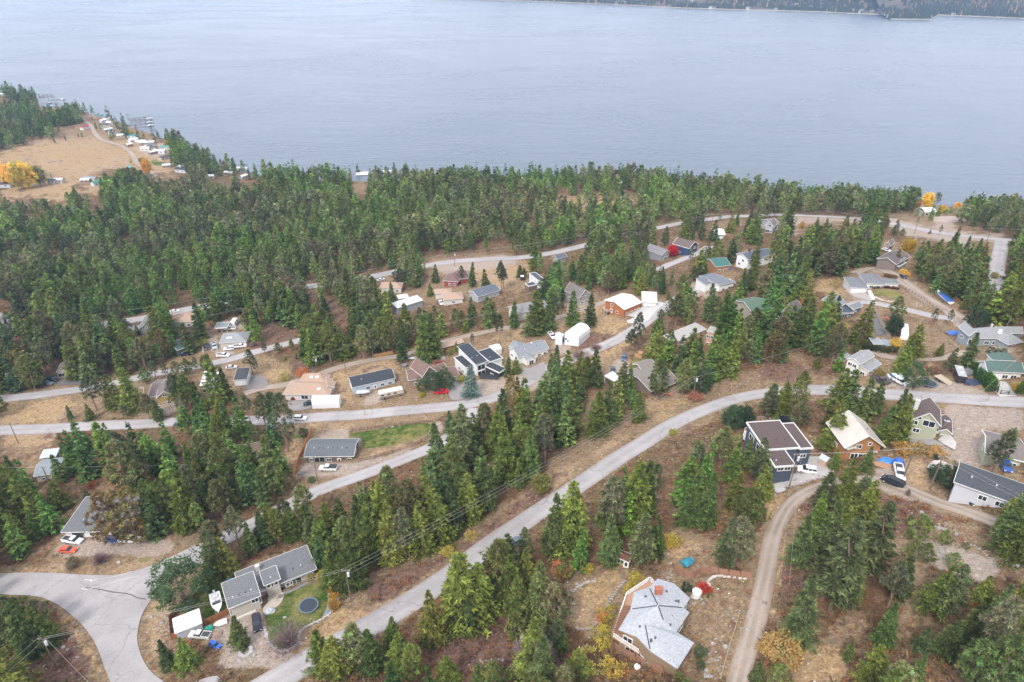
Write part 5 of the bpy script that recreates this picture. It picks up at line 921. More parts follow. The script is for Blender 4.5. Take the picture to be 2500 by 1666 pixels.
boat('motor_boat','boat','long white boat with bright blue cover at the edge of the right lane','M4',(1692,380),(1560,310),2.6,(.78,.78,.78),(.5,.5,.5),cover=(.02,.09,.35),hh=1.3)
boat('skiff','boat','white skiff beside the whitish shed and fir trunks','M2',(1385,865),(1305,880),1.6,(.7,.7,.7),(.5,.5,.5),trailer=False,hh=.6,cockpit=False)
boat('kayak','kayak','red kayak lying behind the weathered house','M3',(1480,1185),(1398,1195),.8,(.65,.08,.06),(.3,.05,.05),trailer=False,hh=.35,cockpit=False)
boat('canoe','canoe','bright red canoe beside the rail fence and green shrub','M4',(1110,505),(1165,528),.9,(.7,.03,.015),(.3,.05,.05),trailer=False,hh=.4,cockpit=False)
boat('covered_boat','boat','small teal covered boat on the grass above the wooden fence','B4',(1285,490),(1378,430),2.0,(.05,.22,.28),(.4,.4,.4),cover=(.02,.20,.27),trailer=False,hh=.9)
# flat trailer, trampolines, tubs, tanks, tarps, bins
def flat_trailer():
    r, f = hit('M4', 1560, 1055), hit('M4', 1705, 1100); c = (r + f) / 2; a = math.atan2(f.y - r.y, f.x - r.x); l = (f - r).length
    root = empty('flatbed_trailer', (c.x, c.y, H(c.x, c.y)), a, 'long flatbed car trailer on the gravel lot beside the black box trailer', 'trailer')
    MB().box((0, 0, .65), (l, 2.2, .14)).build('deck_floor', M('wood', (.42, .34, .25)), root); MB().box((0, 1.15, .8), (l, .1, .2)).box((0, -1.15, .8), (l, .1, .2)).build('side_rail', M('plain', (.5, .45, .38)), root)
    for x in (-.6, .5):
        for s in (-1, 1): MB().tube((x - 1, s * 1.0, .34), (x - 1, s * 1.25, .34), .35, .35, 12).build('wheel', M('rubber'), root)
    MB().beam((l / 2, 0, .6), (l / 2 + 1.3, 0, .55), .14, .14).build('tow_bar', M('plain', (.1, .1, .1)), root)
flat_trailer()
def trampoline(key, p, r, label):
    c = hit(key, *p); root = empty('trampoline', c, 0, label, 'trampoline'); n = 28
    MB().prism([((r - .35) * math.cos(2 * math.pi * k / n), (r - .35) * math.sin(2 * math.pi * k / n)) for k in range(n)], .86, .9).build('jumping_mat', M('plain', (.03, .04, .055)), root)
    rg = MB(); 
    rg.loft([[(q * math.cos(2 * math.pi * k / n), q * math.sin(2 * math.pi * k / n), z) for q, z in ((r - .32, .9), (r, .9), (r, .96), (r - .32, .96))] for k in range(n + 1)], cap=False)
    rg.build('rim_pad', M('plain', (.10, .16, .18)), root)
    for k in range(6): t = k * math.pi / 3; MB().tube((r * .95 * math.cos(t), r * .95 * math.sin(t), 0), (r * .95 * math.cos(t), r * .95 * math.sin(t), .9), .04).build('leg', M('plain', (.4, .4, .42)), root)
trampoline('B2', (1668, 870), 2.25, 'round black trampoline with teal rim on the green lawn')
trampoline('M4', (1495, 1110), 2.2, 'round dark trampoline on the gravel lot by the main road')
def tub(name, key, p, r, h, col, label, cat):
    c = hit(key, *p); root = empty(name, c, 0, label, cat); MB().tube((0, 0, 0), (0, 0, h), r, r, 24).build('shell', M('plain', col), root); MB().tube((0, 0, h + .003), (0, 0, h + .09), r * 1.04, r * .9, 24).build('lid', M('plain', tuple(min(1, q * 1.25) for q in col)), root)
tub('round_pool', 'M4', (1110, 745), 2.3, 1.1, (.2, .22, .24), 'round covered pool beside the small metal-roofed shed', 'pool')
tub('water_tank', 'B4', (1410, 770), .9, 1.5, (.72, .74, .72), 'white round water tank ringed by stones beside the pale-roofed house', 'tank')
tub('satellite_dish', 'B4', (845, 1455), .55, .5, (.7, .7, .7), 'white satellite dish in the brush below the wood fence', 'dish')
tub('fire_pit', 'B2', (1340, 745), .5, .4, (.12, .12, .12), 'round dark fire pit on the pale patio', 'fire pit')
tub('hot_tub', 'M3', (1190, 830), 1.2, 1, (.3, .18, .12), 'hot tub with dark lid beside the wood fence corner', 'hot tub')
tub('patio_umbrella', 'M2', (1280, 940), 1.1, 1.1, (.14, .15, .17), 'dark round table beside the tall fir trunk', 'table')
def lumpy(name, key, p, sx, sy, h, col, label, cat, rz=0, seed=1, kind='tarp'):
    c = hit(key, *p); rg = random.Random(seed); n, m_ = 10, 5; rings = []
    for j in range(m_):
        q = math.cos(j / (m_ - .5) * math.pi / 2) ** .6; z = h * math.sin(j / (m_ - .5) * math.pi / 2); rings.append([(sx / 2 * q * math.cos(2 * math.pi * k / n) * rg.uniform(.82, 1.15), sy / 2 * q * math.sin(2 * math.pi * k / n) * rg.uniform(.82, 1.15), z * rg.uniform(.85, 1.15)) for k in range(n)])
    o = MB().loft(rings).build(name, M(kind, col), None); o.location = c; o.rotation_euler.z = rz; return tag(o, label, cat)
lumpy('blue_tarp', 'B5', (1895, 800), 3.8, 2.8, 1.2, (.04, .2, .62), 'large bright blue tarp over lumber beside the log house', 'tarp', -.4, 1)
lumpy('blue_tarp', 'B5', (2040, 825), 2.6, 3, 1.8, (.03, .13, .5), 'smaller blue tarp over the load behind the white pickup', 'tarp', 0, 2)
lumpy('blue_tarp', 'M4', (1735, 645), 6.5, 3.4, .9, (.05, .14, .45), 'flat blue tarp on the slope left of the rambling pale-roofed house', 'tarp', -.1, 3)
lumpy('blue_tarp', 'M4', (755, 205), 1.8, 2.2, 1.3, (.08, .25, .45), 'blue tarp bundle at the left wall of the long white house', 'tarp', 0, 4)
lumpy('blue_tarp', 'M4', (645, 488), 2.2, 1.6, 1.6, (.03, .2, .5), 'blue tarp bundle at the left foot of the blue-grey gabled house', 'tarp', 0, 5)
lumpy('teal_tarp', 'B2', (770, 570), 3.4, 1.8, .8, (.02, .25, .38), 'teal blue cover beside the left back corner of the house with trampoline lawn', 'tarp', .3, 6)
lumpy('green_tarp', 'B2', (520, 1120), 2.2, 1.6, 1, (.02, .28, .2), 'green covered box beside the wooden fence', 'tarp', .3, 7)
lumpy('blue_tarp', 'R3', (2135, 950), 2.6, 2, 1, (.04, .08, .4), 'dark blue tarp beside the teal-roofed log house', 'tarp', 0, 8)
lumpy('barbecue_cover', 'B2', (1285, 685), 2.6, 1.3, 1, (.04, .1, .33), 'blue cushioned sofa under the front porch above the pale patio', 'sofa', .25, 9)
lumpy('patio_set', 'B2', (1215, 915), 2.6, 2.2, .9, (.42, .45, .47), 'covered grey patio set at the edge of the lawn', 'patio set', .2, 10)
lumpy('red_shrub', 'M2', (285, 1232), 2.6, 2.4, 1.7, (.12, .015, .03), 'dark red round shrub before the tan hip-roofed house', 'shrub', 0, 11, 'stone')
lumpy('tarp_pile', 'M4', (1840, 1010), 4, 3.2, 1.8, (.14, .14, .15), 'grey covered pile between the box trailer and the cedar hedge', 'tarp', 0, 12)
lumpy('tarp_pile', 'M4', (1900, 1090), 5, 4, .8, (.03, .045, .08), 'dark navy tarp on the ground beside the cedar hedge', 'tarp', 0, 13)
lumpy('junk_pile', 'B6', (760, 960), 6, 4, 1.8, (.5, .45, .42), 'heap of white and brown scrap behind the willow bush', 'scrap pile', 0, 14, 'stone')
lumpy('junk_pile', 'B5', (1890, 835), 6, 3, .6, (.35, .2, .12), 'stack of orange lumber under the large blue tarp', 'lumber pile', -.3, 15, 'wood')
lumpy('firewood_pile', 'B2', (615, 1180), 2.4, 2, .7, (.28, .2, .15), 'pile of cut wood beside the green covered box', 'wood pile', 0, 16, 'wood')
lumpy('rubble_pile', 'B3', (455, 1020), 3, 2, .8, (.25, .23, .22), 'grey rubble pile inside the fence of the brown house', 'rubble', .4, 17, 'stone')
lumpy('dirt_mound', 'R4', (1740, 470), 24, 14, 2.2, (.36, .29, .24), 'large pale dirt mound behind the upper road at right', 'mound', 0, 18, 'stone')
lumpy('wood_pile', 'M2', (1625, 870), 2.5, 2, 1.2, (.3, .27, .25), 'pile of scrap beside the orange timber shed', 'scrap pile', 0, 19, 'stone')
# ================================================================ fences, hedges, poles
_pm = {}
def post_mesh(h, m):
    k = (round(h, 2), m.name)
    if k not in _pm: o = MB().box((0, 0, h / 2 - .1), (.13, .13, h + .4)).build('post', m); _pm[k] = o.data; bpy.data.objects.remove(o)
    return _pm[k]
def fence(name, key, pts, h, mt, label, post_every=2.4, panel=True, rails=0, cat='fence', postc=None, lift=0, sm=False):
    stone = 'edging' in cat or 'wall' in cat and 'concrete' not in name
    W = [hit(key, *p) for p in pts]; P = [(w.x, w.y) for w in W]
    if sm: P = [tuple(p) for p in smooth(P, 4)]
    c = Vector((P[0][0], P[0][1], H(*P[0]))); root = empty(name, c, 0, label, cat); pm, bm_, k = MB(), MB(), 0
    for a, b in zip(P, P[1:]):
        d = math.dist(a, b); n = max(1, round(d / post_every))
        for i in range(n):
            p = (a[0] + (b[0] - a[0]) * i / n, a[1] + (b[1] - a[1]) * i / n); q = (a[0] + (b[0] - a[0]) * (i + 1) / n, a[1] + (b[1] - a[1]) * (i + 1) / n)
            zp, zq = H(*p) - c.z, H(*q) - c.z; A = Vector((p[0] - c.x, p[1] - c.y, zp)); Bv = Vector((q[0] - c.x, q[1] - c.y, zq)); k += 1
            if not stone: link('post', post_mesh(h, postc or mt), root).location = A
            else: st = .35 + .25 * random.random(); pm.box(tuple(A.lerp(Bv, .5) + Vector((random.uniform(-.1, .1), random.uniform(-.1, .1), h * .3))), (st + .25, st, h * random.uniform(.7, 1.3)), None)
            if panel and not stone: m_ = A.lerp(Bv, .04); m2 = A.lerp(Bv, .96); bm_.beam(m_ + Vector((0, 0, h / 2)), m2 + Vector((0, 0, h / 2)), .06, h - .06)
            for r_ in range(rails): zz = h * (r_ + 1) / rails - .08; bm_.beam(A + Vector((0, 0, zz)), Bv + Vector((0, 0, zz)), .07, .12)
    if pm.v: pm.build('stone_course', mt, root, bevel=.06)
    if bm_.v: bm_.build('board_panel' if panel else 'rail', mt, root)
    return root
RW = M('wood', (.30, .12, .05)); OW = M('wood', (.48, .20, .07)); DW = M('wood', (.16, .09, .065)); BW = M('wood', (.30, .165, .105))
fence('wooden_fence','B2',[(545,520),(340,760),(75,1020),(95,1235),(300,1150),(560,1035),(730,950),(790,920)],1.9,RW,'reddish board fence round the yard with the motor boat')
fence('wooden_fence','B3',[(572,525),(510,690),(430,870),(362,1045)],1.9,OW,'bright orange board fence left of the brown house')
fence('rail_fence','B3',[(1110,885),(1300,845),(1500,785),(1760,690),(1900,620),(2000,540)],1.3,DW,'dark brown rail fence along the lower side of the green paddock',panel=False,rails=3)
fence('rail_fence','B3',[(1010,570),(1040,535),(1300,505),(1600,465),(1960,430),(2000,540)],1.3,DW,'brown rail fence along the upper side of the green paddock',panel=False,rails=3)
fence('wooden_fence','B4',[(1200,520),(1290,580),(1380,585),(1450,545),(1540,540),(1620,560),(1720,575),(1830,590),(1945,605)],1.8,BW,'terracotta board fence above the turnaround of the pale-roofed house')
fence('wooden_fence','B4',[(560,1230),(700,1320),(830,1385),(925,1440),(1100,1510)],1.8,BW,'terracotta board fence below the deck of the pale-roofed house')
fence('wooden_fence','M2',[(990,860),(1080,845),(1180,825)],1.8,M('wood', (.36,.2,.08)),'short tan board fence along the dirt lane under firs')
fence('wooden_fence','M3',[(870,1030),(930,1090),(980,1110)],1.8,M('wood', (.36,.2,.08)),'short board fence below the white canopy')
fence('wooden_fence','M3',[(1415,930),(1440,945),(1475,955)],1.8,M('wood', (.45,.28,.1)),'yellowish board fence right of the weathered house')
fence('wooden_fence','M3',[(1135,850),(1200,865),(1215,830)],1.7,M('wood', (.45,.25,.12)),'small board fence round the hot tub')
fence('rail_fence','M4',[(1235,220),(1320,265),(1400,315),(1480,365),(1560,420),(1630,465)],1.2,DW,'dark post fence along the lane beside the oval lawn',panel=False,rails=2)
fence('wire_fence','M4',[(1100,480),(1220,505),(1330,520),(1440,545),(1540,570),(1600,625),(1700,690),(1800,735)],1.2,M('wood', (.2,.15,.12)),'post and wire fence across the dry slope at right',panel=False,rails=1)
fence('concrete_wall','M4',[(1015,455),(1060,540),(1110,640),(1150,700)],1.4,M('concrete', (.42,.36,.31)),'pale retaining wall right of the dark asphalt drive',post_every=3)
fence('metal_gate','M4',[(2135,1190),(2210,1195),(2285,1200)],1.4,M('plain', (.02,.02,.02)),'black metal gate across the pale concrete drive',panel=False,rails=3,post_every=1.2,cat='gate')
fence('metal_fence','M4',[(2050,1165),(2110,1180),(2120,1120)],1.4,M('plain', (.03,.03,.03)),'short black railing beside the cedar hedge',panel=False,rails=2,post_every=1.2)
fence('rail_fence','B1',[(215,585),(330,545),(440,505),(560,465)],1.2,DW,'dark post fence above the bluish-roofed house at left',panel=False,rails=2)
fence('white_fence','M1',[(1825,970),(1825,905),(1900,888),(1945,885),(1955,955)],1.3,M('plain', (.75,.75,.74)),'white rail fence round the two cars beside the beige house',panel=False,rails=2)
fence('guard_rail','M1',[(1180,1300),(1290,1290),(1300,1360)],1.2,M('plain', (.6,.6,.6)),'pale rail beside the olive gabled house',panel=False,rails=2)
fence('stone_edging','B2',[(1160,1090),(1190,1220),(1250,1320),(1350,1370),(1470,1340),(1540,1270),(1560,1180),(1600,1110),(1720,1050),(1840,990),(1940,900),(2000,820),(1990,700)],.38,M('stone', (.38,.37,.36)),'grey stone edging curving round the trampoline lawn',post_every=.7,cat='edging',sm=True)
fence('stone_edging','B2',[(870,1360),(880,1410),(930,1430),(990,1390),(1000,1330),(960,1300)],.35,M('stone', (.42,.41,.4)),'ring of grey stones round the small fir on the drive',post_every=.7,cat='edging',sm=True)
fence('stone_edging','B4',[(165,880),(195,790),(260,700),(350,645),(440,630)],.5,M('stone', (.40,.37,.34)),'curved dry stone wall on the left of the round lawn',post_every=.7,cat='stone wall',sm=True)
fence('stone_edging','B4',[(260,1082),(380,1085),(470,1020),(540,900),(600,790),(660,700),(730,625)],.45,M('stone', (.30,.27,.25)),'low stone wall on the right of the round lawn',post_every=.7,cat='stone wall',sm=True)
fence('stone_edging','B4',[(1530,680),(1530,620),(1600,580),(1700,585),(1900,610)],.35,M('stone', (.5,.47,.44)),'low line of stones under the terracotta fence',post_every=.8,cat='stone wall',sm=True)
fence('retaining_wall','B5',[(790,1075),(900,1050),(1010,1020),(1150,980),(1290,975)],.9,M('stone', (.42,.38,.36)),'low stone retaining wall below the white suv',post_every=.9,cat='wall',sm=True)
fence('stone_edging','M4',[(1010,315),(1080,345),(1160,360),(1210,350)],.5,M('stone', (.6,.56,.5)),'row of pale stones below the oval lawn',post_every=.8,cat='stone wall',sm=True)
fence('log_rail','B4',[(1815,960),(1780,1090),(1730,1230),(1690,1380),(1640,1560)],.5,M('wood', (.42,.34,.25)),'long thin wooden rail beside the gravel drive',panel=False,rails=1,post_every=4)
fence('log_rail','M4',[(800,1020),(950,1022),(1080,1018),(1160,1005)],.5,M('wood', (.42,.3,.2)),'low log rail behind the branch-loaded pickup',panel=False,rails=1,post_every=3)
POLES = {}
def pole(pid, key, top, base=None, arm=True, tr=False, where=''):
    if base: b = hit(key, *base); h = height_at(b, nat(key, *top)[1])
    else: h = 11.0; b = hit(key, *top, dh=h)
    h = max(7.0, min(h, 14)); root = empty('utility_pole', b, 0, 'wooden utility pole ' + where, 'utility pole', 'utility poles along the lanes')
    MB().tube((0, 0, -.5), (0, 0, h), .17, .11, 8).build('post', M('wood', (.17, .13, .10)), root)
    pts = []
    if arm:
        MB().box((0, 0, h - .5), (1.9, .1, .12)).build('crossarm', M('wood', (.22, .18, .15)), root)
        for s in (-.85, 0, .85): MB().tube((s, 0, h - .44), (s, 0, h - .2), .07, .05, 6).build('insulator', M('plain', (.6, .6, .62)), root)
    if tr: MB().tube((.42, 0, h - 2.3), (.42, 0, h - 1.2), .28, .28, 12).build('transformer', M('plain', (.62, .63, .65)), root)
    POLES[pid] = (b, h); FOOT.append((b.x, b.y, 0, .8, .8)); return root
pole('a','B8',(440,1055),(650,1400),tr=True,where='on the slope left of the junction')
pole('b','B2',(2100,420),(2150,795),tr=True,where='beside the diagonal road right of the trampoline lawn')
pole('c','M3',(1700,1020),(1655,1260),tr=True,where='above the bend of the main road')
pole('d','B3',(583,825),(640,1115),where='in front of the brown house')
pole('e','M2',(740,870),(752,990),arm=False,where='on the dry grass above the pale blue house')
pole('f','M2',(475,850),(492,985),tr=True,where='beside the orange bush on the dirt lane')
pole('g','M1',(525,880),(568,995),tr=True,where='between firs above the beige cottage')
pole('h','B1',(98,150),(212,390),arm=False,where='at the left edge of the middle street')
pole('i','B1',(505,655),(572,862),where='in front of the bluish-roofed house')
pole('j','B5',(885,690),(782,1098),tr=True,where='at the corner of the concrete drive of the modern house')
pole('k','B6',(818,830),(668,1155),where='beside the willow bush and gravel drive')
pole('l','B6',(552,755),(412,1060),where='behind the black minivan')
pole('m','M4',(905,583),(845,760),where='between firs left of the asphalt drive')
pole('n','R4',(890,820),(868,905),tr=True,where='at the top left corner of the long white house')
pole('o','R4',(1265,725),(1218,855),arm=False,where='left of the broad brown-roofed house')
pole('p','R4',(1480,490),(1450,582),where='on the pull-out of the upper road at right')
pole('q','R4',(1330,462),(1310,522),where='on the near side of the upper road')
pole('r','R4',(2062,603),(2046,642),arm=False,where='at the side-road corner, upper right')
pole('s','R2',(1868,868),(1876,998),tr=True,where='on the upper road above the dark red house')
pole('t','R2',(1580,1110),(1582,1190),arm=False,where='right of the salmon roof under the upper road')
pole('u','M2',(915,700),(922,865),where='among the firs beside the dirt lane')
pole('v','M2',(1612,720),(1622,862),arm=False,where='in front of the orange timber shed')
pole('w','M3',(130,385),(126,520),arm=False,where='in front of the light grey house above the dirt lane')
pole('x','M1',(2165,560),(2192,682),where='behind the beige house with skylights')
pole('y','R3',(900,630),None,where='on the upper road above the dense firs')
pole('z','R3',(1990,450),None,where='on the upper road at its crest')
pole('A','R4',(750,388),None,where='on the upper road before the shore firs')
pole('B','M3',(850,160),None,arm=False,where='beside the fir left of the orange house')
pole('C','B7',(345,768),(330,850),arm=False,where='on the right edge of the long gravel drive')
wire_i = 0
def wires(name_a, name_b, n=2, offs=None, sag=.012, where=''):
    pa, ha = POLES[name_a] if isinstance(name_a, str) else name_a; pb, hb = POLES[name_b] if isinstance(name_b, str) else name_b
    A = pa + Vector((0, 0, ha - .2)); Bv = pb + Vector((0, 0, hb - .2)); d = (Bv - A).length
    for k in range(n):
        o = (Vector((.85, 0, 0)) * (1 if k == 0 else -1) if k < 2 else Vector((0, 0, 0))); dz = (0, 0, -1.8, -2.4)[k]; m = MB(); prev = None
        for i in range(13):
            t = i / 12; q = A.lerp(Bv, t) + o + Vector((0, 0, dz - 4 * sag * d * t * (1 - t)))
            if prev is not None: m.beam(prev, q, .03, .03)
            prev = q
        w = m.build('power_line', M('plain', (.38, .37, .35)))
        tag(w, ('right' if k == 0 else 'left' if k == 1 else 'slack lower') + ' power wire ' + where, 'power line', 'overhead power lines ' + where)
def off(key, x, y, dh=11.0): b = hit(key, x, y, dh=dh); return (b, dh)
wires('a','b',2,where='from the junction pole to the trampoline lawn pole')
wires('b','c',3,where='from the trampoline lawn pole to the main road bend')
wires('a',off('B8',-400,1800),2,where='leaving the left edge below the junction')
wires('a',off('B8',1300,1900),1,where='leaving the bottom edge at the junction')
wires('c','m',1,where='above the firs right of the main road bend'); wires('j','l',2,where='from the modern house to the log house yard'); wires('l','k',1,where='over the gravel drive behind the minivan')
wires('l',off('M4',2500,640),1,where='over the sage green house'); wires('k',off('B6',1700,1300),2,where='over the long slate roof'); wires('j','C',2,where='along the long gravel drive')
wires('s','y',3,where='along the upper road over the dense firs'); wires('y','z',3,where='rising to the crest of the upper road'); wires('z','A',2,where='along the crest of the upper road')
wires('A','q',2,where='over the pull-out at upper right'); wires('q','p',1,where='across the upper road at right'); wires('p',off('R4',2500,540),2,where='to the right edge over the upper road')
wires('g','x',2,where='above the upper left street'); wires('f','u',2,where='over the orange bush and dirt lane'); wires('u','w',2,where='over the firs above the modern house'); wires('w','B',1,where='above the steep grey cottage')
wires('f',off('M2',-600,1150),1,where='over the left street and dry slope'); wires('i','d',2,where='over the firs left of the brown house'); wires('i',off('B1',-500,655),2,where='leaving the left edge over the bluish roof'); wires('s',off('M1',300,690),2,where='over the big forest above the left street')
# small street things
def sign(key, base, h, col, label):
    c = hit(key, *base); root = empty('road_sign', c, R(20), label, 'sign'); MB().tube((0, 0, 0), (0, 0, h), .04, .04, 6).build('post', M('plain', (.4, .4, .4)), root); MB().box((0, -.05, h - .3), (.7, .04, .7)).build('sign_plate', M('plain', col), root)
sign('B8', (1385, 245), 2.2, (.6, .58, .55), 'small pale road sign on the verge above the junction')
# cedar hedges
# ================================================================ vegetation
def foliage_mat(name, rough=.9, trans=.27, rnd=.36):
    m = bpy.data.materials.new(name); m.use_nodes = True; nt = m.node_tree; N = nt.nodes; b = N['Principled BSDF']; lk = nt.links.new; b.inputs['Roughness'].default_value = rough; b.inputs['Specular IOR Level'].default_value = .2
    a = N.new('ShaderNodeVertexColor'); a.layer_name = 'tint'; oi = N.new('ShaderNodeObjectInfo'); r = N.new('ShaderNodeMapRange'); r.inputs[3].default_value = 1.27 - rnd; r.inputs[4].default_value = 1.27 + rnd; lk(oi.outputs['Random'], r.inputs[0])
    h = N.new('ShaderNodeHueSaturation'); lk(a.outputs[0], h.inputs['Color']); lk(r.outputs[0], h.inputs['Value']); r2 = N.new('ShaderNodeMath'); r2.operation = 'PINGPONG'; m3 = N.new('ShaderNodeMath'); m3.operation = 'MULTIPLY'; m3.inputs[1].default_value = 7.3
    lk(oi.outputs['Random'], m3.inputs[0]); lk(m3.outputs[0], r2.inputs[0]); r2.inputs[1].default_value = 1; r4 = N.new('ShaderNodeMapRange'); r4.inputs[3].default_value = .468; r4.inputs[4].default_value = .502; lk(r2.outputs[0], r4.inputs[0]); lk(r4.outputs[0], h.inputs['Hue'])
    lk(h.outputs[0], b.inputs['Base Color']); t = N.new('ShaderNodeBsdfTranslucent'); lk(h.outputs[0], t.inputs[0]); x = N.new('ShaderNodeMixShader'); x.inputs[0].default_value = trans; lk(b.outputs[0], x.inputs[1]); lk(t.outputs[0], x.inputs[2]); lk(x.outputs[0], N['Material Output'].inputs[0])
    return m
FOL = foliage_mat('foliage'); FOLS = foliage_mat('foliage_mass', rnd=0); BARK = M('wood', (.15, .105, .08)); BARKP = M('wood', (.24, .16, .12))
def tris(P, D, Lh, Wd, rg, col):
    """narrow leaf-spray triangles at P along unit D"""
    n = len(P); r = rg.normal(size=(n, 3)); S = np.cross(D, r); S /= np.linalg.norm(S, axis=1)[:, None] + 1e-9
    V = np.empty((n, 3, 3)); V[:, 0] = P - S * Wd[:, None] / 2; V[:, 1] = P + S * Wd[:, None] / 2; V[:, 2] = P + D * Lh[:, None]
    return V.reshape(-1, 3), np.repeat(col, 3, 0)
def unit(v): return v / (np.linalg.norm(v, axis=1)[:, None] + 1e-9)
def fir(seed, nb, nl, Rm=.2, col=(.050, .095, .030), H_=15., lw=1.0, t0=.06, bare=0, tipc=(1.8, 1.6, 1.25), shape=.8, wf=1.0):
    rg = np.random.default_rng(seed); t = rg.uniform(0, 1, nb) ** 1.2; t = np.clip(np.round(t * 19) / 19 + rg.normal(0, .007, nb), 0, 1); t = t0 + (1 - t0) * t; lean = rg.uniform(0, 6.28)
    an = rg.uniform(0, 2 * np.pi, nb); asym = 1 + .22 * np.sin(an + lean) + .1 * np.sin(3 * an + seed)
    prof = (1 - t) ** shape * np.minimum(1, (t - t0 + .06) / .14) ** .5
    ly = 1 + .22 * np.sin(t * H_ * 3.1 + seed) ; Lb = Rm * H_ * prof * rg.uniform(.72, 1.22, nb) * asym * ly + .25
    B_ = np.repeat(np.arange(nb), nl); s = rg.uniform(.18, 1, nb * nl) ** .75; a = an[B_]; out = np.stack([np.cos(a), np.sin(a), np.zeros_like(a)], 1); sd = np.stack([-np.sin(a), np.cos(a), np.zeros_like(a)], 1)
    L_ = Lb[B_]; x = L_ * s; droop = -.28 * x - .1 * x * s + .16 * L_ * s ** 3 + .5 * (t[B_] > .85) * x
    side = rg.choice([-1, 1], len(B_)) ; sw = (1 - s * .75) * L_ * .26
    P = out * x[:, None] + sd * (side * sw * rg.uniform(0, 1, len(B_)))[:, None]; P[:, 2] += t[B_] * H_ * .985 + droop + rg.normal(0, .08, len(B_))
    D = unit(out * .75 + sd * (side * rg.uniform(.1, .95, len(B_)))[:, None] + np.array([0, 0, -.18]) + rg.normal(0, .22, (len(B_), 3)) + np.array([0, 0, 1.]) * (t[B_] > .9)[:, None] * .6)
    Lf = (.42 + .3 * rg.uniform(size=len(B_))) * lw * np.minimum(1, .5 + L_ / 3); W = Lf * rg.uniform(.3, .55, len(B_)) * wf
    br = rg.uniform(.5, 1.45, nb)[B_] * rg.uniform(.65, 1.4, len(B_)); tip = np.clip((s - .72) / .28, 0, 1)[:, None] * rg.uniform(0, 1, (len(B_), 1)); c = np.array(col)[None] * br[:, None]; c = c * (1 - tip) + c * np.array(tipc)[None] * tip
    V, C = tris(P, D, Lf, W, rg, c); return V, C
def pine(seed, nt_, nl, Rm=.2, col=(.075, .108, .052), H_=15., lw=1.0, t0=.28, flat=.9, wf=1.0):
    rg = np.random.default_rng(seed); u = rg.uniform(0, 1, nt_); t = t0 + (1 - t0) * u; pr = np.sin(np.pi * np.clip(.12 + .88 * u, 0, 1) ** flat) ** .7 * (1 - .35 * u) + .06
    an = rg.uniform(0, 2 * np.pi, nt_); lob = 1 + .3 * np.sin(2 * an + seed + t * 7) + .15 * np.sin(5 * an - t * 19); r = Rm * H_ * pr * lob * rg.uniform(.3, 1.05, nt_) ** .55
    C0 = np.stack([r * np.cos(an), r * np.sin(an), t * H_ * .96 + .12 * r], 1); B_ = np.repeat(np.arange(nt_), nl)
    D = unit(rg.normal(size=(len(B_), 3)) + np.array([0, 0, .45]) + .5 * unit(C0 - np.array([0, 0, 1]) * C0[:, 2:3])[B_]); P = C0[B_] + D * rg.uniform(0, .35, (len(B_), 1)) * lw
    Lf = (.36 + .26 * rg.uniform(size=len(B_))) * lw; W = Lf * rg.uniform(.3, .55, len(B_)) * wf; c = np.array(col)[None] * (rg.uniform(.45, 1.55, nt_)[B_] * rg.uniform(.7, 1.35, len(B_)))[:, None]; c = c * (1 + rg.normal(0, .09, (nt_, 3)))[B_]
    return tris(P, D, Lf, W, rg, np.abs(c))
def broad(seed, ncl, nl, Rm, col, H_, lw=.8, t0=.15, col2=None):
    rg = np.random.default_rng(seed); d = unit(rg.normal(size=(ncl, 3))); rr = rg.uniform(.35, 1, ncl) ** .5; lob = 1 + .2 * np.sin(3 * np.arctan2(d[:, 1], d[:, 0]) + seed)
    hz = (1 - t0) * H_ / 2; C0 = d * rr[:, None] * np.array([Rm * H_, Rm * H_, hz]) * lob[:, None]; C0[:, 2] += t0 * H_ + hz; B_ = np.repeat(np.arange(ncl), nl)
    D = unit(rg.normal(size=(len(B_), 3))); P = C0[B_] + D * rg.uniform(0, .6, (len(B_), 1)) * lw; Lf = (.2 + .2 * rg.uniform(size=len(B_))) * lw; W = Lf * .7
    cc = np.array(col)[None] * np.ones((ncl, 1)) if col2 is None else np.where(rg.uniform(size=(ncl, 1)) < .3, np.array(col2)[None], np.array(col)[None]); c = cc[B_] * (rg.uniform(.65, 1.3, ncl)[B_] * rg.uniform(.8, 1.2, len(B_)))[:, None]
    return tris(P, D, Lf, W, rg, c)
def twigs(seed, n, Rm, H_, col):
    rg = np.random.default_rng(seed); P = []; D = []; L_ = []
    for i in range(n):
        a = rg.uniform(0, 6.28); e = rg.uniform(.35, 1.4); s = rg.uniform(0, .7); d0 = np.array([math.cos(a) * math.cos(e), math.sin(a) * math.cos(e), math.sin(e)]); sc = np.array([Rm * 1.5, Rm * 1.5, .8]) * H_; p = d0 * s * sc; P.append(p); dd = d0 * sc + rg.normal(0, .22, 3) * sc; D.append(dd); L_.append(rg.uniform(.15, .3) * np.linalg.norm(dd))
    P = np.array(P); D = unit(np.array(D)); L_ = np.array(L_); c = np.array(col)[None] * rg.uniform(.6, 1.4, (n, 1)); return tris(P, D, L_, np.full(n, .09), rg, c)
def cmesh(name, VC, m=None): V, C = VC; return fast_mesh(name, V, np.arange(len(V)).reshape(-1, 3), m or FOL, C)
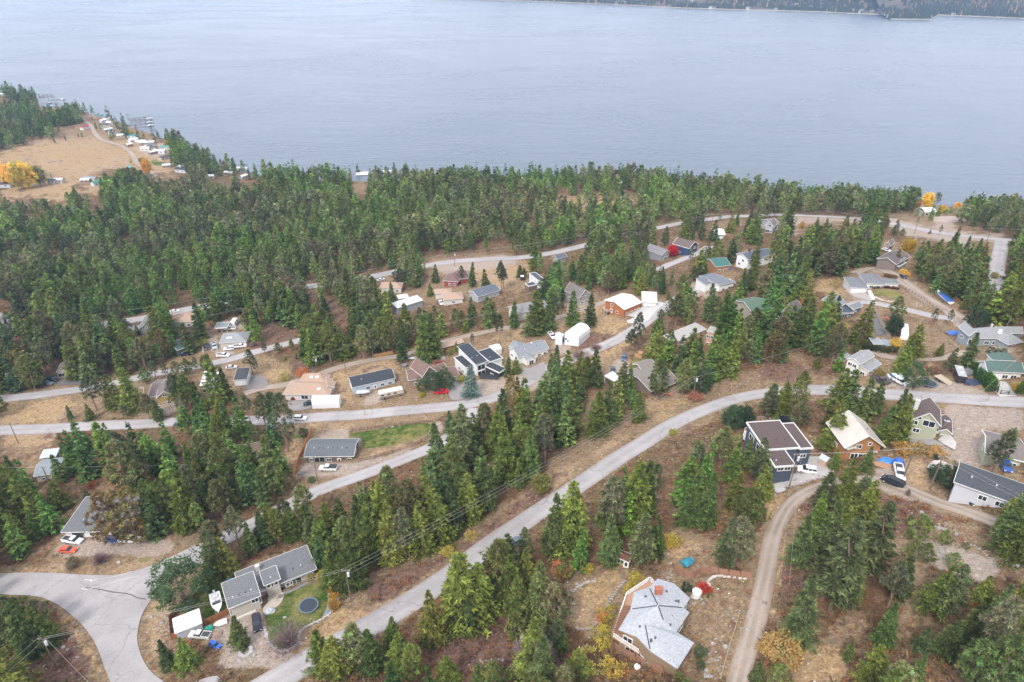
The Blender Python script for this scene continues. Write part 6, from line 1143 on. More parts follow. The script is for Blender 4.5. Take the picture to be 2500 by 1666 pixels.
def trunk_mesh(name, H_, r, m, limbs=0, seed=0, t0=.3):
    rg = random.Random(seed); mb = MB(); pts = [Vector((rg.uniform(-.12, .12) * i, rg.uniform(-.12, .12) * i, H_ * i / 5)) for i in range(6)]; pts[0] = Vector((0, 0, -.6))
    for i in range(5): mb.tube(pts[i], pts[i + 1], r * (1 - i * .19), r * (1 - (i + 1) * .185), 6)
    for k in range(limbs): z = H_ * (t0 + (1 - t0) * .8 * k / limbs); a = rg.uniform(0, 6.28); l = H_ * .13 * (1.3 - z / H_); mb.tube((0, 0, z), (math.cos(a) * l, math.sin(a) * l, z + l * .35), r * .28, r * .08, 4)
    o = mb.build(name, m); me = o.data; bpy.data.objects.remove(o); return me
HT = 15.0
FIRV = [cmesh('fir_crown', fir(i + 1, (250, 250, 250, 250, 250, 250, 150, 210, 270)[i], 26, Rm=(.225, .19, .245, .205, .235, .175, .18, .27, .15)[i], t0=(.06, .06, .04, .1, .05, .12, .2, .05, .08)[i], col=((.088, .132, .030), (.070, .115, .034), (.108, .145, .032), (.082, .122, .042), (.122, .150, .036), (.070, .108, .042), (.085, .115, .05), (.095, .14, .03), (.075, .12, .036))[i], shape=(.92, .85, .88, 1.05, .95, 1.0, .7, 1.0, .9)[i])) for i in range(9)]
PINV = [cmesh('pine_crown', pine(i + 11, (250, 250, 260, 240, 200, 150, 300)[i], 26, Rm=(.22, .19, .24, .2, .17, .15, .25)[i], col=((.125, .152, .050), (.14, .158, .062), (.112, .145, .042), (.152, .158, .072), (.12, .155, .038), (.13, .145, .075), (.10, .14, .045))[i], t0=(.25, .3, .18, .34, .22, .4, .14)[i], flat=(.9, .75, .9, .8, .7, .75, 1.0)[i])) for i in range(7)]
SLV = [cmesh('pine_crown', pine(i + 31, 75, 22, Rm=.13, col=(.07, .095, .045), t0=(.35, .45, .4)[i], flat=.8)) for i in range(3)]
YELV = [cmesh('pine_crown', fir(41, 200, 22, Rm=.25, col=(.17, .15, .05), shape=.6, tipc=(1.8, 1.6, 1.2))), cmesh('pine_crown', pine(42, 200, 22, Rm=.24, col=(.15, .125, .045), t0=.1))]
BLUV = [cmesh('spruce_crown', fir(51, 240, 22, Rm=.24, col=(.095, .145, .135), shape=.75, t0=.02, tipc=(1.6, 1.6, 1.6)))]
ROUV = [cmesh('pine_crown', broad(61, 130, 34, .34, (.04, .075, .035), 15, 1.6, .04)), cmesh('pine_crown', broad(62, 130, 34, .36, (.055, .095, .04), 15, 1.6, .06))]
LGTV = [cmesh('pine_crown', pine(71, 130, 20, Rm=.3, col=(.15, .19, .055), t0=.08, lw=1.6))]
TRK = [trunk_mesh('trunk', 14.6, .26, BARK, 0, 1), trunk_mesh('trunk', 14.6, .27, BARKP, 14, 2, .2), trunk_mesh('trunk', 14.6, .24, BARKP, 20, 3, .25)]
KINDS = {'f': (FIRV, TRK[0], 'fir_tree', 'fir tree', 'dark green fir'), 'p': (PINV, TRK[1], 'pine_tree', 'pine tree', 'grey-green pine'), 's': (SLV, TRK[2], 'pine_tree', 'pine tree', 'thin sparse pine'), 'y': (YELV, TRK[1], 'pine_tree', 'pine tree', 'yellowish conifer'),
         'b': (BLUV, TRK[0], 'spruce_tree', 'spruce tree', 'blue-grey spruce'), 'r': (ROUV, TRK[1], 'pine_tree', 'pine tree', 'dark rounded bushy pine'), 'l': (LGTV, TRK[1], 'pine_tree', 'pine tree', 'light yellow-green young pine')}
# explicit trees: crop -> list of (bx, by, top y, kind)
TREES = {
'M1': [(690,1200,870,'f'),(960,1490,1120,'s'),(1030,1450,1150,'f'),(1210,1480,1090,'f'),(870,1480,1150,'s'),(1320,1240,1080,'p'),(1410,1220,1030,'s'),(1500,1200,1040,'s'),(1590,1180,1030,'p'),(1690,1160,1010,'p'),(1770,1150,1000,'p'),(1850,1130,980,'p'),(1600,1460,1130,'s'),(1710,1460,1150,'p'),(1650,1440,1150,'p'),(1980,1420,970,'f'),(2060,1380,1080,'f'),(1430,830,530,'f'),(1520,820,590,'p'),(1810,840,510,'f'),(1700,960,690,'f'),(1480,1000,750,'y'),(1560,990,760,'f'),(2270,1160,930,'s'),(2310,1170,1000,'s'),(1350,1560,1330,'p'),(1430,1570,1380,'f'),(1990,1560,1330,'f'),(20,1540,1320,'p'),(640,1560,1430,'f'),(820,1560,1420,'f'),(1140,1560,1430,'p'),(280,1250,920,'y'),(430,1080,860,'y'),(2250,790,560,'p'),(1100,740,560,'f'),(1020,730,590,'f'),(1240,800,710,'f'),(130,1150,960,'y'),(2240,1560,1330,'s')],
'M2': [(1265,900,600,'f'),(1460,880,470,'f'),(1530,860,460,'f'),(1300,640,360,'f'),(1170,370,180,'f'),(1250,200,50,'r'),(1310,170,-30,'f'),(1410,190,-30,'f'),(1560,180,20,'f'),(1790,200,30,'s'),(1890,220,0,'f'),(2000,250,60,'f'),(2150,260,0,'s'),(2165,240,40,'s'),(2130,730,470,'s'),(1640,1145,960,'r'),(1560,1160,980,'r'),(1440,1170,1040,'r'),(1880,1200,925,'b'),(2210,1030,850,'f'),(2280,1000,850,'f'),(130,1545,1150,'s'),(50,1545,1160,'s'),(1740,800,710,'f'),(1510,300,190,'f'),(2570,620,260,'f'),(920,870,560,'p'),(1100,820,490,'p'),(1000,860,600,'p'),(800,830,640,'f'),(210,880,840,'f'),(315,870,815,'f'),(620,900,520,'p'),(480,920,560,'f'),(720,870,560,'f'),(2000,1270,1250,'f'),(1690,1540,1340,'f'),(1990,1600,1260,'p'),(2160,1600,1130,'f'),(2340,1560,1040,'f'),(2230,1300,1000,'y'),(2480,560,270,'f'),(1890,760,640,'s'),(30,830,720,'p'),(150,820,720,'p'),(270,800,690,'p')],
'M3': [(240,650,255,'f'),(415,605,270,'s'),(575,575,255,'f'),(735,590,280,'f'),(1150,800,440,'s'),(1100,810,600,'p'),(1320,900,560,'f'),(1440,890,600,'s'),(1620,950,590,'f'),(1700,900,680,'f'),(1335,1230,880,'p'),(1030,1220,900,'f'),(1085,1240,950,'f'),(1720,1170,960,'r'),(1875,1030,690,'f'),(1980,1020,690,'f'),(780,1105,780,'f'),(650,1110,800,'f'),(700,1090,850,'p'),(430,1060,740,'f'),(380,1000,820,'f'),(520,1190,790,'f'),(800,1545,1150,'f'),(930,1480,1240,'f'),(1170,1420,1165,'f'),(1430,610,320,'s'),(1500,600,270,'s'),(1570,590,280,'p'),(1640,545,250,'s'),(1370,520,420,'p'),(1800,540,190,'f'),(1860,520,300,'p'),(350,360,160,'r'),(1360,700,500,'f'),(1960,330,250,'f'),(2090,320,80,'f'),(2180,250,80,'f'),(1440,340,270,'f'),(900,300,80,'p'),(730,200,40,'f'),(640,200,50,'f'),(1190,290,60,'f'),(1280,210,60,'f'),(1380,240,40,'f'),(60,590,350,'f'),(110,140,30,'p'),(150,140,60,'p'),(1650,190,30,'s'),(1700,190,20,'s'),(80,1200,1030,'f'),(2320,1400,1090,'f'),(2000,1500,1300,'r'),(2080,1470,1290,'r'),(1550,290,110,'p'),(1520,470,200,'f')],
'M4': [(880,745,350,'f'),(1185,530,300,'p'),(1525,575,410,'s'),(1670,570,420,'s'),(1340,850,550,'f'),(1250,990,740,'f'),(1290,880,680,'f'),(1680,975,770,'f'),(1820,960,630,'f'),(300,760,310,'f'),(550,660,250,'f'),(620,620,300,'f'),(620,930,650,'s'),(690,900,690,'s'),(530,850,560,'f'),(80,910,600,'y'),(180,900,700,'f'),(1350,1130,905,'r'),(2050,870,760,'r'),(1590,840,725,'f'),(1160,1560,1140,'f'),(1230,1520,1180,'f'),(480,1000,840,'p'),(360,1160,970,'p'),(300,1330,1060,'p'),(320,1520,1240,'s'),(650,1560,1260,'y'),(880,1420,1040,'f'),(760,1330,960,'f'),(660,1330,950,'f'),(1000,1350,1060,'f'),(170,1360,1070,'f'),(50,1410,1090,'s'),(2160,830,770,'r'),(2250,1560,1480,'f'),(110,540,330,'f'),(400,620,310,'f'),(380,340,60,'f'),(340,340,100,'f'),(2190,600,180,'p'),(1820,420,280,'f'),(1890,590,380,'r'),(1950,580,420,'r'),(420,330,200,'f'),(820,830,740,'p')],
'R4': [(1590,400,300,'f'),(1645,425,335,'f'),(1700,440,365,'p'),(1745,405,335,'f'),(1870,425,330,'f'),(1805,425,365,'f'),(1470,430,350,'f'),(1420,430,300,'p'),(1520,440,390,'f'),(870,600,410,'f'),(640,560,440,'f'),(480,480,440,'f'),(410,590,280,'f'),(380,470,330,'f'),(1190,540,370,'f'),(1280,600,460,'f'),(1200,560,440,'p'),(1340,620,530,'p'),(940,600,450,'f'),(1000,560,430,'s'),(1660,585,500,'s'),(1580,575,535,'f'),(1960,760,610,'f'),(2010,780,640,'f'),(1860,760,590,'f'),(1760,740,520,'f'),(1740,760,560,'f'),(1580,470,320,'f'),(1640,450,360,'f'),(130,860,630,'f'),(80,620,370,'f'),(150,530,380,'f'),(720,560,450,'f'),(980,330,210,'f'),(1050,340,220,'f'),(1130,330,200,'f'),(1220,360,230,'f'),(1290,350,220,'f'),(1330,350,220,'f'),(1390,360,210,'f'),(1440,370,250,'f'),(350,290,185,'f'),(640,320,210,'f'),(740,310,210,'f'),(140,290,190,'f'),(2100,440,285,'f'),(2150,440,290,'f'),(2240,400,345,'f'),(2020,430,330,'f'),(1480,480,440,'s'),(1290,850,700,'f')],
'R3': [(90,1150,860,'s'),(250,1020,905,'f'),(290,1010,930,'f'),(375,1010,860,'f'),(1550,740,560,'f'),(1630,870,850,'f'),(1730,720,480,'f'),(1880,690,510,'f'),(1990,690,500,'f'),(2140,620,430,'f'),(2200,560,420,'f'),(1800,680,560,'f'),(1780,900,750,'s'),(1720,780,690,'p'),(1860,960,770,'f'),(2030,880,780,'f'),(1310,140,30,'f'),(1380,150,60,'f'),(1050,110,10,'f'),(950,120,20,'f'),(820,110,15,'f'),(690,120,15,'f'),(1180,140,35,'f'),(1810,230,125,'f'),(1660,220,130,'f'),(2140,240,130,'f'),(1930,230,140,'f')],
'R2': [(1480,1110,880,'f'),(1340,180,60,'f'),(2070,150,45,'f'),(1010,200,70,'f'),(940,210,95,'f'),(830,220,100,'f'),(100,200,70,'f'),(190,200,100,'f'),(600,180,85,'f'),(2330,180,70,'f'),(1450,190,65,'f'),(1780,200,110,'f'),(1530,190,85,'f'),(1900,190,95,'f'),(760,220,95,'f'),(700,200,85,'f'),(285,210,90,'f'),(480,200,80,'f')],
'R1': [(80,270,130,'f'),(130,290,140,'f'),(180,300,125,'f'),(240,300,120,'f'),(290,290,160,'f'),(320,200,100,'f'),(350,210,130,'f'),(20,190,95,'f'),(620,310,255,'s'),(690,340,285,'f'),(770,360,260,'p'),(835,370,270,'f'),(750,370,300,'f'),(975,400,290,'f'),(1010,450,330,'f'),(1060,500,380,'f'),(1100,560,430,'f'),(1130,580,470,'f'),(1110,470,355,'f'),(1140,540,380,'f'),(1160,580,480,'f'),(870,510,440,'p'),(910,520,445,'p'),(1020,600,500,'p'),(1000,590,520,'f'),(1250,600,470,'f'),(1300,610,510,'f'),(1240,590,520,'f'),(1390,620,490,'f'),(1430,610,520,'p'),(1490,600,535,'f'),(1550,740,590,'f'),(1600,760,620,'f'),(1640,780,590,'f'),(1700,820,630,'f'),(1740,830,650,'f'),(1590,840,680,'f'),(1650,860,700,'f'),(1760,850,700,'f'),(1820,900,720,'f'),(1880,910,740,'f'),(1780,920,780,'f'),(1960,920,780,'f'),(2030,930,780,'s'),(2110,960,790,'f'),(2240,950,820,'f'),(2300,950,805,'f'),(1860,920,790,'f'),(740,570,510,'f'),(705,570,530,'f'),(530,520,460,'f'),(590,600,540,'f'),(490,620,570,'f'),(830,420,385,'f'),(1175,800,750,'f'),(460,930,895,'f'),(60,1020,930,'p'),(1690,680,640,'p')],
'B1': [(1560,1500,870,'y'),(1340,1520,930,'y'),(200,880,540,'f'),(300,980,700,'f'),(60,1100,620,'f'),(250,1560,1150,'f'),(450,1350,1000,'f'),(60,1500,980,'f'),(700,1150,830,'f'),(1000,1010,890,'f'),(720,830,520,'f'),(1600,900,560,'p'),(1960,1300,790,'p'),(2200,1350,720,'f'),(2060,1400,1230,'f')],
'B2': [(1150,160,-230,'f'),(1330,120,-260,'p'),(1500,60,-300,'f'),(1680,30,-330,'f'),(1830,230,-180,'f'),(1250,20,-350,'f'),(1020,240,-120,'f'),(1900,60,-350,'f'),(1420,-40,-400,'p'),(2050,-20,-400,'f'),(2250,-30,-430,'f'),(2300,170,-230,'f'),(2100,200,-200,'p'),(1720,150,-200,'f'),(640,500,-40,'f'),(560,440,120,'f'),(720,470,60,'f'),(2180,620,-30,'f'),(2000,600,60,'f'),(900,1330,960,'f'),(1850,1560,1130,'f'),(2220,1560,1055,'p'),(1980,1620,1200,'f'),(560,60+600,380,'f'),(820,1230,1080,'f')],
'B3': [(160,1240,570,'f'),(300,770,90,'s'),(150,500,90,'s'),(480,600,495,'r')],
'B4': [(880,480,-20,'f'),(570,460,0,'f'),(200,320,-160,'f'),(1765,520,10,'p'),(1660,500,20,'f'),(130,600,460,'l'),(60,1080,640,'p'),(110,1290,1000,'f'),(1310,720,640,'r'),(1520,780,720,'f'),(1440,1340,1250,'r'),(1450,1450,1390,'r'),(1240,1568,1490,'l')],
'B5': [(505,320,-40,'p'),(640,260,0,'f'),(880,450,100,'p'),(1260,640,130,'f'),(2000,580,40,'f'),(1860,560,150,'f'),(1290,870,650,'f'),(1160,1380,910,'f'),(1100,1600,1150,'f'),(1650,900,610,'f'),(1400,1230,770,'f'),(1600,1200,880,'f'),(1640,1500,1000,'f'),(1300,1650,1100,'f'),(120,400,150,'r'),(260,380,160,'r'),(400,1000,500,'f'),(280,860,520,'f'),(480,1200,790,'f'),(120,1000,560,'f'),(290,1560,1080,'p'),(130,1300,900,'f'),(620,560-180,230,'f')],
'B6': [(1270,1010,570,'s'),(1230,1000,620,'s'),(1460,1420,1160,'f'),(1540,1500,1180,'f'),(1330,1560,1300,'f'),(800,1140,920,'r'),(870,1160,960,'r'),(700,1060,930,'r'),(720,870,820,'r')],
'B7': [(480,1110,560,'f'),(760,840,100,'f'),(880,760,300,'f'),(1060,560,-40,'f'),(700,600,150,'f'),(1230,820,430,'p'),(1330,700,400,'f'),(1690,870,460,'f'),(1620,840,480,'f'),(1180,1120,790,'f'),(900,1260,1090,'f'),(1100,1420,1130,'f'),(2150,380,-50,'f'),(2280,420,60,'f'),(1480,240,60,'l'),(1410,130,60,'l'),(1400,240,170,'l'),(1560,150,90,'l'),(1520,430,290,'l'),(1450,330,250,'l'),(1390,400,310,'l'),(1680,300,180,'l'),(1760,480,370,'l'),(1870,330,280,'l'),(140,1432,1260,'f'),(330,1450,1290,'l'),(2000,760,560,'f'),(2100,900,620,'f'),(1500,1180,980,'f'),(1700,1200,920,'f'),(1900,1100,780,'f'),(2250,1150,830,'f'),(1450,1432,1200,'f')],
'B8': [(2150,690,170,'r'),(250,1150,600,'f'),(80,1150,560,'f'),(400,1220,640,'f'),(560,1150,700,'f'),(1960,1400,1080,'f'),(2180,1380,1060,'f'),(100,1600,1350,'f'),(200,1000,600,'p')],
'C2': [(60,640,170,'f'),(170,650,230,'f'),(290,640,250,'p'),(420,590,190,'f'),(540,520,140,'f'),(640,450,60,'f'),(760,360,-20,'f'),(880,270,-120,'f'),(120,520,60,'f'),(330,480,40,'p'),(470,420,0,'f'),(720,1140,580,'f'),(840,1100,680,'f'),(500,1280,900,'f'),(760,1220,960,'f'),(1000,930,490,'p'),(1060,820,450,'f'),(1100,980,620,'f'),(1200,700,400,'f'),(1190,880,560,'f'),(1400,600,150,'f'),(1300,1130,660,'f'),(1440,1100,830,'p'),(1130,1280,1050,'p'),(1370,1330,1150,'s'),(1450,1360,1110,'s'),(1550,560,30,'f'),(200,1300,1090,'f'),(260,1480,1190,'f'),(340,1568,1290,'p'),(600,1620,1390,'f'),(840,1600,1440,'f'),(40,1500,1180,'f'),(960,1620,1450,'l')],
'F': [(1010,1120,975,'f'),(1070,1090,930,'f')],
}
PLACED = []   # (x, y, z, height, kind, explicit)
for key, lst in TREES.items():
    for bx, by, ty, kd in lst:
        b = hit(key, bx, by); u, v = nat(key, bx, ty); h = height_at(b, v)
        if not (-700 < b.x < 900): continue
        PLACED.append((b.x, b.y, b.z, min(h, 27), kd, 1))
for _ in range(170):
    bx = random.uniform(0, 735); yh = np.interp(bx, [0, 430, 470, 740], [640, 560, 480, 445]); by = random.uniform(405 if bx > 330 else 340, yh)
    b = hit('R1', bx, by); PLACED.append((b.x, b.y, b.z, random.uniform(13, 20), 'f' if random.random() < .7 else 'p', 0))
# random forest fill: ground that the photo shows under trees
rg = np.random.default_rng(21)
def candidates(s, y0, y1):
    ys = np.arange(y0, y1, s * .87); out = []
    for i, y in enumerate(ys):
        xm = (y + 90) * .85; xs = np.arange(-xm, xm, s) + (i % 2) * s / 2; out.append(np.stack([xs, np.full(len(xs), y)], 1))
    C = np.concatenate(out); return C + rg.uniform(-.42, .42, C.shape) * s
C = np.concatenate([candidates(5.4, 62, 330), candidates(6.0, 330, 640), candidates(8.5, 640, 1250)])
x, y = C[:, 0], C[:, 1]; z = hgt(x, y); d = np.interp(x, SX, SY) - y; ok = d > 5
nzv = np.sin(x * .045 + 1.3) * np.cos(y * .037) + .7 * np.sin(x * .11 + y * .09) + .5 * np.sin(x * .023 - y * .05)
h = np.where(y < 330, rg.uniform(9, 19, len(x)), rg.uniform(8, 16, len(x))) * (1 + .09 * nzv) * np.where(rg.uniform(size=len(x)) < .06, 1.22, 1) * np.where(y > 640, 1.15, 1)
u0, v0 = proj(x, y, z); brsmall = (u0 > 1750) & (v0 > 1250); h = np.where(brsmall, h * .8, h)
ok &= (nzv > -1.25 - .3 * rg.uniform(size=len(x))) | (y < 330); ok &= ~((v0 > 1120) & (rg.uniform(size=len(x)) < np.where(u0 > 1000, .38, .08)))
ok &= ~((u0 > 1750) & (v0 > 1300) & (rg.uniform(size=len(x)) < .35)); ok &= ~((y > 330) & (u0 > 1150) & (rg.uniform(size=len(x)) < .3)); _cl = (u0 > 1340) & (u0 < 1560) & (v0 > 470) & (v0 < 515); ok &= ~(_cl & (rg.uniform(size=len(x)) < .72)); ok &= ~((rg.uniform(size=len(x)) < .06))
for f in (0, .12, .28, .45, .62, .78, .92, 1.0):
    u, v = proj(x, y, z + h * f); inb = (u > -40) & (u < 2540) & (v < 1720); i = np.clip((v / MS).astype(int), 0, MH - 1); j = np.clip((u / MS).astype(int), 0, MW - 1); ok &= ~(mk_keep[i, j] & inb)
    if f in (.12, .28, .45):
        for s in (-1, 1):
            u, v = proj(x + s * 1.3 * (1 - f), y, z + h * f); i = np.clip((v / MS).astype(int), 0, MH - 1); j = np.clip((u / MS).astype(int), 0, MW - 1); ok &= ~(mk_keep[i, j] & inb)
ub, vb = proj(x, y, z); ut, vt = proj(x, y, z + h); ok &= (vt < 1720) & (ub > -110) & (ub < 2610)
ii = np.where(ok)[0]; RP = np.array(ROADPTS); EX = np.array([(p[0], p[1]) for p in PLACED])
for i in ii:
    if (((RP[:, 0] - x[i]) ** 2 + (RP[:, 1] - y[i]) ** 2) < (RP[:, 2] + 1.6) ** 2).any(): continue
    if (((EX[:, 0] - x[i]) ** 2 + (EX[:, 1] - y[i]) ** 2) < 14).any(): continue
    bad = False
    for cx, cy, a, l, w in FOOT:
        dx, dy = x[i] - cx, y[i] - cy
        if abs(dx) > 40 or abs(dy) > 40: continue
        if abs(dx * math.cos(a) + dy * math.sin(a)) < l + .5 and abs(-dx * math.sin(a) + dy * math.cos(a)) < w + .5: bad = True; break
    if bad: continue
    r = rg.uniform(); yy_ = y[i]
    pf = .72 if yy_ < 250 else .55 if yy_ < 340 else .22 if d[i] > 45 else .55
    if yy_ > 640: pf = .7
    kd = 'f' if r < pf else ('p' if r < .97 or yy_ > 330 else 's')
    PLACED.append((x[i], y[i], z[i], h[i], kd, 0))
print('trees', len(PLACED))
# biggest in the picture become individuals
def psize(t): return abs(proj(t[0], t[1], t[2])[1] - proj(t[0], t[1], t[2] + t[3])[1])

order = sorted(range(len(PLACED)), key=lambda i: -(psize(PLACED[i]) + (1000 if PLACED[i][5] and PLACED[i][1] < 420 else 0)))
cnt = {'fir_tree': 0, 'pine_tree': 0, 'spruce_tree': 0}; IND = []; MASS = []
for i in order:
    nm = KINDS[PLACED[i][4]][2]
    if cnt[nm] < 296: cnt[nm] += 1; IND.append(PLACED[i])
    else: MASS.append(PLACED[i])
# labels: nearest landmark + side of it + rank
LM = [(n, u, v) for n, u, v, _, _ in HPX] + [('gravel turnaround beside the round lawn', 1560, 1370), ('road junction', 230, 1420), ('long gravel drive', 1880, 1370), ('stony clearing at lower right', 2300, 1370), ('mid part of the diagonal road', 1180, 1350), ('upper part of the diagonal road', 1560, 1070), ('lower end of the diagonal road', 850, 1600), ('bare verge at the upper left street', 600, 850), ('bottom right corner', 2480, 1650), ('bottom left corner', 20, 1650), ('left end of the middle street', 60, 1050)]
bucket = {}
for t in IND:
    u, v = proj(t[0], t[1], t[2] + t[3] * .4); k = min(range(len(LM)), key=lambda q: (LM[q][1] - u) ** 2 + (LM[q][2] - v) ** 2 * 1.6); du, dv = u - LM[k][1], v - LM[k][2]
    side = ('left of' if du < 0 else 'right of') if abs(du) > abs(dv) * 1.1 else ('behind' if dv < 0 else 'in front of'); bucket.setdefault((KINDS[t[4]][4], side, k), []).append((math.hypot(du, dv), t))
RK = ['nearest', 'second', 'third', 'fourth', 'fifth', 'sixth', 'seventh', 'eighth']
for (desc, side, k), L_ in bucket.items():
    L_.sort(key=lambda q: q[0])
    for n, (_, t) in enumerate(L_):
        vs, tk, nm, cat, _d = KINDS[t[4]]
        rel = f'{side} the {LM[k][0]}'
        if len(L_) == 1: lab = f'{desc} {rel}'; grp = None
        elif n < 8: lab = f'{RK[n]} {desc}{", counting outward," if n else ""} {rel}'; grp = f'{cat}s {rel}'
        else: lab = f'{desc} far out in the stand {rel}'; grp = f'{cat}s {rel}'
        ww = lab.split()
        if len(ww) > 16: lab = ' '.join(lab.replace(', counting outward,', '').split()[:16])
        if len(lab.split()) < 4: lab += ' in the picture'
        s = t[3] / HT; wd = rg.uniform(.9, 1.18) * (1.12 if t[3] < 13 else 1) * (1.05 if t[5] else 1)
        e = empty(nm, (t[0], t[1], t[2] - .1), rg.uniform(0, 6.28), lab, cat, grp); e.scale = (s * wd, s * wd, s)
        e.rotation_euler = (rg.normal(0, .018), rg.normal(0, .018), rg.uniform(0, 6.28))
        link('trunk', tk, e); link('crown', vs[int(rg.integers(len(vs)))], e)
# the rest: one mass per kind
def low(kind, sd, hi=False):
    nb, nl, lw = (60, 10, 1.9) if not hi else (95, 14, 1.45)
    if kind == 'f': V, C_ = fir(sd, nb, nl, Rm=(.16, .19, .175)[sd % 3], shape=1.0, col=((.082, .125, .042), (.100, .135, .034), (.068, .112, .048))[sd % 3], lw=lw, wf=1.5, tipc=(2.0, 1.8, 1.5))
    else: V, C_ = pine(sd, nb, nl, Rm=(.18, .15, .2)[sd % 3], flat=.72, col=((.130, .160, .068), (.115, .158, .052), (.145, .160, .090))[sd % 3], lw=lw * .95, t0=.22, wf=1.5)
    tv = []; 
    for k in range(3):
        a = k * 2.094; b = a + 2.094; r = .22; tv += [(r * math.cos(a), r * math.sin(a), -.5), (r * math.cos(b), r * math.sin(b), -.5), (0, 0, 12)]
    return np.concatenate([V, np.array(tv)]), np.concatenate([C_, np.tile(np.array([[.17, .115, .085]]), (9, 1))])
for nm, lname, cat, kk in (('fir_tree', 'fir_wood', 'f', 'f'), ('pine_tree', 'pine_wood', 'p', 'p')):
    LV = [low(kk, 100 + q) for q in range(6)]; HV = [low(kk, 200 + q, True) for q in range(6)]; VV = []; CC = []
    for t in MASS:
        if KINDS[t[4]][2] != nm: continue
        V0, C0 = (HV if t[1] < 420 else LV)[int(rg.integers(6))]; a = rg.uniform(0, 6.28); s = t[3] / HT; w = s * rg.uniform(.88, 1.32); ca, sa = math.cos(a) * w, math.sin(a) * w
        nV = np.empty_like(V0); nV[:, 0] = V0[:, 0] * ca - V0[:, 1] * sa + t[0]; nV[:, 1] = V0[:, 0] * sa + V0[:, 1] * ca + t[1]; nV[:, 2] = V0[:, 2] * s + t[2]; VV.append(nV)
        pat = .5 + .5 * math.sin(t[0] * .031 + 2 * math.sin(t[1] * .022)); g_ = np.array([.92 + .2 * rg.uniform() - .12 * pat, 1.0 + .12 * pat, .95 - .22 * pat]); CC.append(C0 * g_[None] * rg.uniform(.52, 1.48))
    if VV:
        V = np.concatenate(VV); C_ = np.concatenate(CC); me = fast_mesh(lname, V, np.arange(len(V)).reshape(-1, 3), FOLS, C_)
        tag(link(lname, me), 'the wood of ' + ('dark firs' if kk == 'f' else 'grey-green pines') + ' filling the slope down to the lake', 'wood', kind='stuff')
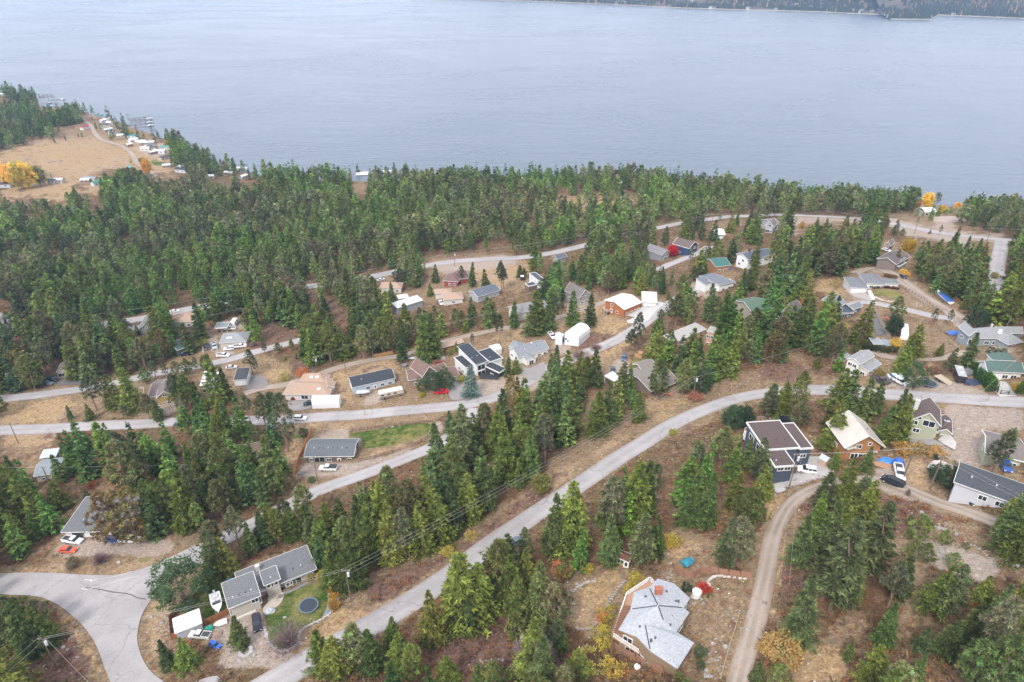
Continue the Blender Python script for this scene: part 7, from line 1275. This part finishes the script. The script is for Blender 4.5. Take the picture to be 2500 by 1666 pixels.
# ---------------------------------------------------------------- broadleaf trees and shrubs one can tell apart
YE, OR_, PU, OL, RD = (.66, .47, .06), (.55, .20, .035), (.17, .115, .11), (.23, .21, .06), (.42, .09, .03)
SHR = [('R1',100,1010,790,YE,.42,'large yellow autumn tree, leftmost of the pair in the dry field'),('R1',200,1040,800,(.56,.43,.08),.36,'yellow autumn tree, middle of the trio in the dry field'),('R1',270,1030,785,YE,.36,'bright yellow tree right of the field trio'),('R1',370,1010,820,(.16,.17,.05),.4,'olive green tree at the right end of the field group'),
('R1',430,385,325,OR_,1.0,'long orange hedge-like tree clump by the far village'),('R1',1335,920,770,(.66,.45,.05),.28,'narrow yellow tree at the end of the field road'),('R1',1280,800,750,(.2,.19,.06),.6,'olive bush beside the field road'),('R1',1500,660,600,(.45,.36,.06),.4,'small yellow tree at the village shore'),('R1',1185,560,510,(.45,.33,.06),.5,'yellow shrub beside the shore firs at the docks'),
('R4',1548,375,238,(.66,.42,.04),.32,'tall golden tree standing by the lake at upper right'),('R4',1680,405,340,(.62,.46,.05),.45,'rounded yellow tree right of the tall golden one'),('R4',1800,380,315,(.64,.40,.05),.45,'golden tree between shore firs, right of the yellow pair'),('R4',1465,360,305,(.5,.24,.04),.4,'small orange tree left of the tall golden one'),('R4',2215,415,378,(.5,.2,.04),.4,'small orange tree near the right edge at the lake'),('R4',530,530,475,(.5,.35,.03),.4,'yellow tree by the upper road among firs'),
('R4',1370,730,620,(.5,.37,.04),.2,'slim yellow poplar, left of two behind the broad brown roof'),('R4',1425,730,630,(.5,.35,.04),.2,'slim yellow poplar, right of two behind the broad brown roof'),('R3',1615,830,725,(.62,.12,.03),.5,'bright red-orange autumn tree beside the grey gabled house'),
('M2',355,1030,945,(.60,.27,.035),.75,'bright orange round bush beside the dirt lane'),('M2',210,1060,980,OL,.7,'olive brown bush left of the orange round one'),('M2',1430,1210,1170,(.32,.30,.05),.7,'yellow-green bush before the brown peaked house'),('M2',1790,1080,1010,(.24,.24,.05),.6,'yellow-green shrub left of the blue spruce'),('M2',1590,920,850,(.25,.09,.07),1.0,'reddish brown bare shrubs behind the brown peaked house'),('M2',1690,830,770,(.25,.25,.06),.7,'olive shrub before the orange timber shed'),
('M4',650,620,510,(.55,.33,.03),.6,'golden shrub below the blue-grey gabled house'),('M4',730,600,530,(.42,.33,.08),.6,'pale yellow shrub right of the golden one'),('M4',1205,760,680,(.55,.36,.05),.6,'yellow shrub beside the round covered pool'),('M4',660,220,130,(.30,.25,.08),.8,'olive brown bush left of the long white house'),('M4',1265,110,60,(.52,.36,.05),.5,'yellow shrub above the black car on the lane'),('M4',1300,130,90,(.5,.32,.04),.5,'yellow shrub beside the black car on the lane'),
('M4',1050,1015,960,(.33,.27,.07),.9,'olive bush before the white two-storey house'),('M4',375,380,320,(.5,.24,.06),.7,'orange shrub behind the steep dark brown roof'),('M4',1170,660,480,(.05,.075,.035),.32,'dark evergreen shrub row right of the asphalt drive'),('M4',2300,1160,1080,(.45,.32,.05),.7,'yellow shrub beside the pale drive with gate'),('M4',2080,150,90,OL,.6,'olive shrub among shore firs'),
('B2',1440,1290,960,(.24,.17,.17),.7,'large purplish bare shrub on the trampoline lawn'),('B2',1820,520,440,(.40,.30,.06),.7,'yellowish shrub at the right corner of the house with trampoline lawn'),('B2',1940,670,620,(.45,.27,.05),.8,'uppermost of the three orange shrubs right of the lawn path'),('B2',1960,760,705,(.46,.28,.05),.8,'middle of the three orange shrubs right of the lawn path'),('B2',1965,860,785,(.46,.32,.06),.8,'lowest of the three orange shrubs right of the lawn path'),('B2',1690,540,490,(.33,.26,.06),.8,'olive shrub under the front windows near the right house end'),
('B5',2080,700,560,(.36,.26,.07),.9,'ochre shrub right of the log house'),('B6',450,810,700,(.38,.27,.07),.9,'ochre willow-like shrub below the big fir'),('B6',720,830,730,(.36,.25,.07),1.0,'brown-yellow shrub before the sage green house'),('B6',570,800,700,(.33,.25,.08),.9,'tawny shrub between the pole and the sage green house'),
('B7',340,1230,1040,(.42,.33,.10),.8,'pale yellow leafy tree below the bright green fir'),('B7',440,1180,1080,(.5,.36,.07),.7,'yellow small tree right of the pale yellow one'),('B7',460,430,370,(.5,.33,.07),.9,'yellow shrub on the right edge of the gravel drive'),('B4',1165,280,170,(.48,.36,.05),.8,'yellow shrubs between the shed firs and the teal boat'),('B4',830,600,540,(.42,.35,.06),.8,'yellow shrub below the wood shed'),
('B4',800,740,640,(.45,.35,.05),.9,'bright yellow shrub at the upper left of the deck'),('B4',600,1000,860,(.40,.34,.06),.9,'yellow-green shrub left of the long deck railing'),('B4',540,1200,1060,(.45,.37,.05),1.0,'yellow shrub mass below the round lawn'),('B4',630,1500,1390,(.42,.34,.06),.9,'yellow shrub below the terracotta fence'),('B4',410,1450,1280,(.42,.35,.08),1.0,'pale yellow shrub mass left of the terracotta fence'),('B4',1480,720,650,RD,.8,'red shrub beside the ringed stones'),('B4',515,990,940,(.5,.22,.07),.8,'small orange shrub at the lower wall of the round lawn'),('B4',370,530,470,(.42,.34,.06),.8,'small yellow shrub above the round lawn'),
('B8',1160,190,40,(.20,.15,.14),.5,'bare grey shrub on the verge right of the orange red coupe'),('B8',860,240,130,(.22,.17,.10),.6,'low brown and green shrub below the orange red coupe'),('B1',1380,870,620,(.42,.15,.06),.3,'rusty orange shrub tree behind the wide grey-roofed house'),('B1',1280,720,630,(.4,.17,.06),.5,'rusty shrub under dark firs'),('B1',1060,900,830,(.42,.2,.06),.8,'orange bush above the wide grey-roofed house'),
('C2',610,610,550,(.42,.34,.07),.9,'yellow bush on the upper verge of the diagonal road'),('C2',1320,130,0,(.25,.25,.06),.45,'yellow-green shrub by the wires above the diagonal road'),('C2',1480,760,660,(.45,.2,.06),.8,'orange brown shrub under firs right of the road'),('C2',780,480,430,(.38,.31,.08),1.0,'yellowish low bush on the verge near the road middle'),
('M3',640,850,720,(.24,.155,.145),1.2,'purplish bare shrubs in front of the arched workshop'),('M3',790,780,700,(.25,.16,.14),1.2,'purplish bare shrubs right of the arched workshop'),('M3',1680,1240,1150,(.36,.18,.08),.8,'rusty shrub at the foot of the pole by the main road bend'),('M4',1540,990,910,(.33,.18,.10),1.2,'rusty brown brush below the dry slope'),('M3',1480,1544,1500,(.3,.28,.06),.8,'yellow-green shrub at the main road'),
('M1',110,1080,950,(.40,.24,.06),.5,'orange yellow shrub among firs at far left'),('M1',1830,900,820,(.20,.25,.05),.6,'yellow-green shrub left of the white-fenced parking corner'),('M1',2290,900,800,(.23,.15,.14),1.0,'purple brown bare shrub right of the beige house'),('R3',1000,920,880,(.2,.14,.13),.8,'bare shrubs in the dense firs'),('B3',570,1110,1060,(.12,.15,.06),.8,'low green shrub beside the two poles'),('R4',2050,1290,1170,(.20,.12,.08),.5,'brown round bush above the rambling pale roof')]
_bm = {}
for q, (key, bx, by, ty, col, rr, lab) in enumerate(SHR):
    b = hit(key, bx, by); h = max(.9, min(30, height_at(b, nat(key, bx, ty)[1]))) * (1 - .5 * min(1, max(0, rr - .3))); small = h < 4.5; bare = col[0] < .27 and col[1] < .18 and 'bare' in lab
    kx = (tuple(round(c, 1) for c in col), round(rr, 1), bare)
    nm = 'shrub' if (small or 'shrub' in lab or 'bush' in lab) else 'autumn_tree'
    VC = twigs(300 + q, 1500, rr, h, col) if bare else broad(300 + q, 60 if small else 150, 26 if h < 12 else 34, rr * (1 if small else .9), col, h, .9 if small else 1.1 + h * .075, .02 if small else .12, col2=tuple(c * f for c, f in zip(col, (.8, .95, 1.2))))
    e = empty(nm, (b.x, b.y, b.z), 0, lab, 'shrub' if nm == 'shrub' else 'tree'); link('foliage' if nm == 'shrub' else 'crown', cmesh('crown', VC), e)
    o = trunk_mesh('trunk', h * .8, .05 + h * .012, BARK, 5, q, .1); link('stem' if nm == 'shrub' else 'trunk', o, e)
def hedge(key, pts, w, h, col, label):
    P = [hit(key, *p) for p in pts]; P = [(p.x, p.y) for p in P]; c = Vector((P[0][0], P[0][1], H(*P[0]))); r_ = np.random.default_rng(5); Ps = []; Dn = []
    for a, b in zip(P, P[1:]):
        n = int(math.dist(a, b) * h * 110); t = r_.uniform(size=n); dx, dy = b[0] - a[0], b[1] - a[1]; l = math.hypot(dx, dy); ang = r_.uniform(0, 2 * np.pi, n); rad = r_.uniform(.75, 1, n); px = np.cos(ang) * rad * w / 2; pz = h * r_.uniform(0, 1, n); px = px * (1 - .5 * (pz / h) ** 3)
        X = a[0] + dx * t - dy / l * px; Y = a[1] + dy * t + dx / l * px; scl = .92 + .16 * np.abs(np.sin(t * l * 2.6)); Ps.append(np.stack([X - c.x, Y - c.y, hgt(X, Y) - c.z + pz * scl], 1)); Dn.append(unit(np.stack([-dy / l * np.sign(px), dx / l * np.sign(px), np.full(n, .9)], 1) + r_.normal(0, .4, (n, 3))))
    Pm = np.concatenate(Ps); Dm = np.concatenate(Dn); n = len(Pm); cc = np.array(col)[None] * r_.uniform(.6, 1.35, (n, 1)); VC = tris(Pm, Dm, r_.uniform(.3, .5, n), r_.uniform(.15, .25, n), r_, cc)
    e = empty('hedge', c, 0, label, 'hedge'); link('foliage', cmesh('foliage', VC), e)
hedge('M4', [(1915,985),(1960,1060),(2020,1110),(2060,1170)], 2.2, 3.6, (.045, .115, .02), 'clipped bright green cedar hedge beside the pale concrete drive')
hedge('M4', [(900,780),(1000,800),(1110,815),(1220,815)], 1.8, 2.2, (.06, .08, .025), 'olive green clipped hedge below the small metal-roofed shed')
hedge('M4', [(1095,130),(1160,145),(1210,155)], 1.5, 1.6, (.26, .17, .06), 'brownish clipped hedge behind the long white house')
hedge('M4', [(990,240),(1100,232),(1230,250)], 1.0, .9, (.10, .05, .03), 'low dark red-brown hedge between the white house and the oval lawn')
hedge('M4', [(2300,1190),(2340,1150)], 1.8, 3, (.05, .11, .02), 'short green cedar hedge at the right edge beside the gate')
# ---------------------------------------------------------------- undergrowth, dry grass, stones (nobody could count them)
mk_pad = raster([('B8', [(-500,320),(0,320),(300,312),(700,320),(1000,337),(1300,337),(1550,292),(1800,205),(2000,115),(2300,-10),(2480,100),(2353,190),(2200,258),(1990,350),(1830,500),(1700,680),(1620,830),(1580,1020),(1590,1150),(1640,1300),(1720,1430),(1850,1540),(2050,1640),(2500,1500),(2500,1900),(1400,1900),(1270,1567),(1200,1400),(1130,1200),(1050,1050),(950,920),(800,780),(680,690),(520,610),(350,575),(150,570),(0,560),(-500,560)]), ('M3', [(0,900),(100,960),(330,910),(300,1100),(180,1230),(60,1300)]), ('M2', [(1900,1040),(2140,1010),(2353,900),(2353,1280),(1720,1260)])], 1)
def scatter(n, y0, y1, keepfn, size, colors, nl, name, label, cat, flat=.6, lw=(.3, .5)):
    r_ = np.random.default_rng(len(name)); yb = y0 * (y1 / y0) ** r_.uniform(size=n); xb = r_.uniform(-1, 1, n) * (yb + 90) * .8; zb = hgt(xb, yb); okk = keepfn(xb, yb, zb, r_) & (look(mk_pad, xb, yb, zb) < .15)
    u, v = proj(xb, yb, zb); okk &= (v < 1700) & (u > -60) & (u < 2560)
    RPx = RP[::2]; keep = []
    xb, yb, zb = xb[okk], yb[okk], zb[okk]; gx = {}
    for p in RPx: gx.setdefault((int(p[0] // 8), int(p[1] // 8)), []).append(p)
    for i in range(len(xb)):
        c = (int(xb[i] // 8), int(yb[i] // 8)); bad = False
        for a in (-1, 0, 1):
            for b in (-1, 0, 1):
                for p in gx.get((c[0] + a, c[1] + b), ()):
                    if (p[0] - xb[i]) ** 2 + (p[1] - yb[i]) ** 2 < (p[2] + .5) ** 2: bad = True
        if not bad: keep.append(i)
    xb, yb, zb = xb[keep], yb[keep], zb[keep]; m = len(xb); S = size * r_.uniform(.5, 1.5, m); ci = r_.integers(len(colors), size=m); cb = np.array(colors)[ci] * r_.uniform(.7, 1.3, (m, 1)); B_ = np.repeat(np.arange(m), nl)
    D = unit(r_.normal(size=(len(B_), 3)) * np.array([1, 1, flat]) + np.array([0, 0, .6])); P = np.stack([xb, yb, zb], 1)[B_] + D * (S[B_] * r_.uniform(0, .6, len(B_)))[:, None]; Lf = S[B_] * r_.uniform(*lw, len(B_)) * 1.6
    VC = tris(P, D, Lf, Lf * .3, r_, cb[B_] * r_.uniform(.75, 1.25, (len(B_), 1))); print(name, m)
    tag(link(name, cmesh(name, VC, FOLS)), label, cat, kind='stuff')
def k_under(x, y, z, r_): return (look(g_ke, x, y, z) < .45) | (look(g_br, x, y, z) > .4) & (look(g_dr, x, y, z) < .5)
scatter(30000, 62, 620, k_under, 1.0, [(.17, .09, .06), (.13, .08, .06), (.24, .12, .05), (.12, .08, .035), (.28, .18, .06), (.10, .09, .035), (.18, .11, .095), (.30, .13, .045)], 12, 'undergrowth', 'low brown and purplish brush under and between the trees', 'brush')
def k_grass(x, y, z, r_):
    nn = np.sin(x * .21 + 1) * np.cos(y * .19) + np.sin(x * .063 - y * .08)
    return (look(g_ke, x, y, z) > .3) & (look(g_gr, x, y, z) < .3) & (look(g_la, x, y, z) < .1) & (nn > -.3) | (look(g_dr, x, y, z) > .5) & (look(g_gr, x, y, z) < .3)
scatter(26000, 62, 420, k_grass, .45, [(.46, .32, .17), (.38, .27, .15), (.30, .19, .11), (.50, .37, .20), (.22, .14, .09), (.34, .28, .12)], 7, 'dry_grass', 'tufts of dry tan grass on the open slopes and verges', 'dry grass', .9)
def k_low(x, y, z, r_):
    nn = np.sin(x * .13 + 2) * np.cos(y * .12) + .6 * np.sin(x * .31 + y * .27)
    return (look(g_ke, x, y, z) > .3) & (look(g_gr, x, y, z) < .25) & (look(g_la, x, y, z) < .1) & (nn > .15 + .5 * look(g_dr, x, y, z))
scatter(15000, 62, 430, k_low, .7, [(.26, .12, .05), (.20, .12, .07), (.15, .10, .06), (.16, .14, .05), (.33, .22, .07), (.13, .12, .045), (.22, .15, .12)], 12, 'low_brush', 'rust, olive and brown low brush dotted over the open banks', 'brush')
def stones():
    mb = MB(); r_ = random.Random(9); zones = [('B7',1550,300,2300,480,150),('B7',1250,0,2000,300,60),('B4',100,620,300,900,50),('B4',1340,680,1480,850,40),('B4',1480,1150,1700,1560,50),('B4',1560,900,1950,1100,30),('B8',1740,780,1960,1250,110),('B8',700,700,1000,1567,40),('B2',850,1350,1050,1500,50),('B3',560,480,1560,540,30),('M4',1650,690,1800,770,60),('M4',1010,310,1200,370,40),('B6',700,920,900,1000,50),('M3',1400,960,1650,1100,90),('B2',0,900,120,1130,50),('C2',850,1380,1200,1500,60),('B5',260,260,620,330,60),('F',650,1480,1000,1390,30),('B4',1080,520,1180,600,30),('B7',1600,120,1720,190,40)]
    for key, x0, y0, x1, y1, n in zones:
        for _ in range(n):
            b = hit(key, r_.uniform(x0, x1), r_.uniform(y0, y1)); s = r_.uniform(.08, .3) * (2 if r_.random() < .08 else 1); 
            ring = [[(b.x + s * q * math.cos(k * 1.05 + s * 9) * r_.uniform(.7, 1.2), b.y + s * q * math.sin(k * 1.05 + s * 9) * r_.uniform(.6, 1.1), b.z - .1 + zz * s) for k in range(6)] for q, zz in ((1, 0), (.9, .6), (.4, .95))]
            mb.loft(ring)
    tag(mb.build('loose_stones', M('stone', (.30, .285, .265))), 'pale loose stones scattered on banks and clearings', 'stones', kind='stuff')
stones()
# ---------------------------------------------------------------- shore village, docks
CAB = [(890,400,(.04,.30,.26),'teal roof'),(850,385,(.3,.32,.34),'grey roof'),(920,345,(.4,.42,.45),'pale grey roof'),(930,435,(.7,.7,.7),'white roof'),(985,455,(.68,.68,.68),'white roof'),(950,480,(.12,.13,.15),'dark roof'),(970,520,(.5,.52,.55),'grey roof'),(1010,545,(.3,.3,.32),'slate roof'),(740,345,(.65,.66,.66),'whitish roof'),(990,415,(.5,.5,.52),'light grey roof'),(880,425,(.45,.16,.06),'rusty roof'),
(1190,580,(.08,.35,.30),'teal roof'),(1200,615,(.66,.67,.68),'white roof'),(1270,630,(.7,.7,.7),'white roof'),(1320,640,(.68,.68,.67),'long white roof'),(1340,660,(.25,.27,.3),'grey roof'),(1310,690,(.62,.58,.52),'cream roof'),(1370,685,(.10,.12,.14),'near-black roof'),(1380,722,(.55,.57,.62),'bluish white roof'),(1440,715,(.7,.7,.72),'white roof'),(1495,680,(.12,.40,.32),'teal green roof'),(1475,770,(.16,.12,.11),'brown roof'),(1500,840,(.45,.48,.52),'pale blue roof'),(1640,885,(.05,.06,.07),'black roof'),(1630,850,(.6,.6,.6),'white roof'),
(820,968,(.35,.40,.48),'blue-grey roof'),(775,975,(.6,.6,.6),'white roof'),(885,1000,(.08,.32,.18),'green roof'),(475,985,(.05,.20,.18),'dark teal roof'),(540,980,(.6,.6,.58),'white roof'),(1155,865,(.25,.5,.42),'pale teal roof'),(35,200,(.65,.65,.65),'white roof'),(60,165,(.1,.3,.26),'teal roof'),(440,315,(.25,.42,.6),'light blue roof'),(220,375,(.6,.6,.6),'white roof'),(40,1020,(.14,.1,.09),'brown roof'),(765,500,(.45,.04,.06),'red roof'),(1890,945,(.6,.6,.58),'white roof'),(2060,915,(.62,.63,.64),'white roof'),(2190,940,(.66,.66,.66),'white roof'),(1760,920,(.3,.32,.36),'slate roof'),(1090,570,(.7,.7,.7),'white roof'),(1160,655,(.55,.5,.45),'tan roof'),(2180,870,(.55,.55,.55),'grey roof')]
for q, (cx_, cy_, rc, rn) in enumerate(CAB):
    b = hit('R1', cx_, cy_); r_ = random.Random(q); w_, l_, e_ = r_.uniform(4, 6.5), r_.uniform(7, 13) * (1.5 if 'long' in rn else 1), r_.uniform(2.4, 3.4); a = R(r_.uniform(-18, 18)) + (0 if q % 3 else R(70)); col = [(.6, .58, .55), (.45, .4, .35), (.3, .22, .17), (.55, .57, .6)][q % 4]
    zone = 'at the dock village' if cx_ < 1100 and cy_ < 600 else 'along the field road shore' if cx_ < 1560 and cy_ < 800 and cx_ > 1100 else 'south of the dry field' if cy_ > 850 and cx_ < 1300 else 'under the shore firs' if cx_ > 1560 else 'at the village end'
    near = [c for c in CAB if c[3] == rn]; k = [c[0] for c in sorted(near)].index(cx_); e = empty('cabin', (b.x, b.y, b.z), a, f'small cabin with {rn} {zone}' + (f', {["first", "second", "third", "fourth", "fifth", "sixth", "seventh", "eighth", "ninth", "tenth", "eleventh", "twelfth"][k % 12]} such from the left' if len(near) > 1 else ''), 'cabin', 'shore cabins')
    MB().box((0, 0, e_ / 2 - 1), (l_ - .6, w_ - .6, e_ + 2)).build('wall', M('siding', col), e); p = [(-w_ / 2, e_ - .1), (0, e_ + 1.1), (w_ / 2, e_ - .1)]; MB().loft([[(s * l_ / 2, y_, z_ + .15) for y_, z_ in p] + [(s * l_ / 2, y_, z_) for y_, z_ in reversed(p)] for s in (-1, 1)]).build('roof', M('metalroof', rc), e)
    for s in (-.25, .2): MB().box((l_ * s, -w_ / 2 + .28, e_ * .55), (1.4, .1, .9)).build('window', M('glass'), e)
DOCK = [(340,190,480,186),(350,205,490,205),(430,236,590,228),(370,268,530,262),(330,292,530,287),(345,212,400,210),(1130,366,1170,364),(1150,405,1350,385),(1160,415,1360,405),(1170,435,1375,412),(1160,460,1380,438),(1200,483,1370,468),(1540,600,1670,592),(1700,640,1720,632),(1340,510,1410,500),(1780,700,1800,690),(1850,740,1925,730),(1700,700,1760,690)]
for q, (xa, ya, xb_, yb_) in enumerate(DOCK):
    A = Vector((*zplane(*nat('R1', xa, ya), .6), .6)); Bq = Vector((*zplane(*nat('R1', xb_, yb_), .6), .6)); e = empty('dock', A, 0, f'wooden dock number {q + 1}', 'dock')
    e['label'] = ('long' if (Bq - A).length > 45 else 'short') + ' timber dock ' + (['uppermost', 'second', 'third', 'fourth', 'fifth', 'sixth'][q] + ' of the docks at the far left village' if q < 6 else ['first', 'second', 'third', 'fourth', 'fifth', 'sixth', 'seventh', 'eighth', 'ninth', 'tenth', 'eleventh', 'twelfth'][q - 6] + ' in the row along the cabins'); e['group'] = 'timber docks'
    d = Bq - A; MB().beam((0, 0, .2), tuple(d + Vector((0, 0, .2))), 1.8, .3).build('walkway', M('wood', (.22, .18, .15)), e)
    for i in range(int(d.length / 6) + 1): q_ = d * (i * 6 / max(d.length, 1)); MB().tube(tuple(q_ + Vector((1, 0, -3))), tuple(q_ + Vector((1, 0, 1.8))), .2, .2, 6).build('piling', M('wood', (.12, .1, .09)), e)
for q, (xa, ya, xb_, yb_, lab) in enumerate([(570,232,592,226,'white boat at the outer end of the long far-left dock'),(1345,408,1372,405,'white boat on the outermost end of the upper village dock'),(1350,440,1380,436,'white boat beside the middle village dock end'),(1355,468,1375,464,'white boat at the lowest village dock end'),(450,270,470,260,'dark boat lift between the far-left docks')]):
    A = Vector((*zplane(*nat('R1', xa, ya), .3), .2)); Bq = Vector((*zplane(*nat('R1', xb_, yb_), .3), .2)); a = math.atan2(Bq.y - A.y, Bq.x - A.x); l = 8; e = empty('moored_boat', A, a, lab, 'boat'); w = 2.6
    MB().loft([[(x, -b_, 1.3), (x, -b_ * .7, .3), (x, 0, 0), (x, b_ * .7, .3), (x, b_, 1.3)] for x, b_ in ((-4, 1.3), (0, 1.3), (2.5, .9), (4, .1))]).build('hull', M('paint', WH if 'white' in lab else (.05, .05, .06)), e); MB().box((-.8, 0, 1.7), (2.6, 1.8, .8)).build('cabin_top', M('plain', (.6, .6, .62)), e)
for key, p, w_, l_, lab in (('R2',(1050,200),9,12,'white-roofed boathouse at the water behind the gap in the treeline'),('R2',(1275,185),8,10,'pale-roofed boathouse at the water right of the treeline gap'),('R4',(400,285),10,14,'white curved-roof boathouse among shore firs at right'),('R4',(170,255),9,12,'white-roofed lake house among shore firs'),('R4',(1540,425),9,9,'white domed shelter below the tall golden tree'),('R4',(850,290),9,12,'brown-roofed lake house behind the upper road firs'),('R4',(1495,350),7,8,'dark red-roofed lake cabin beside the tall golden tree')):
    b = hit(key, *p); e = empty('boathouse', b, R(8), lab, 'boathouse'); rc = (.68, .69, .7) if 'white' in lab or 'pale' in lab else (.22, .1, .08)
    MB().box((0, 0, 1), (l_ - .6, w_ - .6, 6)).build('wall', M('siding', (.4, .35, .3)), e); pr = [(-w_ / 2, 3.9), (-w_ * .25, 5.1), (0, 5.5), (w_ * .25, 5.1), (w_ / 2, 3.9)]; MB().loft([[(s * l_ / 2, y_, z_ + .2) for y_, z_ in pr] + [(s * l_ / 2, y_, z_) for y_, z_ in reversed(pr)] for s in (-1, 1)]).build('roof', M('metalroof', rc), e)
    for s in (-.25, .25): MB().box((l_ * s, -w_ / 2 + .28, 2.4), (1.6, .1, 1.2)).build('window', M('glass'), e)
# ---------------------------------------------------------------- far shore wood and houses
def far_wood():
    sx, sy, dist, hh, Vv, k = FS; r_ = np.random.default_rng(4); Vn = np.array(Vv).reshape(len(sx), k, 3); n = 9000; i = r_.uniform(0, len(sx) - 2, n); j = 2 + r_.uniform(0, 1, n) ** 1.3 * (k - 4); i0 = i.astype(int); j0 = j.astype(int); fi = (i - i0)[:, None]; fj = (j - j0)[:, None]
    P = (Vn[i0, j0] * (1 - fi) + Vn[i0 + 1, j0] * fi) * (1 - fj) + (Vn[i0, j0 + 1] * (1 - fi) + Vn[i0 + 1, j0 + 1] * fi) * fj
    den = np.sin(P[:, 0] * .009 + 1) * np.cos(P[:, 1] * .012) + .6 * np.sin(P[:, 0] * .03 + P[:, 1] * .02); P = P[den > -.55 + r_.uniform(-.4, .3, n)]; m = len(P); h = r_.uniform(11, 22, m); w = h * r_.uniform(.2, .32, m); VV = []; CC = []
    c = np.array([.032, .05, .036])[None] * r_.uniform(.6, 1.4, (m, 1)); au = r_.uniform(size=m) < .05; c[au] = np.array([.35, .25, .08])
    for a in range(4):
        t0, t1 = a * 1.571, (a + 1) * 1.571; T = np.empty((m, 3, 3)); T[:, 0] = P + np.stack([w * math.cos(t0), w * math.sin(t0), 0 * w], 1); T[:, 1] = P + np.stack([w * math.cos(t1), w * math.sin(t1), 0 * w], 1); T[:, 2] = P + np.stack([0 * w, 0 * w, h], 1); VV.append(T.reshape(-1, 3)); CC.append(np.repeat(c, 3, 0))
    tag(link('far_shore_wood', cmesh('far_shore_wood', (np.concatenate(VV), np.concatenate(CC)), FOLS)), 'dark wooded hillside across the lake', 'wood', kind='stuff')
    hm = [MB().box((0, 0, 2), (13, 9, 8)).build('w', M('siding', c_)) for c_ in ((.42, .4, .38), (.28, .25, .22), (.5, .5, .5))]; rm_ = [MB().loft([[(s * 7.5, y_, z_) for y_, z_ in ((-5.5, 5.6), (0, 8.6), (5.5, 5.6), (5.5, 5.2), (0, 8.2), (-5.5, 5.2))] for s in (-1, 1)]).build('r', M('metalroof', c_)) for c_ in ((.4, .4, .4), (.2, .18, .18), (.45, .45, .45))]
    for q in range(64):
        ii = r_.uniform(5, len(sx) - 3); jj = r_.choice([2, 2, 3, 3, 4, 5, 6]) + r_.uniform(0, .9); a0, b0 = int(ii), int(jj); p = Vn[a0, b0] * (1 - (jj - b0)) + Vn[a0, b0 + 1] * (jj - b0); e = empty('far_house', tuple(p), r_.uniform(-.4, .4), 'tiny pale house on the wooded far shore of the lake', 'house', 'houses on the far shore')
        link('wall', hm[q % 3].data, e); link('roof', rm_[(q // 3) % 3].data, e)
    for o in hm + rm_: bpy.data.objects.remove(o)
far_wood()

def snags():
    for q, (key, bx, by, ty, lab) in enumerate([('C2',1165,1400,1180,'bare grey dead tree below the round green pine near the round lawn'),('C2',1320,1400,1150,'thin bare pale snag left of the slim pine by the round lawn'),('C2',1385,1460,1250,'leaning bare pale snag, lowest of the dead trees by the round lawn'),('M1',1640,1500,1340,'bare grey leafless tree under the sparse pines at the middle street'),('B3',400,1330,1170,'bare whitish snag under firs left of the brown house drive'),('B1',2110,170,-20,'tall bare tree at the edge of the middle street'),('B6',450,1220,1120,'small bare shrub tree beside the black minivan lane')]):
        b = hit(key, bx, by); h = max(3, min(15, height_at(b, nat(key, bx, ty)[1]))); e = empty('bare_tree', b, q, lab, 'tree'); link('trunk', trunk_mesh('trunk', h, .05 + h * .012, M('wood', (.30, .27, .25)), 26, q + 40, .25), e)
        link('twigs', cmesh('twigs', twigs(500 + q, 500, .2, h, (.27, .23, .21))), e)
snags()
# ---------------------------------------------------------------- air
def haze():
    o = MB().box((0, 3450, 91), (11900, 7060, 202)).build('haze', bpy.data.materials.new('haze')); m = o.data.materials[0]; m.use_nodes = True; N = m.node_tree.nodes; N.clear(); out = N.new('ShaderNodeOutputMaterial'); v = N.new('ShaderNodeVolumePrincipled')
    v.inputs['Color'].default_value = (.5, .68, 1, 1); v.inputs['Density'].default_value = 0.0001; v.inputs['Anisotropy'].default_value = .2; m.node_tree.links.new(v.outputs[0], out.inputs['Volume']); tag(o, 'thin pale blue air over the lake and slope', 'haze', kind='stuff')
haze()
